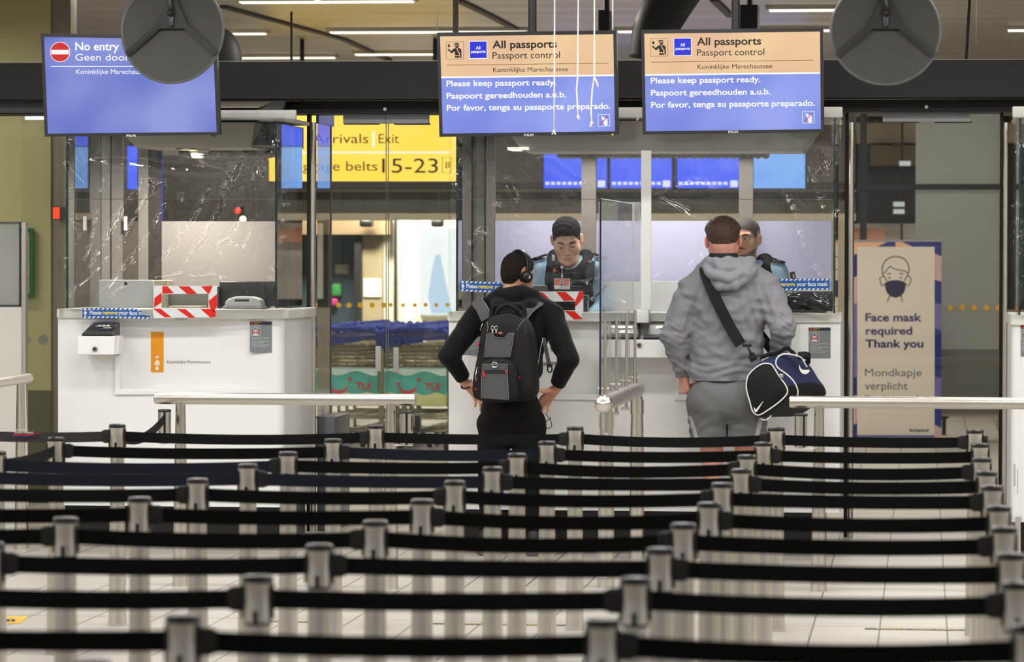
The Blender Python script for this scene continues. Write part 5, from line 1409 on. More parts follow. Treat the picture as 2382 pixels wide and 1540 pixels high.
def warn_frame(lab, xs, ys, hole, stripes):
    """red and white tape round an opening; xs, ys outer, hole inner rectangle"""
    pl = YP(YT); x0, x1 = xs; y0, y1 = ys; hx0, hx1, hy0, hy1 = hole
    r = empty('warning_tape_frame', pl(x0, y1), lab, 'tape frame', 'red and white tape frames')
    m = MB()
    px_poly(m, pl, [(x0 - 2, hy1 + 1), (hx0, hy1 + 1), (hx0, y0 - 1), (x0, y0)], 0); px_poly(m, pl, [(hx1, hy1 + 4), (x1, hy1 + 6), (x1, y0), (hx1, y0 + 1)], .0015)
    px_poly(m, pl, [(x0 + 14, hy0), (x1 - 12, hy0 - 1), (x1, y0), (x0 + 14, y0)], .003); px_poly(m, pl, [(x0, y1), (x1 - 4, y1 - 2), (x1 - 4, hy1), (x0 - 3, hy1)], .003)
    m.build('white_tape', TWHITE, r)
    m = MB()
    for q in stripes: px_poly(m, pl, q, .0045)
    m.build('red_stripes', TRED, r)
    return r
warn_frame('red and white tape frame around the opening in the plastic of the closed desk', (358, 505), (665, 740), (376, 485, 684, 716),
    [[(378, 666), (390, 666), (405, 682), (378, 683)], [(415, 666), (440, 666), (459, 683), (436, 684)], [(468, 666), (495, 665), (488, 682), (484, 683)],
     [(360, 693), (376, 681), (376, 703), (358, 715)], [(486, 700), (505, 684), (505, 712), (498, 726), (489, 717)],
     [(356, 718), (374, 718), (399, 738), (383, 738)], [(412, 719), (432, 719), (455, 739), (440, 739)], [(467, 719), (486, 718), (503, 724), (501, 737), (489, 738)]])
warn_frame('red and white tape frame around the opening in the plastic beside the backpack traveller', (1216, 1357), (678, 745), (1234, 1338, 702, 722),
    [[(1240, 681), (1262, 680), (1284, 701), (1256, 701)], [(1294, 679), (1316, 679), (1338, 699), (1312, 700)], [(1339, 699), (1347, 679), (1357, 678), (1357, 693), (1337, 716)], [(1313, 723), (1337, 724), (1356, 742), (1336, 743)], [(1238, 722), (1258, 722), (1278, 742), (1256, 742)], [(1218, 700), (1234, 686), (1234, 706), (1217, 720)]])
m = MB(); px_rect(m, YP(YB - .022), 405, 738, 465, 745, .0, .001); o = m.build('paper_notice', PAPER); tag(o, 'white paper notice peeping out below the red and white frame of the closed desk', 'paper')
m = MB(); text(m, YP(YB - .024), 'KEEP', 409, 437, 744.6, 5, .001); m.build('lettering', pm('pale_ink', (150, 150, 150), .6), o)

# ------------------------------------------------------------------ clear plastic sheets
PLASTIC = glassy('clear_plastic', (.975, .98, .98), .05, 1.5, .10, 18, .006, (.9, .92, .93), (1, .4, .7), .012)
def noise2(nu, nv, cells, seed):
    r = np.random.RandomState(seed); g = r.rand(cells[1] + 2, cells[0] + 2)
    u = np.linspace(0, cells[0], nu); v = np.linspace(0, cells[1], nv); iu = np.minimum(u.astype(int), cells[0] - 1 + 1); iv = np.minimum(v.astype(int), cells[1])
    fu = u - iu; fv = v - iv; fu = fu * fu * (3 - 2 * fu); fv = (fv * fv * (3 - 2 * fv))[:, None]
    a = g[np.ix_(iv, iu)]; b_ = g[np.ix_(iv, iu + 1)]; c = g[np.ix_(iv + 1, iu)]; d = g[np.ix_(iv + 1, iu + 1)]
    return (a * (1 - fu) + b_ * fu) * (1 - fv) + (c * (1 - fu) + d * fu) * fv - .5
def sheet(name, lab, x0, x1, y0, y1, folds, step, seed, wav=.006, holes=(), Y=YB - .062):
    nu = int((x1 - x0) / step) + 1; nv = int((y1 - y0) / step) + 1
    gx, gy = np.meshgrid(np.linspace(x0, x1, nu), np.linspace(y0, y1, nv))
    h = np.zeros_like(gx)
    jx = noise2(nu, nv, (int((x1 - x0) / 14), int((y1 - y0) / 14)), seed + 1) * 3.2; jy = noise2(nu, nv, (int((x1 - x0) / 11), int((y1 - y0) / 11)), seed + 2) * 2.6
    along = noise2(nu, nv, (int((x1 - x0) / 18), int((y1 - y0) / 12)), seed + 3)
    for A, w, pts in folds:
        w *= 1.75; best = np.full_like(gx, 1e9); tt = np.zeros_like(gx); n = len(pts) - 1
        for i in range(n):
            ax, ay = pts[i]; bx, by = pts[i + 1]; dx, dy = bx - ax, by - ay; L2 = dx * dx + dy * dy
            t = np.clip(((gx + jx - ax) * dx + (gy + jy - ay) * dy) / L2, 0, 1)
            dd = np.hypot(gx + jx - ax - t * dx, gy + jy - ay - t * dy); k = dd < best
            best = np.where(k, dd, best); tt = np.where(k, (i + t) / n, tt)
        h += 1.3 * A * np.exp(-(best / w) ** 1.25) * np.clip(np.minimum(tt, 1 - tt) * 6, .15, 1) * (1 + .5 * along)
    h += noise2(nu, nv, (5, 4), seed + 5) * wav * 3 + noise2(nu, nv, (14, 10), seed + 6) * wav
    edge = np.clip(np.minimum((y1 - gy) / 26, (gy - y0) / 20), 0, 1); h = h * edge
    h = np.clip(h, -.028, .030)
    # back-projected onto the sheet's own plane: x and z are linear there
    P00 = at_y(x0, y0, Y); P10 = at_y(x1, y0, Y); P01 = at_y(x0, y1, Y)
    u = (gx - x0) / (x1 - x0); v = (gy - y0) / (y1 - y0)
    wx = P00.x + (P10.x - P00.x) * u + (P01.x - P00.x) * v; wz = P00.z + (P10.z - P00.z) * u + (P01.z - P00.z) * v; wy = Y - h
    # the sides wrap back round the cabin
    wr = np.clip((x0 + 16 - gx) / 16, 0, 1) ** 2 + np.clip((gx - (x1 - 22)) / 22, 0, 1) ** 2; wy = wy + wr * .02
    co = np.stack([wx, wy, wz], -1).reshape(-1, 3)
    me = bpy.data.meshes.new(name); idx = np.arange(nu * nv).reshape(nv, nu)
    q = np.stack([idx[:-1, :-1], idx[1:, :-1], idx[1:, 1:], idx[:-1, 1:]], -1)
    keep = np.ones(q.shape[:2], bool)
    for hx0, hx1, hy0, hy1 in holes: keep &= ~((gx[:-1, :-1] > hx0) & (gx[:-1, :-1] < hx1) & (gy[:-1, :-1] > hy0) & (gy[:-1, :-1] < hy1))
    q = q[keep]
    me.from_pydata(co.tolist(), [], q.tolist()); o = link_mesh(name, me, PLASTIC, None, True)
    return tag(o, lab, 'plastic sheet', 'clear plastic sheets over the desk windows')
def z5(*p): return [(120 + x / 3.142, 230 + y / 3.142) for x, y in p]
fa = [(.011, 4.5, z5((230, 1290), (300, 1080), (360, 800), (395, 560))), (.012, 5, z5((240, 1310), (420, 1050), (560, 760))), (.011, 4.5, z5((270, 1330), (560, 1050), (690, 800), (740, 540))),
      (.012, 5, z5((540, 1080), (680, 820), (840, 600))), (.010, 5, z5((480, 1320), (730, 1020), (860, 740))), (.012, 5, z5((760, 1290), (930, 1080), (1090, 830), (1180, 640))),
      (.012, 5, z5((930, 1290), (1120, 1060), (1260, 800), (1310, 510))), (.013, 5.5, z5((1000, 1290), (1200, 950), (1330, 690), (1400, 450))), (.012, 5, z5((1180, 1260), (1380, 920), (1410, 560))),
      (.012, 4.5, z5((1380, 1240), (1480, 930), (1490, 640), (1510, 470))), (.010, 4, z5((120, 290), (200, 460), (215, 510))), (.012, 4, z5((90, 450), (130, 560), (200, 640), (130, 720))),
      (.010, 4, z5((150, 850), (180, 1130), (240, 930))), (.010, 4, z5((75, 1160), (90, 1270))), (.012, 5, z5((1730, 500), (1690, 1150), (1600, 1380))), (.012, 5, z5((1640, 280), (1540, 660))),
      (.010, 4, z5((120, 1490), (200, 1390), (380, 1240))), (.008, 4, z5((280, 460), (870, 520), (1310, 550))), (.012, 4, z5((400, 1480), (560, 1360))), (.010, 4, z5((320, 1480), (640, 1180))), (.010, 4, z5((560, 760), (640, 690), (700, 560))),
      (.009, 3.5, z5((740, 1300), (850, 1350), (960, 1290), (1060, 1340), (1180, 1300), (1290, 1340))), (.009, 3, z5((720, 1340), (900, 1300), (1080, 1320), (1290, 1310))), (.010, 4, z5((980, 690), (960, 770))), (.009, 4, z5((1100, 1110), (1300, 1060), (1400, 1090)))]
sheet('plastic_sheet', 'deeply creased clear plastic sheet over the window of the closed desk', 136, 690, 262, 737, fa, 1.9, 31, .005, [(378, 485, 685, 716)])
def z3(*p): return [(1040 + x / 3.667, 300 + y / 3.667) for x, y in p]
def z4(*p): return [(1480 + x / 3.667, 300 + y / 3.667) for x, y in p]
fb = [(.011, 4, z3((800, 270), (900, 320), (1080, 430), (1240, 520))), (.010, 4, z3((510, 450), (590, 640), (600, 1030))), (.010, 3.5, z3((60, 130), (170, 240), (90, 330))), (.011, 4, z3((150, 1100), (280, 880), (320, 900), (300, 1050))),
      (.010, 3.5, z3((150, 1100), (280, 1240), (200, 1290))), (.011, 4, z3((80, 1480), (260, 1270))), (.012, 5, z3((60, 1420), (40, 600), (70, 100))), (.010, 4, z3((100, 350), (90, 600))), (.009, 4, z3((440, 600), (420, 1000))),
      (.008, 5, z4((130, 590), (330, 660), (560, 790))), (.008, 5, z4((250, 540), (650, 510))), (.010, 4, z4((1460, 300), (1450, 610))), (.011, 4, z4((1480, 390), (1600, 740))), (.009, 4, z4((1250, 500), (1340, 720), (1480, 1220))),
      (.011, 4, z4((1510, 1150), (1580, 1280))), (.011, 5, z4((1720, 660), (1700, 1130))), (.012, 4, z3((820, 1390), (1280, 1310), (1640, 1220))), (.010, 3.5, z4((1560, 210), (1640, 400), (1710, 270))),
      (.011, 3.5, z4((1260, 1400), (1480, 1440), (1700, 1530))), (.011, 3.5, z4((1400, 1390), (1560, 1450), (1690, 1530))), (.011, 3.5, z4((1600, 1390), (1690, 1520))), (.011, 3.5, z4((1300, 1450), (1660, 1560))),
      (.009, 3.5, z3((1180, 1480), (1380, 1440), (1600, 1500))), (.009, 3.5, z3((1500, 780), (1560, 850))), (.010, 4, z4((450, 1180), (600, 1080))), (.009, 4, z4((110, 1360), (200, 1290), (160, 1230))), (.012, 6, z4((1600, 800), (1580, 300)))]
sheet('plastic_sheet', 'wide clear plastic sheet over both windows of the double desk', 1042, 1960, 262, 729, fb, 2.2, 57, .004, [(1236, 1337, 703, 722)])
fc = [(.011, 4, [(2375, 330), (2388, 400), (2384, 520)]), (.011, 4, [(2365, 500), (2372, 620)]), (.010, 4, [(2357, 700), (2385, 650), (2410, 640)]), (.011, 4, [(2362, 320), (2356, 620)]), (.01, 4, [(2385, 560), (2372, 690)])]
sheet('plastic_sheet', 'clear plastic sheet over the desk cut by the right edge of the photo', 2350, 2600, 262, 729, fc, 2.5, 91, .005)

# ------------------------------------------------------------------ luggage carts
CBLUE = pm('cart_blue', (26, 50, 150), .45, 0, .1, 12); CWIRE = pm('cart_wire', (168, 160, 134), .35, .8, .08, 20); CTYRE = pm('cart_tyre', (20, 20, 20), .7)
AD_TOP = pm('ad_teal', (70, 166, 156), .5, 0, .35, 3, stretch=(1, 1, 2)); AD_SAND = pm('ad_sand', (206, 206, 140), .5, 0, .1, 5); AD_WAVE = pm('ad_wave', (206, 226, 222), .5, 0, .1, 20); AD_RED = pm('ad_red', (200, 44, 36), .5)
def cart(loc):
    """luggage cart: U frame with blue push handle, wire basket, advertising board, three wheels; stands on loc, back to the camera"""
    r = empty('luggage_cart', loc); x, y = loc[0], loc[1]; w = .29
    def V(a, b_, c): return Vector((x + a, y + b_, c))
    m = MB()
    for s_ in (-1, 1):
        m.tube(smooth_pts([V(s_ * w, .05, .12), V(s_ * w, .02, .5), V(s_ * w * .98, -.02, .95)], 4), .014, 8)
        m.tube(smooth_pts([V(s_ * w, .05, .13), V(s_ * w * .9, .5, .12), V(s_ * w * .55, .95, .14)], 4), .014, 8)
    m.tube([V(-w, .03, .30), V(w, .03, .30)], .012, 8); m.tube([V(-w * .55, .95, .14), V(w * .55, .95, .14)], .012, 8); m.tube([V(-w, .0, .78), V(w, .0, .78)], .011, 8)
    m.build('frame', CWIRE, r, True)
    m = MB(); m.tube(smooth_pts([V(-w, .06, .86), V(-w * 1.02, -.02, .97), V(-w * .9, -.06, 1.05), V(0, -.07, 1.08), V(w * .9, -.06, 1.05), V(w * 1.02, -.02, .97), V(w, .06, .86)], 5), .024, 10)
    m.tube(smooth_pts([V(-w * .95, -.03, 1.0), V(0, -.02, .985), V(w * .95, -.03, 1.0)], 5), .020, 10)
    for s_ in (-1, 1): m.rbox(V(s_ * w - .03, -.05, .90), V(s_ * w + .03, .05, 1.02), .015)
    m.rbox(V(-.05, -.09, 1.05), V(.05, -.04, 1.12), .015)
    for k_ in range(5): m.ball(V(-w * .8 + w * .4 * k_, -.06, 1.075), .036, 7)
    m.build('push_handle', CBLUE, r, True)
    m = MB()
    for i in range(6): z = .74 + .032 * i; m.tube([V(-w * .96, .02, z), V(w * .96, .02, z), V(w * .9, .34, z + .01), V(-w * .9, .34, z + .01)], .006, 6, True)
    for i in range(7): a = -w * .96 + w * 1.92 * i / 6; m.tube([V(a, .02, .92), V(a, .02, .74), V(a * .94, .34, .74), V(a * .94, .34, .93)], .005, 6)
    m.build('basket', CWIRE, r, True)
    pz0, pz1 = .41, .73
    o = MB().box(V(-w * .94, -.012, pz0), V(w * .94, -.002, pz1)).build('ad_board', AD_TOP, r)
    n = 24; f = lambda t: .5 + .05 * math.sin(t * 9)
    MB().poly([V(-w * .93 + w * 1.86 * i / n, -.0135, pz0 + .10 + .012 * math.sin(i * .7)) for i in range(n + 1)] + [V(w * .93, -.0135, pz0 + .003), V(-w * .93, -.0135, pz0 + .003)]).build('sand_print', AD_SAND, o)
    MB().poly([V(-w * .93, -.0135, pz1 - .004), V(w * .93, -.0135, pz1 - .004)] + [V(w * .93 - w * 1.86 * i / n, -.0135, pz1 - .045 - .02 * math.sin(i * .45 + 1)) for i in range(n + 1)]).build('wave_print', AD_WAVE, o)
    m = MB()
    arc = [(-.055 + .085 * math.cos(PI + PI * i / 14) , -.0 + .075 * math.sin(PI + PI * i / 14)) for i in range(15)]
    vs = []
    for i, (a, c) in enumerate(arc):
        t = .016 * (.35 + math.sin(PI * (i + .5) / 15)); vs += [V(a - .01, -.015, .60 + c + t * .5), V(a - .01, -.015, .60 + c - t)]
    m.add(vs, [(2 * i, 2 * i + 1, 2 * i + 3, 2 * i + 2) for i in range(14)])
    m.add([V(-.165, -.015, .608), V(-.125, -.015, .608), V(-.13, -.015, .588), V(-.15, -.015, .588)], [(0, 1, 2, 3)])
    m.add([V(.032 + .017 * math.cos(i * PI / 8), -.015, .632 + .017 * math.sin(i * PI / 8)) for i in range(16)], [tuple(range(16))])
    vs, fs = text_shape('TUI', .03); m.add([V(.085 + v.x * .085, -.015, .545 + v.y * .085) for v in vs], fs)
    m.build('lettering', AD_RED, o)
    for s_, yy, rr in ((-1, .08, .075), (1, .08, .075), (0, .93, .06)):
        c = V(s_ * w * .92, yy, rr); k = MB().cyl(c + Vector((-.02, 0, 0)), c + Vector((.02, 0, 0)), rr, n=20).build('wheel', CTYRE, r, 'auto')
        MB().cyl(c + Vector((-.022, 0, 0)), c + Vector((.022, 0, 0)), rr * .45, n=14).build('hub', CWIRE, k, 'auto')
    return r
def dup(root, loc):
    r = root.copy(); COL.objects.link(r); r.location = loc
    for ch in list(root.children):
        c = ch.copy(); COL.objects.link(c); c.parent = r
        for g in list(ch.children):
            d = g.copy(); COL.objects.link(d); d.parent = c
    return r
Yc = 31.2
xa_ = at_y(966, 900, Yc).x; xb_ = at_y(806, 900, Yc).x
c0 = cart((xa_, Yc, 0))
for side, xx in (('right', xa_), ('left', xb_)):
    for i in range(6):
        c = c0 if (i == 0 and side == 'right') else dup(c0, (xx + i * .018, Yc + i * .34, 0))
        c['category'] = 'luggage cart'; c['group'] = 'nested luggage carts behind the arrivals gate'
        c['label'] = ('front cart with blue handle and beach advert in the %s row behind the glass gate' % side) if i == 0 else '%s cart with blue handle behind the front one in the %s row of nested carts' % (ORD[i], side)

# ------------------------------------------------------------------ face mask banner
YN = 33.2; pl = YP(YN)
r = empty('mask_banner', pl(2087, 1022), 'standing beige banner reading Face mask required, with a masked head', 'banner'); r.location.z = 0
NAVY = pm('banner_navy', (22, 26, 110), .5, 0, .05, 6); PINK = pm('banner_pink', (190, 160, 160), .5, 0, .05, 6); PEACH = pm('banner_peach', (222, 172, 128), .5, 0, .04, 6); LILA = pm('banner_lilac', (104, 98, 152), .5, 0, .08, 6)
BEI = pm('banner_beige', (216, 204, 188), .5, 0, .02, 3)
m = MB(); px_rect(m, pl, 1982, 561, 2190, 1026, 0, .02); m.build('board', LILA, r)
m = MB(); px_rect(m, pl, 1978, 558, 2193, 562, .003, .03); m.build('top_rail', pm('banner_rail', (150, 148, 142), .4, .4), r)
m = MB(); a = pl(1980, 1026); c = pl(2192, 1015); m.rbox((a.x, YN - .12, 0), (c.x, YN + .14, a.z + .02), .02); m.build('foot', pm('banner_foot', (120, 118, 112), .4, .5), r, 'auto')
m = MB()
for q in ([(2040, 574), (2064, 563), (2083, 563), (2083, 574)], [(2124, 574), (2098, 563), (2190, 563), (2190, 594), (2174, 588), (2174, 574)], [(1982, 594), (1994, 590), (1994, 640), (1982, 648)], [(2174, 651), (2190, 655), (2190, 708), (2174, 704)], [(2174, 764), (2190, 768), (2190, 880), (2174, 876)], [(1982, 880), (1994, 876), (1994, 920), (1982, 920)], [(2174, 945), (2190, 945), (2190, 994), (2174, 988)], [(1982, 990), (1994, 986), (1994, 1024), (1982, 1024)]): px_poly(m, pl, q, .002)
m.build('navy_pattern', NAVY, r)
m = MB()
for q in ([(1982, 563), (2064, 563), (2040, 574), (1994, 574), (1994, 590), (1982, 594)], [(2083, 563), (2098, 563), (2124, 574), (2083, 574)]): px_poly(m, pl, q, .002)
m.build('peach_pattern', PEACH, r)
m = MB()
for q in ([(2174, 590), (2190, 597), (2190, 655), (2174, 651)], [(1982, 648), (1994, 642), (1994, 704), (1982, 710)], [(2174, 988), (2190, 996), (2190, 1024), (2174, 1024)], [(1982, 920), (1994, 920), (1994, 984), (1982, 988)]): px_poly(m, pl, q, .002)
m.build('pink_pattern', PINK, r)
m = MB(); px_rect(m, pl, 1994, 574, 2174, 1012, .004); m.build('beige_field', BEI, r)
LINE = pm('banner_line', (46, 46, 50), .6); NAVYI = pm('banner_ink', (20, 24, 92), .6); GREYI = pm('banner_ink_grey', (86, 86, 100), .6)
def zb8(*p): return [(1960 + x / 3.143, 540 + y / 3.143) for x, y in p]
m = MB()
px_line(m, pl, [tuple(p) for p in smooth_pts([Vector((x, y)) for x, y in zb8((292, 310), (290, 260), (310, 215), (345, 188), (390, 178), (435, 188), (468, 215), (485, 260), (480, 310))], 5)], 2.4, .006)
px_line(m, pl, [tuple(p) for p in smooth_pts([Vector((x, y)) for x, y in zb8((300, 305), (325, 275), (348, 250), (375, 268), (420, 278), (455, 285), (478, 300))], 5)], 2., .006)
px_line(m, pl, zb8((300, 318), (272, 335), (275, 360), (285, 388), (305, 392), (310, 375)), 2.2, .006); px_line(m, pl, zb8((475, 318), (500, 335), (497, 360), (487, 388), (468, 392), (462, 375)), 2.2, .006)
px_line(m, pl, zb8((295, 310), (325, 360)), 2.2, .006); px_line(m, pl, zb8((478, 310), (448, 360)), 2.2, .006)
px_line(m, pl, zb8((345, 465), (326, 510)), 2.2, .006); px_line(m, pl, zb8((428, 465), (440, 512)), 2.2, .006)
px_line(m, pl, zb8((326, 306), (356, 302)), 2.2, .006); px_line(m, pl, zb8((413, 302), (445, 306)), 2.2, .006)
px_disc(m, pl, 2069.2, 646, 2.2, .006, 12); px_disc(m, pl, 2095.6, 646, 2.2, .006, 12)
m.build('head_outline', LINE, r)
m = MB(); px_poly(m, pl, zb8((312, 370), (345, 355), (385, 350), (425, 355), (460, 370), (460, 405), (450, 440), (425, 468), (385, 480), (348, 468), (322, 440), (312, 405)), .007); m.build('mask_symbol', pm('mask_navy', (10, 10, 52), .6), r)
m = MB(); text(m, pl, 'Face mask', 2013, 2144, 747, 18, .006, .026); text(m, pl, 'required', 2014, 2122, 778, 18, .006, .026); text(m, pl, 'Thank you', 2013, 2148, 808, 18, .006, .026); m.build('lettering', NAVYI, r)
m = MB(); text(m, pl, 'Mondkapje', 2012, 2144, 875, 18, .006, .0); text(m, pl, 'verplicht', 2012, 2111, 906, 18, .006, .0); text(m, pl, 'Dank je wel', 2012, 2136, 937, 18, .006, .0); m.build('grey_lettering', GREYI, r)
m = MB(); text(m, pl, 'Schiphol', 2115, 2160, 1004, 7, .006, .03); m.build('small_lettering', LINE, r)
p = at_y(2196, 963, 35.0)
o = MB().rbox(p + Vector((-.10, 0, -.05)), p + Vector((.05, .12, .05)), .03).cyl((p.x, p.y + .06, 0), (p.x, p.y + .06, p.z), .02).build('floor_lamp_head', BLACKPL, None, 'auto'); o.name = 'sanitizer_stand'; tag(o, 'black round knob on a stand right of the face mask banner', 'stand')
# ================================================================== PEOPLE
class SDF:
    """a body grown as one skin over joints: tapered limbs and ellipsoids melt together on a grid, the skin is the zero level"""
    def __init__(s, lo, hi, h):
        s.lo = np.array(lo, float); s.h = h; s.n = np.ceil((np.array(hi, float) - s.lo) / h).astype(int) + 1
        s.f = np.full(s.n, .2, np.float32)
        s.ax = [s.lo[i] + h * np.arange(s.n[i], dtype=np.float64) for i in range(3)]
    def block(s, lo, hi):
        i0 = np.clip(np.floor((np.array(lo) - s.lo) / s.h).astype(int), 0, s.n - 1); i1 = np.clip(np.ceil((np.array(hi) - s.lo) / s.h).astype(int) + 1, 1, s.n)
        if (i1 <= i0).any(): return None, None
        sl = tuple(slice(a, b_) for a, b_ in zip(i0, i1))
        g = np.meshgrid(*[s.ax[i][sl[i]] for i in range(3)], indexing='ij', sparse=True)
        return sl, g
    def mix(s, sl, d, k, op):
        a = s.f[sl]; d = d.astype(np.float32)
        if op == 'sub': d = -d; 
        if op == 'add':
            if k > 0: hh = np.clip(.5 + .5 * (a - d) / k, 0, 1); r = a + (d - a) * hh - k * hh * (1 - hh)
            else: r = np.minimum(a, d)
        else:
            if k > 0: hh = np.clip(.5 - .5 * (a - d) / k, 0, 1); r = a + (d - a) * hh + k * hh * (1 - hh)
            else: r = np.maximum(a, d)
        s.f[sl] = r
    def cap(s, a, b, ra, rb=None, k=.02, op='add', flat=1.):
        """limb from a to b tapering ra -> rb; flat squeezes it front to back"""
        rb = ra if rb is None else rb; a = np.array(a, float); b = np.array(b, float); m = max(ra, rb) + k + .03
        sl, g = s.block(np.minimum(a, b) - m, np.maximum(a, b) + m)
        if sl is None: return s
        d = b - a; L2 = max(d @ d, 1e-12)
        px, py, pz = g[0] - a[0], (g[1] - a[1]), g[2] - a[2]
        t = np.clip((px * d[0] + py * d[1] + pz * d[2]) / L2, 0, 1)
        q = np.sqrt((px - t * d[0]) ** 2 + ((py - t * d[1]) / flat) ** 2 + (pz - t * d[2]) ** 2) - (ra + t * (rb - ra))
        if flat < 1: q = q * (flat * .5 + .5)
        s.mix(sl, q, k, op); return s
    def path(s, pts, rs, k=.02, op='add', flat=1.):
        for i in range(len(pts) - 1): s.cap(pts[i], pts[i + 1], rs[i], rs[i + 1], k, op, flat)
        return s
    def ell(s, c, r, k=.02, op='add', R=None):
        c = np.array(c, float); r = np.array(r, float); m = r.max() + k + .03
        sl, g = s.block(c - m, c + m)
        if sl is None: return s
        p = [g[0] - c[0], g[1] - c[1], g[2] - c[2]]
        if R is not None: R = np.array(R); p = [R[0][i] * p[0] + R[1][i] * p[1] + R[2][i] * p[2] for i in range(3)]
        k0 = np.sqrt((p[0] / r[0]) ** 2 + (p[1] / r[1]) ** 2 + (p[2] / r[2]) ** 2); k1 = np.sqrt((p[0] / r[0] ** 2) ** 2 + (p[1] / r[1] ** 2) ** 2 + (p[2] / r[2] ** 2) ** 2)
        s.mix(sl, k0 * (k0 - 1) / np.maximum(k1, 1e-6), k, op); return s
    def full(s, fn, k=0., op='cut'):
        g = np.meshgrid(*s.ax, indexing='ij', sparse=True); d = np.broadcast_to(fn(*g), s.f.shape)
        if op == 'cut': s.f = np.maximum(s.f, d.astype(np.float32))
        elif op == 'disp': s.f = s.f + d.astype(np.float32)
        return s
    def mesh(s):
        """surface nets"""
        f = s.f; ins = f < 0; n = s.n
        c = np.zeros(n - 1, np.int8)
        for dx in (0, 1):
            for dy in (0, 1):
                for dz in (0, 1): c += ins[dx:n[0] - 1 + dx, dy:n[1] - 1 + dy, dz:n[2] - 1 + dz]
        I = np.argwhere((c > 0) & (c < 8)); vid = np.full(n - 1, -1, np.int64); vid[tuple(I.T)] = np.arange(len(I))
        acc = np.zeros((len(I), 3)); cnt = np.zeros(len(I))
        cor = [(i & 1, i >> 1 & 1, i >> 2 & 1) for i in range(8)]
        val = [f[I[:, 0] + a, I[:, 1] + b_, I[:, 2] + d] for a, b_, d in cor]
        for i in range(8):
            for j in range(i + 1, 8):
                df = [cor[j][q] - cor[i][q] for q in range(3)]
                if sum(abs(x) for x in df) != 1: continue
                x = (val[i] < 0) != (val[j] < 0); t = np.where(x, val[i] / np.where(x, val[i] - val[j], 1), 0)
                for q in range(3): acc[:, q] += np.where(x, cor[i][q] + t * df[q], 0)
                cnt += x
        P = s.lo + s.h * (I + acc / cnt[:, None])
        quads = []
        for ax in range(3):
            u, v = (ax + 1) % 3, (ax + 2) % 3
            a = np.moveaxis(ins, ax, 0); ch = a[1:] != a[:-1]; first = a[:-1]
            E = np.argwhere(np.moveaxis(ch, 0, ax)); fl = np.moveaxis(first, 0, ax)[tuple(E.T)]
            ok = (E[:, u] > 0) & (E[:, v] > 0) & (E[:, u] < n[u] - 1) & (E[:, v] < n[v] - 1); E = E[ok]; fl = fl[ok]
            def at(du, dv): q = E.copy(); q[:, u] += du; q[:, v] += dv; return vid[tuple(q.T)]
            q = np.stack([at(-1, -1), at(0, -1), at(0, 0), at(-1, 0)], 1); q[~fl] = q[~fl][:, ::-1]; quads.append(q)
        Q = np.concatenate(quads); Q = Q[(Q >= 0).all(1)]
        return P, Q
def skin(name, parts, mats, parent, zones=None):
    """one mesh object from one or more grids; zones(P) gives each face its material slot"""
    if not isinstance(parts, list): parts = [parts]
    Ps, Qs, k = [], [], 0
    for s in parts:
        P, Q = s if isinstance(s, tuple) else s.mesh()
        Ps.append(P); Qs.append(Q + k); k += len(P)
    P = np.concatenate(Ps); Q = np.concatenate(Qs)
    me = bpy.data.meshes.new(name); me.vertices.add(len(P)); me.vertices.foreach_set('co', P.astype(np.float32).ravel())
    me.loops.add(Q.size); me.loops.foreach_set('vertex_index', Q.astype(np.int32).ravel()); me.polygons.add(len(Q)); me.polygons.foreach_set('loop_start', np.arange(0, Q.size, 4, dtype=np.int32))
    me.update(calc_edges=True); me.validate()
    o = link_mesh(name, me, mats, parent, False)
    if zones is not None: me.polygons.foreach_set('material_index', zones(P[Q].mean(1)).astype(np.int32))
    me.shade_smooth(); return o
def folds(amp, f, seed=0, dirs=None):
    """soft cloth folds: warped ripples"""
    r = np.random.RandomState(seed); w = []
    for i in range(5):
        d = r.randn(3); d /= np.linalg.norm(d); w.append((d * f * r.uniform(.5, 1.5), r.uniform(0, 6.28)))
    def fn(x, y, z):
        wx = .02 * np.sin(x * 31 + z * 17 + seed) ; wz = .02 * np.sin(z * 23 - x * 19 + 2 * seed)
        v = 0
        for d, p in w: v = v + np.sin((x + wz) * d[0] + y * d[1] + (z + wx) * d[2] + p)
        return amp * (v / 2.2)
    return fn

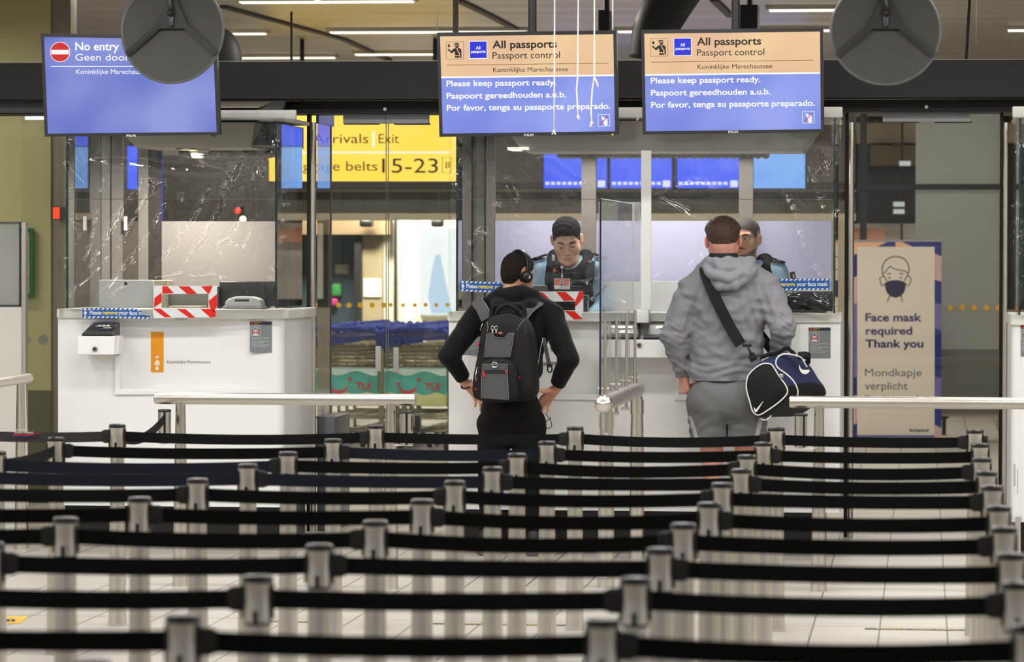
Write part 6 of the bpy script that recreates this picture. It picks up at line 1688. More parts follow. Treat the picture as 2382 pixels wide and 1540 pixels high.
def head_sdf(h=.0026, big=1., ears=True):
    """a man's head about the midpoint between the eyes; faces -y"""
    s = SDF((-.115, -.135, -.23), (.115, .135, .145), h)
    s.ell((0, .012, .030), (.0755, .096, .086), 0); s.ell((0, .055, -.005), (.060, .055, .06), .03)
    s.ell((0, -.028, -.030), (.060, .060, .082), .03); s.ell((0, -.046, -.086), (.042, .040, .030), .03)
    s.cap((0, -.076, -.104), (0, -.074, -.098), .017, .017, .022)
    for q in (-1, 1):
        s.cap((q * .057, .004, -.045), (q * .030, -.060, -.096), .017, .015, .025)
        s.cap((q * .044, -.072, .022), (q * .012, -.082, .018), .010, .010, .016)
        s.ell((q * .045, -.058, -.030), (.022, .022, .022), .03)
        s.ell((q * .032, -.096, .001), (.021, .016, .0125), .012, 'sub')
        s.ell((q * .032, -.0735, .000), (.0155, .0135, .0135), .003)
    s.path([(0, -.083, .012), (0, -.094, -.012), (0, -.106, -.033)], [.008, .0085, .0115], .012)
    for q in (-1, 1): s.ell((q * .0125, -.096, -.038), (.0085, .011, .0075), .006)
    for q in (-1, 1): s.ell((q * .0065, -.104, -.0445), (.0038, .005, .003), .003, 'sub')
    s.ell((0, -.083, -.066), (.027, .016, .016), .015)
    s.ell((0, -.0955, -.0615), (.0215, .0075, .0052), .004); s.ell((0, -.0945, -.0715), (.0185, .0082, .0062), .004)
    s.cap((-.021, -.103, -.0665), (.021, -.103, -.0665), .0022, .0022, .003, 'sub')
    if ears:
        for q in (-1, 1):
            R = Euler((math.radians(-8), 0, q * math.radians(-24))).to_matrix()
            s.ell((q * .081, .016, -.006), (.0075, .019, .032), .006, 'add', [list(v) for v in R])
            s.ell((q * .088, .010, -.002), (.0050, .010, .019), .004, 'sub', [list(v) for v in R])
    s.cap((0, .030, -.06), (0, .048, -.215), .056, .063, .03)
    return s
def hair_sdf(hs, t, line, seed, rough=.0015, f=260.):
    """a coat of hair t thick over the head above the hairline line(x, y)"""
    s = SDF(hs.lo, hs.lo, hs.h); s.n = hs.n; s.ax = hs.ax; s.f = hs.f.copy()
    g = np.meshgrid(*s.ax, indexing='ij', sparse=True); x, y, z = g
    ear = np.sqrt(((np.abs(x) - .090) / .021) ** 2 + ((y - .014) / .036) ** 2 + ((z + .002) / .052) ** 2)
    tt = t(x, y, z) if callable(t) else t
    d = s.f - tt + rough * (np.sin(x * f + 3 * np.sin(z * 90 + seed)) * np.sin(z * f * .7 + y * 120) + np.sin(y * f * .8 + x * 50 + seed))
    d = np.maximum(d, line(x, y) - z); d = np.maximum(d, (1.25 - ear) * .02)
    s.f = d.astype(np.float32); return s
def placed(part, M):
    P, Q = part.mesh() if isinstance(part, SDF) else part
    R = np.array(M.to_3x3()); T = np.array(M.translation); return P @ R.T + T, Q
def pl_interp(xs, ys):
    xs = np.array(xs); ys = np.array(ys); return lambda y: np.interp(y, xs, ys)
def hand(s, M, curl, thumb=0., spread=.12, sc=1., k=.006, mirror=1, abd=False):
    """hand into grid s. M: wrist frame, +x to the fingers, +y to the thumb, -z the palm side"""
    def V(x, y, z): p = M @ Vector((x * sc, y * sc * mirror, z * sc)); return (p.x, p.y, p.z)
    s.cap(V(-.03, 0, 0), V(.012, 0, 0), .026 * sc, .027 * sc, .012)
    base = [(.086, .028), (.090, .009), (.086, -.010), (.078, -.027)]; L = [(.042, .026, .021), (.047, .030, .022), (.043, .028, .021), (.033, .021, .019)]
    for i, (bx, by) in enumerate(base):
        s.cap(V(.012, by * .55, 0), V(bx, by, 0), .0145 * sc, .0115 * sc, .014)
    for i, (bx, by) in enumerate(base):
        a = curl[i] if isinstance(curl, (list, tuple)) else curl; p = [bx, by, 0]; th = 0; sp = (1.5 - i) * spread * .5; pts = [tuple(p)]; rs = [.0098, .0088, .0080, .0068]
        for j in range(3):
            th += a * (1., 1.1, .7)[j]; l = L[i][j]
            p = [p[0] + l * math.cos(th) * math.cos(sp), p[1] + l * math.sin(sp) * math.cos(th), p[2] - l * math.sin(th)]; pts.append(tuple(p))
        s.path([V(*q) for q in pts], [r * sc for r in rs], .003)
    t = [(.018, .022, -.006), (.048, .050, -.012 - .01 * thumb), (.076, .062 - .02 * thumb, -.016 - .02 * thumb), (.098, .062 - .036 * thumb, -.018 - .03 * thumb)]
    if abd: t = [(.010, .020, -.004), (.030, .054, -.010), (.034, .088, -.012), (.030, .114, -.008)]
    s.path([V(*q) for q in t], [.0155 * sc, .0125 * sc, .0105 * sc, .0082 * sc], .007)
def frame(o, xdir, zdir):
    """wrist frame at o, fingers along xdir, back of the hand towards zdir"""
    x = Vector(xdir).normalized(); z = Vector(zdir); z = (z - x * z.dot(x)).normalized(); y = z.cross(x)
    return Matrix(((x.x, y.x, z.x, o[0]), (x.y, y.y, z.y, o[1]), (x.z, y.z, z.z, o[2]), (0, 0, 0, 1)))

SKIN_A = pm('skin_fair', (214, 158, 132), .5, 0, .06, 40, .04, 200, sss=.12); SKIN_B = pm('skin_pink', (222, 160, 142), .5, 0, .06, 40, .04, 200, sss=.12)
SKIN_C = pm('skin_olive', (222, 174, 144), .48, 0, .05, 40, .04, 220, sss=.12); SKIN_D = pm('skin_tan', (212, 162, 132), .48, 0, .05, 40, .04, 220, sss=.12)
LIPS = pm('lips', (188, 118, 106), .4, 0, .05, 60)
HAIR_DK = pm('hair_dark', (26, 20, 16), .7, 0, .5, 300, .6, 500, stretch=(1, 1, .3), spec=.2); HAIR_BK = pm('hair_black', (20, 16, 15), .75, 0, .5, 300, .5, 500, spec=.15); HAIR_BR = pm('hair_brown', (60, 39, 24), .42, 0, .45, 260, .6, 420, stretch=(1, 1, .25)); HAIR_BZ = pm('hair_buzzed', (54, 43, 38), .6, 0, .3, 400, .3, 700)
HAIR_BZ2 = pm('hair_shaved_neck', (150, 112, 94), .6, 0, .2, 400)
EYEW = pm('eye_white', (226, 220, 214), .15); IRIS = pm('iris_dark', (40, 26, 18), .1)
CLOTHBK = pm('hoodie_black', (13, 13, 15), .85, 0, .2, 60, .12, 380, spec=.2, sheen=.08); PANTBK = pm('trousers_black', (11, 11, 12), .85, 0, .2, 60, .3, 120, spec=.2)
def face_parts(body, M, gaze=(0, 0), lid=0., brow=HAIR_DK, browlift=0.):
    """eyes with iris, lids part, eyebrows"""
    for q in (-1, 1):
        m = MB().ball((q * .032, -.0745, .0), .0135, 12); 
        e = m; e.v = [M @ v for v in e.v]; o = e.build('eye', EYEW, body, True)
        m = MB(); c = Vector((q * .032 + gaze[0], -.0745 - .0108, gaze[1])); m.ball(c, .0062, 8, (1, .55, 1)); m.v = [M @ v for v in m.v]; m.build('iris', IRIS, o, True)
    for q in (-1, 1):
        m = MB(); pts = smooth_pts([(q * .013, -.0905, .0185 + browlift), (q * .026, -.0915, .0225 + browlift), (q * .040, -.0850, .0225 + browlift), (q * .050, -.0735, .0165 + browlift)], 4)
        m.tube([M @ Vector(p) for p in pts], [.0036, .0040, .0042, .0044, .0046, .0046, .0045, .0042, .0038, .0034, .003, .0026, .002][:len(pts)], 8); m.build('eyebrow', brow, body, True)
def lips_zone(M):
    Mi = np.array(M.inverted())
    def z(P):
        L = P @ Mi[:3, :3].T + Mi[:3, 3]
        return ((L[:, 0] / .0195) ** 2 + ((L[:, 2] + .0665) / .0085) ** 2 < 1) & (L[:, 1] < -.088).astype(int)
    return z

# ------------------------------------------------------------------ traveller with the backpack
YC1 = 20.72
def A1(px, py, dy=0.): p = at_y(px, py, YC1); return (p.x, p.y + dy, p.z)
P1 = empty('person', A1(1190, 1285), 'person in a black hoodie seen from behind, hands on hips, wearing headphones', 'person'); P1.location.z = 0
g1 = at_y(1190, 1285, YC1); gz = 0.
sh = [A1(1118, 728, .0), A1(1282, 733, .0)]; el = [A1(1049, 826, -.10), A1(1326, 834, -.10)]; wr = [A1(1083, 892, .02), A1(1291, 906, .02)]
hipL, hipR = A1(1153, 990), A1(1225, 990)
knL, knR = A1(1140, 1140, .02), A1(1236, 1140, .02); anL, anR = A1(1134, 1252, -.02), A1(1244, 1252, -.02)
def body1(s, e, legs=True, arms=True, torso=True):
    if torso:
        s.ell(A1(1199, 770, .0), (.185 + e, .118 + e, .19 + e), 0); s.ell(A1(1194, 865, .0), (.160 + e, .108 + e, .18 + e), .06); s.ell(A1(1190, 950, .0), (.165 + e, .112 + e, .12 + e), .06)
        s.cap(A1(1140, 722), A1(1262, 726), .068 + e, .068 + e, .05); s.cap(A1(1172, 700), A1(1228, 702), .07 + e, .07 + e, .05)
    if arms:
        for i in (0, 1): s.cap(sh[i], el[i], .062 + e, .047 + e, .03); s.cap(el[i], wr[i], .046 + e, .031 + e * .8, .02)
    if legs:
        s.ell(A1(1190, 985), (.190 + e, .120 + e, .12 + e), .04)
        for h_, k_, a_ in ((hipL, knL, anL), (hipR, knR, anR)): s.cap(h_, k_, .096 + e, .062 + e, .03); s.cap(k_, a_, .060 + e, .042 + e, .02)
lo = np.array(A1(1015, 1300)) - (.02, .26, 0); lo[2] = -.01; hi = np.array(A1(1365, 560)) + (.02, .26, 0)
bs = SDF(lo, hi, .0065); body1(bs, -.012); bs.cap(A1(1202, 710), A1(1203, 650, .01), .058, .055, .03)
for a_, q in ((anL, -1), (anR, 1)): bs.cap(a_, (a_[0] + q * .02, a_[1] + .0, .04), .04, .035, .02); bs.cap((a_[0], a_[1] - .05, .04), (a_[0] + q * .04, a_[1] + .13, .035), .035, .03, .02)
# head: faces away, turned to the right
HM1 = Matrix.Translation(Vector(A1(1206, 637, .0))) @ Euler((math.radians(6), math.radians(-4), math.radians(180 - 42))).to_matrix().to_4x4() @ Matrix.Scale(.95, 4)
hs1 = head_sdf()
# hands on the hips, at finger resolution
hr = SDF(np.array(A1(1240, 985)) - (.03, .10, .0), np.array(A1(1325, 880)) + (.03, .16, .02), .0028)
hand(hr, frame(wr[1], (-.62, .44, -.64), (-.22, .62, .66)), [.30, .34, .40, .46], 0.1, .06, 1.06, mirror=1, abd=True)
hl = SDF(np.array(A1(1050, 985)) - (.03, .10, 0), np.array(A1(1130, 870)) + (.03, .16, .02), .0028)
hand(hl, frame(wr[0], (.62, .44, -.64), (.22, .62, .66)), [.30, .34, .40, .46], .1, .06, 1.06, mirror=-1, abd=True)
body = skin('body', [bs, placed(hs1, HM1), hr, hl], [SKIN_A, LIPS], P1, lips_zone(HM1))
line1 = lambda x, y: pl_interp([-.12, -.06, -.045, -.01, .015, .045, .075, .11], [.068, .066, .03, -.005, .012, -.02, -.062, -.072])(y)
skin('hair', placed(hair_sdf(hs1, lambda x, y, z: .006 + .011 * np.clip((z - .01) / .08, 0, 1), line1, 1.3), HM1), HAIR_DK, body)
face_parts(body, HM1)
hd = SDF(lo, hi, .0055); body1(hd, .012, legs=False)
hd.full(folds(.0035, 46, 3), op='disp')
zh = A1(1190, 985)[2]; Wv = [np.array(w) for w in wr]; Ev = [np.array(e) for e in el]
def cutcuffs(x, y, z, f=.80):
    d = zh - z
    for e_, w_ in zip(Ev, Wv):
        n = (w_ - e_) / np.linalg.norm(w_ - e_); p = e_ + (w_ - e_) * f
        near = np.sqrt((x - w_[0]) ** 2 + (y - w_[1]) ** 2 + (z - w_[2]) ** 2) - .12
        d = np.maximum(d, np.minimum((x - p[0]) * n[0] + (y - p[1]) * n[1] + (z - p[2]) * n[2], -near))
    return d
hd.full(cutcuffs); c = A1(1203, 660, .0); hd.cap(c, (c[0], c[1], c[2] + .2), .062, .07, .01, 'sub')
# hem band and hood rolled behind the neck
hd2 = SDF(np.array(A1(1105, 760)) - (.0, .28, 0), np.array(A1(1300, 640)) + (0, .2, 0), .005)
cN = Vector(A1(1203, 690)); ring = [cN + Vector((math.cos(a) * .098, math.sin(a) * .082 - .01, -.012 + .028 * math.sin(a) * -1 * 1.0)) for a in [2 * PI * i / 18 for i in range(18)]]
for i in range(18):
    a = 2 * PI * i / 18; back = max(0, -math.sin(a)); r_ = .028 + .016 * back
    hd2.cap(ring[i], ring[(i + 1) % 18], r_, r_, .02)
hd2.path([A1(1146, 692, -.05), A1(1164, 712, -.125), A1(1203, 722, -.15), A1(1238, 712, -.125), A1(1250, 692, -.05)], [.026, .034, .038, .034, .026], .03)
hd2.path([A1(1158, 684, -.06), A1(1203, 690, -.10), A1(1240, 686, -.06)], [.03, .034, .03], .02)
hd2.full(folds(.003, 60, 8), op='disp'); c = A1(1203, 660); hd2.cap((c[0], c[1] + .02, c[2] - .06), (c[0], c[1] + .01, c[2] + .2), .066, .072, .008, 'sub')
skin('hoodie', [hd, hd2], CLOTHBK, body)
tr = SDF(lo, (hi[0], hi[1], A1(1190, 945)[2]), .0065); body1(tr, .006, torso=False, arms=False); tr.full(folds(.004, 34, 5), op='disp'); tr.full(lambda x, y, z: np.maximum(.07 - z, z - A1(1190, 950)[2]))
skin('trousers', tr, PANTBK, body)
for a_, q in ((anL, -1), (anR, 1)):
    s = SDF((a_[0] - .10, a_[1] - .16, -.005), (a_[0] + .14, a_[1] + .24, .14), .005); s.cap((a_[0], a_[1] - .055, .042), (a_[0] + q * .05, a_[1] + .16, .038), .044, .040, .03); s.cap((a_[0], a_[1] - .03, .05), (a_[0], a_[1] - .02, .11), .044, .042, .03)
    s.full(lambda x, y, z: .022 - z); sho = skin('shoe', s, pm('shoe_black', (16, 16, 18), .6, 0, .2, 30), body)
    s = SDF((a_[0] - .10, a_[1] - .16, -.005), (a_[0] + .14, a_[1] + .24, .05), .005); s.cap((a_[0], a_[1] - .055, .03), (a_[0] + q * .05, a_[1] + .16, .03), .046, .042, .03); s.full(lambda x, y, z: np.maximum(.001 - z, z - .026)); skin('sole', s, pm('sole_grey', (120, 118, 114), .7), sho)
    if q < 0:
        pl = YP(a_[1] - .10); m = MB(); text(m, pl, 'EVA', 1096, 1110, 1283, 5, .0, .02); m.build('lettering', pm('shoe_red', (210, 40, 30), .6), sho)
# watch on the left wrist
w0 = Vector(wr[0]); e0 = Vector(el[0]); d = (w0 - e0).normalized(); c = e0.lerp(w0, 1.06)
u = d.cross(Vector((0, 1, 0))).normalized(); v = d.cross(u)
m = MB(); m.tube([c + u * .032 * math.cos(a) + v * .032 * math.sin(a) for a in [2 * PI * i / 24 for i in range(24)]], .009, 8, True, .4, None); m.build('watch', BLACKPL, body, True)
m = MB(); m.tube(smooth_pts([A1(1268, 960, -.02), A1(1282, 975, -.06), A1(1286, 990, -.07), A1(1276, 996, -.06), A1(1270, 984, -.04), A1(1284, 970, -.05)], 6), .0022, 6); m.build('earphone_cord', BLACKPL, body, True)

# headphones
HPH = empty('headphones', HM1 @ Vector((0, 0, .1)), 'black over-ear headphones on the head of the backpack traveller', 'headphones')
m = MB(); pts = [HM1 @ Vector((.101 * math.cos(a), .012 + .0 * math.sin(a), .012 + .128 * math.sin(a))) for a in [PI * i / 24 for i in range(25)]]
yv = (HM1.to_3x3() @ Vector((0, 1, 0))).normalized()
ws = [yv * .027] * 25; m.strip(pts, ws, .012); m.build('headband', pm('headband_black', (24, 24, 25), .3, 0, .1, 20), HPH, 'auto', bevel=.003)
for q in (-1, 1):
    M = HM1 @ Matrix.Translation((q * .094, .012, -.012)) @ Matrix.Rotation(math.radians(90), 4, 'Y')
    m = MB(); m.lathe((0, 0, 0), [(0, -.020), (.030, -.020), (.036, -.012), (.037, .006), (.034, .016), (.026, .021), (0, .022)] if q > 0 else [(0, -.022), (.026, -.021), (.034, -.016), (.037, -.006), (.036, .012), (.030, .020), (0, .020)], 30)
    m.v = [M @ p for p in m.v]; ec = m.build('ear_cup', pm('ear_cup_black', (17, 17, 18), .32, 0, .1, 30), HPH, True)
    if q < 0 or q > 0:
        vs, fs = text_shape('6', .02); m = MB(); mx = sum(v.x for v in vs) / len(vs); my = sum(v.y for v in vs) / len(vs)
        L = [Vector((-(v.x - mx) * .028 * -q * -1, (v.y - my) * .030, 0)) for v in vs]
        # laid on the outer face: local x -> head y, local y -> head z
        m.add([HM1 @ Vector((q * .1172, .012 + p.x * (1 if q > 0 else -1), -.012 + p.y)) for p in L], fs); m.build('cup_emblem', pm('emblem_white', (236, 236, 236), .4), ec)
    m = MB(); m.lathe((0, 0, 0), [(.02, -.034 if q > 0 else .034), (.034, -.034 if q > 0 else .034), (.038, -.027 if q > 0 else .027), (.034, -.018 if q > 0 else .018)], 26); m.v = [M @ p for p in m.v]; m.build('cushion', pm('cushion_black', (22, 22, 23), .6), ec, True)

# ------------------------------------------------------------------ backpack
YBP = YC1 - .36
def Bp(px, py, d=0.): p = at_y(px, py, YBP); return Vector((p.x, p.y + d, p.z))
BKP = empty('backpack', Bp(1170, 935), 'black and grey backpack with red zip pulls worn by the traveller in the black hoodie', 'backpack')
NYL = pm('nylon_black', (15, 15, 17), .7, 0, .15, 80, .12, 500, spec=.3); NYG = pm('nylon_grey', (78, 77, 80), .75, 0, .08, 200, .12, 600, spec=.3); NYD = pm('nylon_charcoal', (36, 36, 39), .72, 0, .12, 100, .12, 500, spec=.3); PIPE = pm('bag_piping', (120, 120, 124), .5); RED = pm('pull_red', (226, 30, 24), .4); ZIP = pm('zip_metal', (206, 204, 198), .25, 1.)
def pillow(outline, yb, yf, prof, mat, name, parent, n=4, bev=0, Yp=None):
    """padded panel: an outline (picture points) swelling from depth yb to yf along the profile of (t, scale)"""
    src = at_y if Yp is None else None
    P = [p for p in smooth_pts([Vector((x, y)) for x, y in outline], n, True)]; k = len(P); W = [at_y(p.x, p.y, Yp or YBP) for p in P]; c = sum(W, Vector()) / k
    m = MB(); vs = []; fs = []
    for t, s_ in prof: vs += [Vector((c.x + (w.x - c.x) * s_, yb + (yf - yb) * t, c.z + (w.z - c.z) * s_)) for w in W]
    for i in range(len(prof) - 1): fs += [(i * k + j, i * k + (j + 1) % k, (i + 1) * k + (j + 1) % k, (i + 1) * k + j) for j in range(k)]
    vs.append(Vector((c.x, yb + (yf - yb) * prof[-1][0], c.z))); fs += [((len(prof) - 1) * k + j, (len(prof) - 1) * k + (j + 1) % k, len(vs) - 1) for j in range(k)]
    vs.append(Vector((c.x, yb, c.z))); fs += [((j + 1) % k, j, len(vs) - 1) for j in range(k)]
    m.add(vs, fs); return m.build(name, mat, parent, True)
ob = pillow([(1140, 738), (1172, 724), (1206, 730), (1232, 760), (1242, 810), (1245, 870), (1246, 912), (1230, 930), (1180, 934), (1120, 932), (1098, 922), (1096, 885), (1108, 820), (1118, 765)], YC1 - .135, YBP, [(0, .90), (.12, .99), (.5, 1.02), (.82, .97), (.95, .88), (1, .74)], NYL, 'main_bag', BKP)
pillow([(1128, 842), (1150, 832), (1180, 834), (1200, 848), (1208, 880), (1206, 925), (1180, 936), (1130, 934), (1112, 922), (1112, 880)], YBP - .0, YBP - .055, [(0, .98), (.4, 1.0), (.8, .94), (1, .82)], NYL, 'front_pocket', BKP)
yf = YBP - .012
def patch(pts, mat, name, parent, y, n=1, bulge=.006, back=.03):
    """flat cloth panel sewn on, a little proud"""
    P = smooth_pts([Vector((x, y_)) for x, y_ in pts], n, True) if n > 1 else [Vector((x, y_)) for x, y_ in pts]
    m = MB(); m.poly([Vector((at_y(p.x, p.y, YBP).x, y, at_y(p.x, p.y, YBP).z)) for p in P], (0, back, 0)); return m.build(name, mat, parent, bevel=.004)
patch([(1138, 742), (1172, 730), (1204, 736), (1226, 765), (1222, 782), (1196, 768), (1160, 766), (1136, 772)], NYD, 'top_panel', BKP, YBP + .004, 3)
gp1 = patch([(1133, 776), (1147, 772), (1152, 784), (1176, 786), (1184, 773), (1196, 774), (1186, 832), (1127, 832)], NYG, 'grey_panel', BKP, YBP - .014)
gp2 = patch([(1127, 845), (1182, 845), (1184, 868), (1186, 930), (1124, 926), (1124, 890)], NYG, 'grey_panel', BKP, YBP - .068)
def piping(parent, pts, y, r=.002, mat=PIPE):
    P = smooth_pts([Vector((at_y(a, b_, YBP).x, y, at_y(a, b_, YBP).z)) for a, b_ in pts], 4); return MB().tube(P, r, 6).build('piping', mat, parent, True)
piping(gp1, [(1133, 776), (1130, 805), (1127, 832)], YBP - .016); piping(gp1, [(1196, 774), (1192, 804), (1186, 832)], YBP - .016); piping(gp1, [(1146, 773), (1150, 783), (1163, 786), (1176, 785), (1183, 775)], YBP - .017)
piping(gp2, [(1127, 845), (1124, 880), (1123, 926)], YBP - .070); piping(gp2, [(1183, 845), (1184, 880), (1187, 930)], YBP - .070)
piping(ob, [(1134, 748), (1135, 760), (1134, 772)], YBP - .004); piping(ob, [(1222, 742), (1212, 752), (1203, 768)], YBP + .0)
piping(ob, [(1112, 890), (1116, 862), (1128, 846), (1152, 840), (1180, 842), (1198, 856), (1204, 880)], YBP - .052, .004, NYD)
m = MB(); m.poly([Vector((at_y(x, y, YBP).x, YBP - .0705, at_y(x, y, YBP).z)) for x, y in ((1127, 860), (1181, 860), (1181, 868), (1127, 868))], (0, .006, 0)); m.build('pocket_zip', BLACK, gp2)
m = MB()
for x0, y0, x1, y1 in ((1127, 861, 1129, 868), (1179, 860, 1182, 868), (1128, 866, 1132, 877)): a = at_y(x0, y1, YBP); c = at_y(x1, y0, YBP); m.rbox((a.x, YBP - .076, a.z), (c.x, YBP - .069, c.z), .002)
m.build('red_pull', RED, gp2, 'auto')
for x, y, lab in ((1108, 905, 0), (1207, 878, 1), (1202, 909, 1), (1112, 800, 0)):
    a = Bp(x, y); q = MB().rbox((a.x - .008, YBP - (.02 if x > 1110 else -.0), a.z - .006), (a.x + .006, YBP + .05, a.z + .004), .002).build('red_tab', RED, ob, 'auto')
def badge(parent, x, y, w, h, d):
    m = MB(); a = at_y(x, y, YBP); hw, hh = w / 2 / 412, h / 2 / 412; m.tube([Vector((a.x + hw * math.cos(t), YBP - d, a.z + hh * math.sin(t))) for t in [2 * PI * i / 20 for i in range(20)]], .0028, 8, True); m.rbox((a.x - hw * .8, YBP - d - .002, a.z - hh), (a.x + hw * .8, YBP - d + .004, a.z - hh * .45), .002).rbox((a.x - hw * .45, YBP - d - .002, a.z + hh * .1), (a.x + hw * .45, YBP - d + .004, a.z + hh * .5), .002); m.build('metal_badge', ZIP, parent, True)
badge(gp2, 1154, 848, 13, 13, .074)
m = MB(); a = Bp(1151, 768); 
for k, dx in enumerate((-.010, .010)):
    m.tube([Vector((a.x + dx + .008 * math.cos(t), YBP - .018, a.z + .012 + .012 * math.sin(t))) for t in [2 * PI * i / 14 for i in range(14)]], .0026, 6, True); m.rbox((a.x + dx - .005, YBP - .022, a.z - .018), (a.x + dx + .005, YBP - .012, a.z + .002), .002)
m.build('zip_pulls', ZIP, ob, True)
m = MB(); a = Bp(1164, 775); m.ball(a + Vector((0, -.012, 0)), .009, 10, (1.5, .5, .9)); o = m.build('badge_plate', pm('badge_grey', (116, 116, 118), .4, .3), ob, True); MB().ball(a + Vector((-.003, -.016, 0)), .0065, 10, (1, .5, 1)).build('red_badge', RED, o, True)
m = MB(); pts = [Bp(1109, 858, .01), Bp(1107, 872, .0), Bp(1108, 886, .0)]; m.tube([p + Vector((0, -.0, 0)) for p in pts], .004, 8); m.tube([pts[0] + Vector((.004 * math.cos(t), -.002, .008 * math.sin(t))) for t in [2 * PI * i / 12 for i in range(12)]], .002, 6, True); m.build('side_zip_pull', ZIP, ob, True)
m = MB(); pts = [Bp(1122, 752, .03), Bp(1118, 760, .03), Bp(1116, 770, .03)]; m.tube(pts, .003, 8); m.build('side_zip_pull', ZIP, ob, True)
# haul loop and shoulder straps
m = MB(); P_ = smooth_pts([Bp(1152, 738, .05), Bp(1157, 722, .03), Bp(1170, 711, .02), Bp(1184, 710, .02), Bp(1200, 720, .03), Bp(1210, 736, .05)], 5); m.tube(P_, .013, 10); m.build('haul_loop', NYL, BKP, True)
m = MB(); P_ = smooth_pts([Bp(1138, 738, .10), Bp(1140, 720, .10), Bp(1150, 712, .09), Bp(1164, 715, .08)], 5); m.tube(P_, .014, 8, False, .5); P_ = smooth_pts([Bp(1216, 736, .10), Bp(1214, 720, .10), Bp(1204, 710, .09), Bp(1196, 712, .08)], 5); m.tube(P_, .014, 8, False, .5); m.build('top_webbing', NYL, BKP, True)
for q, pts in ((-1, [(1142, 742, -.19), (1129, 718, -.165), (1117, 704, -.12), (1114, 698, -.04), (1116, 708, .06)]), (1, [(1220, 742, -.19), (1234, 720, -.165), (1249, 707, -.125), (1256, 702, -.04), (1254, 712, .06)])):
    P_ = smooth_pts([Vector(A1(x, y, d)) for x, y, d in pts], 6); wv = []
    for i in range(len(P_)): wv.append(Vector((.052, 0, -.028 * q)))
    m = MB().strip(P_, [w * 1.15 for w in wv], .016); o = m.build('shoulder_strap', NYG, BKP, 'auto', bevel=.004)
    MB().tube([p + w * .56 + Vector((0, -.006, .004)) for p, w in zip(P_, wv)], .0025, 6).build('piping', PIPE, o, True)
m = MB(); P_ = [Vector(A1(x, y, -.10)) for x, y in ((1269, 785), (1275, 815), (1281, 846))]; m.strip(P_, Vector((.022, 0, .004)), .004); o = m.build('loose_strap', NYG, BKP)
m = MB(); a = Vector(A1(1283, 857, -.10)); m.tube([a + Vector((.013 * math.cos(t), 0, .019 * math.sin(t))) for t in [2 * PI * i / 16 for i in range(16)]], .0045, 8, True).rbox(a + Vector((-.016, -.006, .010)), a + Vector((.012, .006, .030)), .004); m.build('buckle', BLACKPL, o, True)
m = MB(); m.tube([Vector(A1(x, y, -.11)) for x, y in ((1268, 784), (1262, 810), (1256, 850), (1250, 884))], .0024, 6); m.build('strap_cord', pm('cord_grey', (190, 190, 190), .5), BKP, True)

# ------------------------------------------------------------------ traveller in grey
YC2 = 20.68
def A2(px, py, dy=0.): p = at_y(px, py, YC2); return (p.x, p.y + dy, p.z)
P2 = empty('person', A2(1690, 1290), 'person in grey hoodie and grey shorts seen from behind, bag strap across the back', 'person'); P2.location.z = 0
sh = [A2(1612, 672), A2(1782, 672)]; el = [A2(1568, 782, -.04), A2(1822, 760, -.06)]; wr = [A2(1588, 872, .05), A2(1806, 846, .06)]
hipL, hipR = A2(1652, 950), A2(1732, 950); knL, knR = A2(1657, 1082, .0), A2(1738, 1082, .0); anL, anR = A2(1652, 1240, -.02), A2(1742, 1240, -.02)
def body2(s, e, legs=True, arms=True, torso=True):
    if torso:
        s.ell(A2(1697, 715), (.215 + e, .145 + e, .21 + e), 0); s.ell(A2(1688, 800, .02), (.205 + e, .155 + e, .20 + e), .06); s.ell(A2(1685, 868, .02), (.200 + e, .152 + e, .14 + e), .06)
        s.cap(A2(1634, 660), A2(1760, 660), .075 + e, .075 + e, .06); s.cap(A2(1660, 628), A2(1722, 628), .072 + e, .072 + e, .06)
    if arms:
        for i in (0, 1): s.cap(sh[i], el[i], .078 + e, .060 + e, .035); s.cap(el[i], wr[i], .058 + e, .038 + e * .8, .02)
    if legs:
        s.ell(A2(1690, 925), (.205 + e, .145 + e, .13 + e), .05); s.ell(A2(1658, 935, -.05), (.10 + e, .10 + e, .11 + e), .05); s.ell(A2(1724, 935, -.05), (.10 + e, .10 + e, .11 + e), .05)
        for h_, k_, a_ in ((hipL, knL, anL), (hipR, knR, anR)): s.cap(h_, k_, .104 + e, .068 + e, .02); m_ = [k_[i] * .62 + a_[i] * .38 for i in range(3)]; m_[1] -= .02; s.cap(k_, m_, .064 + e, .066 + e, .02); s.cap(m_, a_, .064 + e, .042 + e, .02)
lo = np.array(A2(1515, 1300)) - (.02, .30, 0); lo[2] = -.01; hi = np.array(A2(1870, 590)) + (.02, .30, 0)
bs = SDF(lo, hi, .0065); body2(bs, -.012); bs.cap(A2(1688, 650), A2(1682, 580, .0), .073, .070, .03)
for a_, q in ((anL, -1), (anR, 1)): bs.cap((a_[0], a_[1] - .05, .04), (a_[0] + q * .04, a_[1] + .14, .035), .036, .03, .03); bs.cap(a_, (a_[0], a_[1], .05), .042, .04, .02)
HM2 = Matrix.Translation(Vector(A2(1682, 560, .0))) @ Euler((0, math.radians(2), math.radians(180 + 4))).to_matrix().to_4x4() @ Matrix.Diagonal((1.15, 1.10, 1.06, 1))
hs2 = head_sdf()
hl = SDF(np.array(A2(1555, 940)) - (.03, .12, 0), np.array(A2(1625, 850)) + (.03, .18, .02), .0028)
hand(hl, frame(wr[0], (.12, .10, -1), (-.75, -.65, 0)), [1.15, 1.2, 1.2, 1.2], .9, .05, 1.12, mirror=-1)
hr = SDF(np.array(A2(1770, 915)) - (.03, .12, 0), np.array(A2(1840, 830)) + (.03, .18, .02), .0035)
hand(hr, frame(wr[1], (.05, .3, -1), (.9, -.4, 0)), [1.0, 1.1, 1.1, 1.1], .6, .05, 1.1, mirror=1)
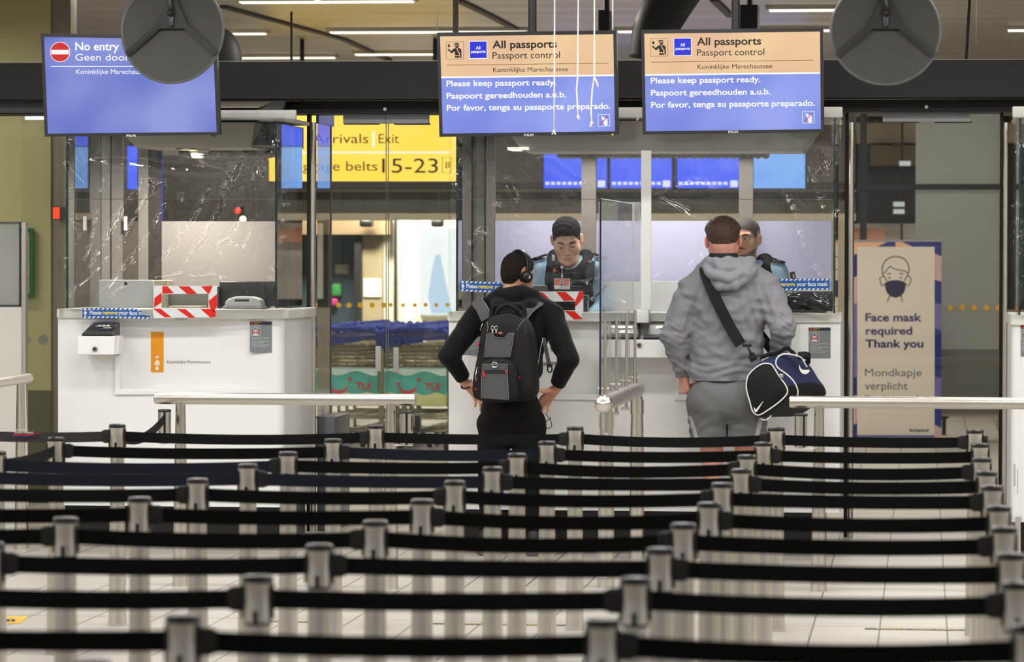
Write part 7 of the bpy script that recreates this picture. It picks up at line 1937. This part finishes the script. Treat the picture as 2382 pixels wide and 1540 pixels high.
body = skin('body', [bs, placed(hs2, HM2), hl, hr], [SKIN_B, LIPS], P2, lips_zone(HM2))
line2 = lambda x, y: pl_interp([-.12, -.06, -.045, -.01, .015, .045, .075, .11], [.068, .066, .03, .0, .02, .012, -.010, -.018])(y)
hso = hair_sdf(hs2, lambda x, y, z: .003 + .016 * np.clip((z - .0) / .07, 0, 1), line2, 2.1)
skin('hair', placed(hso, HM2), HAIR_BR, body)
face_parts(body, HM2, brow=HAIR_BR)
GREYH = pm('hoodie_grey', (136, 136, 142), .85, 0, .07, 320, .10, 420, spec=.2, sheen=.1); GREYD = pm('hood_lining', (118, 118, 124), .85, 0, .1, 200, .3, 160, spec=.2); SHORTG = pm('shorts_grey', (116, 115, 116), .8, 0, .06, 260, .1, 400, spec=.2); SHORTL = pm('shorts_stripe', (178, 178, 180), .7)
hd = SDF(lo, hi, .0055); body2(hd, .012, legs=False); 
hd.ell(A2(1686, 890, .02), (.196, .155, .06), .02)
fa_ = folds(.0045, 40, 12); fb_ = folds(.003, 75, 4)
def crease(x, y, z):
    v = fa_(x * .6, y, z * 1.5) + fb_(x, y, z)
    zw = A2(0, 850)[2]; v = v + .003 * np.exp(-((z - zw) / .07) ** 2) * np.sin(z * 150 + 5 * np.sin(x * 14) + x * 18)
    for e_ in el: v = v + .0035 * np.exp(-((x - e_[0]) ** 2 + (z - e_[2]) ** 2) / .008) * np.sin(z * 120 + 3 * np.sin(x * 60 + z * 30) + 70 * (x - e_[0]) * (1 if e_[0] > 0 else -1) + 2 * np.sin(x * 40))
    xs0, xs1 = sh[0][0] + .03, sh[1][0] - .03; za0 = sh[0][2]
    for xs in (xs0, xs1): v = v + .005 * np.exp(-(((x - xs) / .10) ** 2 + ((z - za0 + .12) / .14) ** 2)) * np.sin((x - xs) * 120 + (z - za0) * 40 * (1 if xs > xs0 else -1))
    return v
hd.full(crease, op='disp'); zh = A2(1690, 886)[2]; Wv = [np.array(w) for w in wr]; Ev = [np.array(e) for e in el]
hd.full(lambda x, y, z: cutcuffs(x, y, z, 1.0)); c = A2(1683, 585); hd.cap(c, (c[0], c[1], c[2] + .2), .082, .09, .01, 'sub')
hd2 = SDF(np.array(A2(1615, 690)) - (.0, .30, 0), np.array(A2(1775, 575)) + (.03, .22, 0), .0045)
cN = Vector(A2(1686, 617))
ring = [cN + Vector((math.cos(a) * .112, math.sin(a) * .095 - .01, .008 * -math.sin(a))) for a in [2 * PI * i / 20 for i in range(20)]]
for i in range(20):
    a = 2 * PI * i / 20; back = max(0, -math.sin(a)); hd2.cap(ring[i], ring[(i + 1) % 20], .030 + .010 * back, .030 + .010 * back, .015)
for pts, r_ in (([(1646, 622, -.10), (1664, 640, -.165), (1700, 648, -.18), (1735, 634, -.15), (1752, 612, -.08)], .030), ([(1650, 648, -.10), (1678, 664, -.165), (1712, 664, -.175), (1745, 642, -.14), (1756, 624, -.09)], .026), ([(1650, 606, -.08), (1680, 624, -.14), (1720, 622, -.13), (1748, 606, -.06)], .026)):
    hd2.path([A2(*p) for p in pts], [r_ * .85, r_, r_ * 1.05, r_, r_ * .8], .012)
hd2.ell(A2(1700, 634, -.10), (.085, .05, .035), .02); hd2.full(lambda x, y, z: folds(.0038, 85, 21)(x, y, z), op='disp'); c = A2(1683, 590); hd2.cap((c[0], c[1] + .02, c[2] - .08), (c[0], c[1] + .01, c[2] + .2), .082, .092, .006, 'sub')
ho = skin('hoodie', [hd, hd2], GREYH, body)
# dark collar of the shirt under the hood
s = SDF(np.array(A2(1630, 625)) - (0, .2, 0), np.array(A2(1740, 575)) + (0, .2, 0), .0045); s.cap(A2(1685, 640, -.03), A2(1684, 592, -.045), .088, .082, .01); s.full(lambda x, y, z: z - A2(1684, 589)[2]); skin('shirt_collar', s, pm('shirt_dark', (24, 24, 30), .8), body)
sr = SDF((lo[0], lo[1], A2(1690, 1050)[2]), (hi[0], hi[1], A2(1690, 870)[2]), .006); body2(sr, .016, torso=False, arms=False)
for h_, k_ in ((hipL, knL), (hipR, knR)): sr.cap((h_[0], h_[1], h_[2] - .05), (k_[0], k_[1] - .0, k_[2]), .122, .118, .02)
sr.full(folds(.006, 30, 9), op='disp'); sr.full(lambda x, y, z: .004 * np.sin(z * 95 + (x - A2(1690, 0)[0]) ** 2 * 260 + 2 * np.sin(x * 22)) * np.exp(-((z - A2(0, 985)[2]) / .10) ** 2), op='disp'); zs = A2(1690, 1036)[2]; zt_ = A2(1690, 878)[2]
sr.full(lambda x, y, z: np.maximum(zs - z, z - zt_)); xm = A2(1693, 1000)[0]
sr.full(lambda x, y, z: .0035 - np.abs(x - xm) - np.clip((z - A2(1690, 985)[2]) * .5, 0, 1))
xe = [A2(1609, 0)[0], A2(1776, 0)[0]]; za, zb_ = A2(0, 955)[2], A2(0, 1030)[2]
def zone(P):
    t = np.clip((za - P[:, 2]) / (za - zb_), 0, 1); l = np.abs(P[:, 0] - (xe[0] + .062 * t)) < .012; r_ = np.abs(P[:, 0] - (xe[1] - .04 * t)) < .012
    return ((l | r_) & (P[:, 2] < za) & (P[:, 1] < YC2)).astype(int)
skin('shorts', sr, [SHORTG, SHORTL], body, zone)
for a_, q in ((anL, -1), (anR, 1)):
    s = SDF((a_[0] - .12, a_[1] - .17, -.005), (a_[0] + .16, a_[1] + .26, .16), .005); s.cap((a_[0], a_[1] - .06, .045), (a_[0] + q * .05, a_[1] + .17, .04), .048, .043, .03); s.cap((a_[0], a_[1] - .03, .05), (a_[0], a_[1] - .02, .12), .048, .046, .03); s.full(lambda x, y, z: .002 - z); skin('shoe', s, MATS['shoe_black'], body)

# ------------------------------------------------------------------ duffel bag
YD2 = YC2 - .30
def Dz(x, y, d=0.): p = at_y(1720 + x * .15584, 770 + y * .15584, YD2); return Vector((p.x, p.y + d, p.z))
DUF = empty('duffel_bag', Dz(500, 1380), 'navy and black sports bag with white piping hanging from the traveller in grey', 'bag')
CAN = pm('canvas_black', (15, 15, 16), .7, 0, .15, 90, .3, 240, spec=.3); CNV = pm('canvas_navy', (40, 47, 84), .65, 0, .12, 70, .35, 200, spec=.3); WPI = pm('piping_white', (232, 230, 224), .45)
end = [(370, 480), (470, 490), (530, 560), (600, 680), (690, 800), (725, 890), (700, 960), (600, 1060), (450, 1170), (320, 1250), (250, 1255), (190, 1190), (150, 1050), (108, 900), (100, 780), (130, 660), (220, 560), (300, 505)]
E = smooth_pts([Vector((x, y)) for x, y in end], 4, True); n = len(E); cE = sum(E, Vector((0, 0))) / n
levels = [(.0, 1.0, 0, 0, 0), (.04, 1.08, 10, -2, .02), (.14, 1.16, 80, -22, .08), (.30, 1.20, 190, -36, .17), (.5, 1.20, 320, -32, .28), (.7, 1.14, 440, 10, .38), (.86, 1.0, 540, 60, .45), (.95, .84, 590, 85, .49), (1., .6, 610, 100, .51)]
m = MB(); vs = []; fs = []; mi = []
for t, s_, dx, dy, dd in levels: vs += [Dz(cE.x + (p.x - cE.x) * s_ + dx, cE.y + (p.y - cE.y) * s_ + dy, dd) for p in E]
for i in range(len(levels) - 1):
    for j in range(n):
        fs.append((i * n + j, i * n + (j + 1) % n, (i + 1) * n + (j + 1) % n, (i + 1) * n + j))
        mid = (E[j] + E[(j + 1) % n]) / 2
        hi_ = mid.y < (830 if mid.x > cE.x else 640) ; mi.append(1 if hi_ and i < 8 else 0)
fs.append(tuple(range((len(levels) - 1) * n, len(levels) * n))); mi.append(0); fs.append(tuple(range(n))); mi.append(0)
m.v = vs; m.f = fs; m.m = mi
duf = m.build('bag_body', [CAN, CNV], DUF, True)
sb = duf.modifiers.new('s', 'SUBSURF'); sb.levels = 1; sb.render_levels = 1
P_ = [Dz(cE.x + (p.x - cE.x) * .985, cE.y + (p.y - cE.y) * .985, -.004) for p in E]
m = MB(); c = sum(P_, Vector()) / n; vs = []; fs = []
for s_, d in ((1., 0), (.85, -.010), (.55, -.018), (.2, -.021)): vs += [c + (p - c) * s_ + Vector((0, d, 0)) for p in P_]
for i in range(3): fs += [(i * n + j, i * n + (j + 1) % n, (i + 1) * n + (j + 1) % n, (i + 1) * n + j) for j in range(n)]
fs.append(tuple(range(3 * n, 4 * n))); m.add(vs, fs); ep = m.build('end_panel', CAN, DUF, True)
MB().tube([p + Vector((0, -.004, 0)) for p in P_], .0042, 8, True).build('piping', WPI, ep, True)
def on_bag(pts, d, r=.004): return smooth_pts([Dz(x, y, dd) for x, y, dd in pts], 6)
MB().tube(on_bag([(930, 415, .10), (860, 375, .06), (760, 350, .03), (670, 345, .01), (590, 375, .0), (548, 440, -.01), (552, 510, -.01), (595, 565, -.01), (650, 605, -.0), (730, 665, -.01), (800, 735, -.01), (850, 820, -.0), (872, 900, .01), (866, 960, .02), (840, 1040, .03)], 0), .0042, 8).build('piping', WPI, duf, True)
MB().tube(on_bag([(930, 420, .10), (960, 480, .11), (1000, 545, .12)], 0), .004, 8).build('piping', WPI, duf, True)
MB().tube(on_bag([(315, 1310, .02), (360, 1330, .01), (410, 1320, .01), (475, 1262, .01)], 0), .0036, 8).build('piping', WPI, duf, True)
def swoosh(parent, pts, d):
    P_ = [Vector((x, y)) for x, y in pts]; m = MB(); m.poly([Dz(p.x, p.y, d) for p in smooth_pts(P_, 4, True)], (0, .006, 0)); return m.build('white_emblem', WPI, parent)
swoosh(ep, [(225, 1130), (222, 1165), (235, 1200), (255, 1205), (280, 1180), (362, 1040), (275, 1140), (250, 1165), (234, 1150)], -.040)
swoosh(duf, [(892, 508), (890, 560), (915, 615), (960, 645), (1005, 640), (1048, 600), (1020, 580), (975, 585), (930, 575), (905, 545)], .03)
m = MB(); m.rbox(Dz(598, 700, -.02), Dz(655, 640, -.01), .003); m.build('zip_pull', pm('zip_pale', (190, 186, 176), .3, .6), ep, 'auto')
# strap across the back, clip, second strap end, handles
S_ = smooth_pts([Vector(A2(x, y, d)) for x, y, d in ((1648, 596, .10), (1640, 614, -.04), (1646, 640, -.125), (1668, 692, -.168), (1700, 755, -.180), (1727, 800, -.195))], 6)
m = MB().strip(S_, Vector((.056, 0, .030)), .005); m.strip(smooth_pts([Vector(A2(x, y, d)) for x, y, d in ((1648, 596, .10), (1668, 640, .20), (1720, 720, .21), (1780, 800, .19), (1800, 822, .12))], 5), Vector((.05, 0, .03)), .005); st = m.build('shoulder_strap', NYL, DUF, 'auto')
a = Dz(110, 225, .06); b_ = Dz(170, 350, .06)
m = MB(); m.rbox(a + Vector((-.028, -.006, -.006)), a + Vector((.024, .006, .012)), .003).tube([a, a.lerp(b_, .5), b_], .007, 8).rbox(b_ + Vector((-.012, -.006, -.012)), b_ + Vector((.016, .006, .012)), .003); m.build('strap_clip', BLACKPL, st, True)
m = MB(); m.strip([b_ + Vector((0, 0, -.005)), Dz(195, 410, .05), Dz(215, 450, .05)], Vector((.035, 0, .02)), .006); m.build('strap_tab', NYL, DUF)
m = MB(); m.strip(smooth_pts([Dz(300, 405, .10), Dz(420, 362, .12), Dz(560, 335, .12), Dz(690, 262, .12), Dz(760, 310, .13), Dz(820, 360, .13)], 5), Vector((0, .03, .012)), .012); m.strip(smooth_pts([Dz(860, 380, .14), Dz(960, 372, .14), Dz(1020, 390, .15), Dz(1025, 450, .16), Dz(985, 475, .17)], 5), Vector((.0, .03, .03)), .016); m.build('carry_handle', NYL, DUF, 'auto')

# ------------------------------------------------------------------ the two officers behind the desk
SHIRT = pm('shirt_blue', (156, 190, 214), .8, 0, .04, 200, .08, 420, spec=.2); VEST = pm('vest_navy', (9, 10, 16), .75, 0, .2, 90, .12, 300, spec=.2); PADS = pm('vest_pad', (30, 30, 38), .6, 0, .2, 50); SILV = pm('badge_silver', (210, 210, 206), .3, .5)
def officer(label, AO, YO_, hc, hrot, hscale, shL, shR, chest, skinm, hair, elbows):
    P = empty('person', AO(chest[0], 1100), label, 'person'); P.location.z = .25
    # platform height: they stand on the raised floor inside the cabin
    el, wr = elbows
    lo = np.array(AO(chest[0], 0)) - (.40, .32, 0); lo[2] = .24; hi = np.array(AO(chest[0], 0)) + (.40, .32, 0); hi[2] = AO(chest[0], shL[1])[2] + .16
    sh_ = [AO(*shL), AO(*shR)]; zc = AO(*chest)[2]
    def b(s, e, legs=True, arms=True, torso=True):
        cx, cy = AO(*chest)[:2]
        if torso:
            s.ell((cx, cy, zc), (.180 + e, .118 + e, .19 + e), 0); s.ell((cx, cy + .02, zc - .22), (.160 + e, .110 + e, .18 + e), .06); s.cap(sh_[0], sh_[1], .062 + e, .062 + e, .05)
        if arms:
            for i in (0, 1): s.cap(sh_[i], el[i], .062 + e, .048 + e, .03); s.cap(el[i], wr[i], .046 + e, .032 + e, .02)
        if legs:
            s.ell((cx, cy + .03, zc - .40), (.165 + e, .112 + e, .11 + e), .04)
            for q in (-1, 1): s.cap((cx + q * .085, cy + .03, zc - .45), (cx + q * .09, cy + .02, (zc - .45) * .55 + .15), .085 + e, .06 + e, .03); s.cap((cx + q * .09, cy + .02, (zc - .45) * .55 + .15), (cx + q * .09, cy + .05, .33), .056 + e, .04 + e, .02)
    HM = Matrix.Translation(Vector(hc)) @ Euler(hrot).to_matrix().to_4x4() @ Matrix.Scale(hscale, 4)
    hs = head_sdf()
    s0 = SDF(lo, hi, .008); b(s0, -.012); cx, cy = AO(*chest)[:2]
    s0.cap((cx, cy, zc + .14), tuple(HM @ Vector((0, .045, -.16))), .062, .06, .03)
    for q in (-1, 1): s0.cap((cx + q * .09, cy + .08, .29), (cx + q * .10, cy - .1, .285), .035, .03, .02)
    hands = []
    for i in (0, 1):
        w = np.array(wr[i]); hd_ = SDF(w - (.13, .16, .10), w + (.13, .12, .08), .0032); d = Vector(wr[i]) - Vector(el[i]); hand(hd_, frame(wr[i], (-d.x * .2, -1, -.1), (0, -.2, 1)), [.4, .4, .45, .5], .3, .1, 1., mirror=1 if i == 0 else -1); hands.append(hd_)
    body = skin('body', [s0, placed(hs, HM)] + hands, [skinm, LIPS], P, lips_zone(HM))
    skin('hair', placed(hair[0](hs), HM), hair[1], body)
    st = SDF(lo, hi, .0065); b(st, .006, legs=False); nb = HM @ Vector((0, .045, -.16)); zcol = zc + .215
    st.full(folds(.0028, 50, 6), op='disp'); st.full(lambda x, y, z: zc - .38 - z)
    Wv_ = [np.array(w) for w in wr]
    st.full(lambda x, y, z: np.maximum(.055 - np.sqrt((x - Wv_[0][0]) ** 2 + (y - Wv_[0][1]) ** 2 + (z - Wv_[0][2]) ** 2), .055 - np.sqrt((x - Wv_[1][0]) ** 2 + (y - Wv_[1][1]) ** 2 + (z - Wv_[1][2]) ** 2)))
    st.cap((cx, cy - .02, zc + .16), tuple(nb), .066, .070, .004, 'sub')
    shirt = skin('shirt', st, SHIRT, body)
    # collar
    s = SDF(np.array((cx, cy, zc + .10)) - (.12, .16, 0), np.array((cx, cy, zc + .30)) + (.12, .12, .02), .004); c0 = Vector((cx, cy + .005, zc + .15)); c1 = c0.lerp(Vector(nb), .55); c1.z = max(c1.z, zc + .20)
    s.cap(tuple(c0), tuple(c1), .084, .076, .004); s.cap(tuple(c0 - (c1 - c0)), tuple(c1 + (c1 - c0)), .072, .069, .002, 'sub'); s.full(lambda x, y, z: np.minimum(.04, (np.abs(x - cx) * -1.2 + .035 - (y - cy) * .0) * np.where(y < cy - .03, 1, -1) + np.where(y < cy - .03, 0, -1)) * 1.0)
    s.full(lambda x, y, z: z - c1.z + .0 * x); skin('collar', s, SHIRT, shirt)
    tr_ = SDF((lo[0], lo[1], .3), (hi[0], hi[1], zc - .30), .009); b(tr_, .006, torso=False, arms=False); skin('trousers', tr_, MATS['vest_navy'], body)
    # vest: covers the trunk, leaves the arms free
    v = SDF((lo[0], lo[1], zc - .36), hi, .006)
    v.ell((cx, cy, zc + .01), (.215, .165, .21), 0); v.ell((cx, cy + .02, zc - .22), (.20, .160, .21), .05); v.cap((cx - .07, cy - .06, zc + .12), (cx - .09, cy - .0, zc + .19), .06, .05, .03); v.cap((cx + .07, cy - .06, zc + .12), (cx + .09, cy - .0, zc + .19), .06, .05, .03)
    for q, sp in ((-1, sh_[0]), (1, sh_[1])): s_ = Vector(sp); v.cap((cx + q * .085, cy + .0, zc + .135), tuple(s_.lerp(Vector((cx, cy, s_.z)), .25)), .070, .062, .03)
    v.full(lambda x, y, z: np.abs(x - cx) - .150 - np.clip(zc - z, -.1, .0) * .1); v.cap((cx, cy - .05, zc + .16), tuple(nb), .088, .095, .01, 'sub'); v.cap((cx, cy - .12, zc + .17), (cx, cy - .06, zc + .30), .050, .085, .02, 'sub')
    for q, sp in ((-1, sh_[0]), (1, sh_[1])): v.cap((sp[0] + q * .045, sp[1] - .2, sp[2] - .11), (sp[0] + q * .045, sp[1] + .2, sp[2] - .11), .070, .070, .02, 'sub')
    vest = skin('vest', v, VEST, body)
    return P, body, shirt, vest, HM, (cx, cy, zc), sh_
YO1 = 21.78
def O1(px, py, dy=0.): p = at_y(px, py, YO1); return (p.x, p.y + dy, p.z)
hlineO = lambda x, y: pl_interp([-.12, -.075, -.06, -.045, -.01, .02, .045, .075, .11], [.056, .058, .045, .020, -.004, .014, -.02, -.055, -.07])(y)
el1 = ([O1(1246, 712, -.02), O1(1404, 712, -.02)], [O1(1285, 745, -.12), O1(1365, 745, -.12)])
o1 = officer('person in a navy vest and light blue shirt looking down behind the desk plastic', O1, YO1, O1(1324, 558, -.14), (math.radians(25), math.radians(-3), math.radians(4)), 1.09, (1262, 628), (1392, 626), (1326, 672, .02), SKIN_C,
    (lambda hs: hair_sdf(hs, lambda x, y, z: .0025 + .0075 * np.clip((z - .03) / .05, 0, 1), hlineO, .7, .0012), HAIR_BK), el1)
P, body, shirt, vest, HM, (cx, cy, zc), sh_ = o1
face_parts(body, HM, (0, -.007), brow=HAIR_BK)
for q in (-1, 1):   # lowered upper lids
    m = MB(); m.ball((q * .032, -.0752, .0012), .0152, 12, (1.02, 1, .98)); vs = m.v; keep = [i for i, f in enumerate(m.f) if all((vs[j].z > -.0035) for j in f)]; m.f = [m.f[i] for i in keep]; m.m = [0] * len(m.f); m.v = [HM @ p for p in vs]; m.build('eyelid', SKIN_C, body, True)
    m = MB(); m.tube([HM @ Vector((q * .032 + .0135 * math.cos(a), -.0765 - .0125 * math.sin(a), -.004)) for a in [PI * (.06 + .88 * i / 10) for i in range(11)]], .0013, 6); m.build('eyelashes', HAIR_BK, body, True)
pv = YP(cy - .158)
def opart(name, parent, x0, y0, x1, y1, mat, off=0., r=.006, th=.03):
    a = pv(x0, y1, off); c = pv(x1, y0, off); return MB().rbox((a.x, a.y, a.z), (c.x, a.y + th, c.z), r).build(name, mat, parent, 'auto')
pad = opart('shoulder_radio', vest, 1281, 590, 1296, 612, PADS, .02, .008, .05); opart('radio_plate', pad, 1285, 593, 1292, 607, SILV, .024, .002, .01)
opart('vest_radio', vest, 1361, 607, 1383, 652, PADS, .02, .006, .06); opart('radio_label', vest, 1371, 607, 1376, 610, SILV, .024, .001, .01); opart('orange_button', vest, 1369, 602, 1372, 605, pm('button_orange', (240, 120, 30), .4), .024, .001, .01)
m = MB(); px_poly(m, pv, [(1290, 622), (1294, 628), (1293, 632), (1287, 632), (1287, 627)], .012); m.build('orange_pin', pm('pin_orange', (222, 84, 44), .4), vest)
m = MB(); px_poly(m, pv, [(1359, 652), (1372, 651), (1371, 660), (1366, 664), (1361, 660)], .012); cr = m.build('crest_patch', pm('crest_navy', (30, 44, 96), .6), vest)
m = MB(); px_poly(m, pv, [(1363, 655), (1368, 654.5), (1368, 659), (1365.5, 661), (1363, 659)], .014); m.build('crest_mark', SILV, cr)
opart('pocket_flap', vest, 1300, 634, 1350, 637, PADS, .01, .002, .02)
for q, xx, nm in ((-1, (1250, 590, 1278, 602), 'left'), (1, (1380, 588, 1396, 600), 'right')):
    a = Vector(sh_[0 if q < 0 else 1]); m = MB(); m.rbox((-.045, -.03, -.006), (.045, .03, .006), .004, Matrix.Translation(a + Vector((q * .015, -.03, .078))) @ Matrix.Rotation(q * .32, 4, 'Y')); e = m.build('shoulder_tab', VEST, shirt, 'auto')
    m = MB()
    for k in range(2): m.box((q * .012 + k * .012 - .003, -.033, -.002), (q * .012 + k * .012 + .003, -.005, .008), Matrix.Translation(a + Vector((q * .015, -.03, .078))) @ Matrix.Rotation(q * .32, 4, 'Y'))
    m.build('rank_bars', SILV, e)
# pass on a reel, clipped to the vest: a thing of its own
r = empty('identity_pass', pv(1308, 672, .03), 'orange and white photo pass hanging on the vest of the officer looking down', 'pass')
m = MB(); c = pv(1308, 621.5, .02); m.cyl(c, c + Vector((0, -.008, 0)), .0095, n=20); m.build('reel', SILV, r, 'auto')
m = MB(); m.cyl(pv(1308, 624, .02), pv(1308.6, 647, .024), .002, n=8); c = pv(1308.5, 642, .025); m.rbox(c + Vector((-.005, -.004, -.014)), c + Vector((.005, .004, .012)), .002); m.build('cord_clip', SILV, r, True)
m = MB(); a = pv(1290, 673, .026); c = pv(1327, 648, .026); m.rbox((a.x, a.y - .001, a.z), (c.x, a.y + .003, c.z), .0015); cd_ = m.build('card', pm('pass_white', (226, 224, 228), .3), r, 'auto')
m = MB(); px_rect(m, pv, 1291, 649, 1326, 664, .029); m.build('orange_field', pm('pass_orange', (226, 120, 96), .3), cd_)
m = MB(); px_rect(m, pv, 1303.5, 652, 1312.5, 664, .030); m.build('portrait', pm('pass_photo', (206, 206, 206), .3), cd_)
m = MB(); px_disc(m, pv, 1308, 656.5, 2.4, .031, 14); px_rect(m, pv, 1304.5, 660, 1311.5, 664, .031); m.build('portrait_head', pm('pass_head', (120, 96, 88), .4), cd_)

YO2 = 21.85
def O2(px, py, dy=0.): p = at_y(px, py, YO2); return (p.x, p.y + dy, p.z)
el2 = ([O2(1662, 712, -.06), O2(1836, 712, -.04)], [O2(1705, 745, -.12), O2(1790, 745, -.12)])
o2 = officer('person with a short beard and buzzed hair half hidden behind the traveller in grey', O2, YO2, O2(1734, 554, -.06), (math.radians(2), math.radians(3), math.radians(-14)), 1.06, (1672, 632), (1806, 636), (1744, 682, .02), SKIN_D,
    (lambda hs: hair_sdf(hs, .0035, hlineO, .9, .0006, 320.), HAIR_BZ), el2)
P, body, shirt, vest, HM, (cx, cy, zc), sh_ = o2
face_parts(body, HM, (-.003, -.001), brow=HAIR_BK)
for q in (-1, 1):
    m = MB(); m.ball((q * .032, -.0752, .0015), .0148, 12, (1.02, 1, .98)); vs = m.v; keep = [i for i, f in enumerate(m.f) if all((vs[j].z > .0045) for j in f)]; m.f = [m.f[i] for i in keep]; m.m = [0] * len(m.f); m.v = [HM @ p for p in vs]; m.build('eyelid', SKIN_D, body, True)
hsb = head_sdf()
def beard(hs):
    s = SDF(hs.lo, hs.lo, hs.h); s.n = hs.n; s.ax = hs.ax; x, y, z = np.meshgrid(*s.ax, indexing='ij', sparse=True)
    up = np.interp(np.abs(x), [0, .018, .036, .050, .060, .066], [-.092, -.090, -.083, -.074, -.066, -.058]); mous = (np.abs(x) < .026) & (z < -.049) & (z > -.058) & (y < -.08)
    d = hs.f - .0013 + .0007 * np.sin(x * 500) * np.sin(z * 460); lim = np.maximum(z - up, -.126 - z); lim = np.where(mous, -.002, lim); lim = np.maximum(lim, y - .005)
    s.f = np.maximum(d, lim).astype(np.float32); return s
skin('beard', placed(beard(hsb), HM), pm('beard_dark', (112, 84, 70), .6, 0, .3, 500), body)
a = Vector(sh_[1]); M = Matrix.Translation(a + Vector((.012, -.03, .078))) @ Matrix.Rotation(.32, 4, 'Y'); m = MB().rbox((-.045, -.03, -.006), (.045, .03, .006), .004, M); e = m.build('shoulder_tab', VEST, shirt, 'auto')
m = MB(); m.box((-.005, -.033, -.002), (.0, -.005, .008), M).box((.008, -.033, -.002), (.013, -.005, .008), M); m.build('rank_bars', SILV, e)
pv = YP(sh_[1][1] - .085); m = MB(); px_poly(m, pv, [(1836, 634), (1848, 631), (1853, 650), (1840, 653)], 0); e = m.build('sleeve_patch', pm('patch_black', (18, 18, 20), .6), shirt)
m = MB(); px_poly(m, pv, [(1843, 638), (1847, 637), (1849, 646), (1845, 647)], .002); m.build('patch_mark', pm('patch_gold', (190, 180, 150), .5), e)
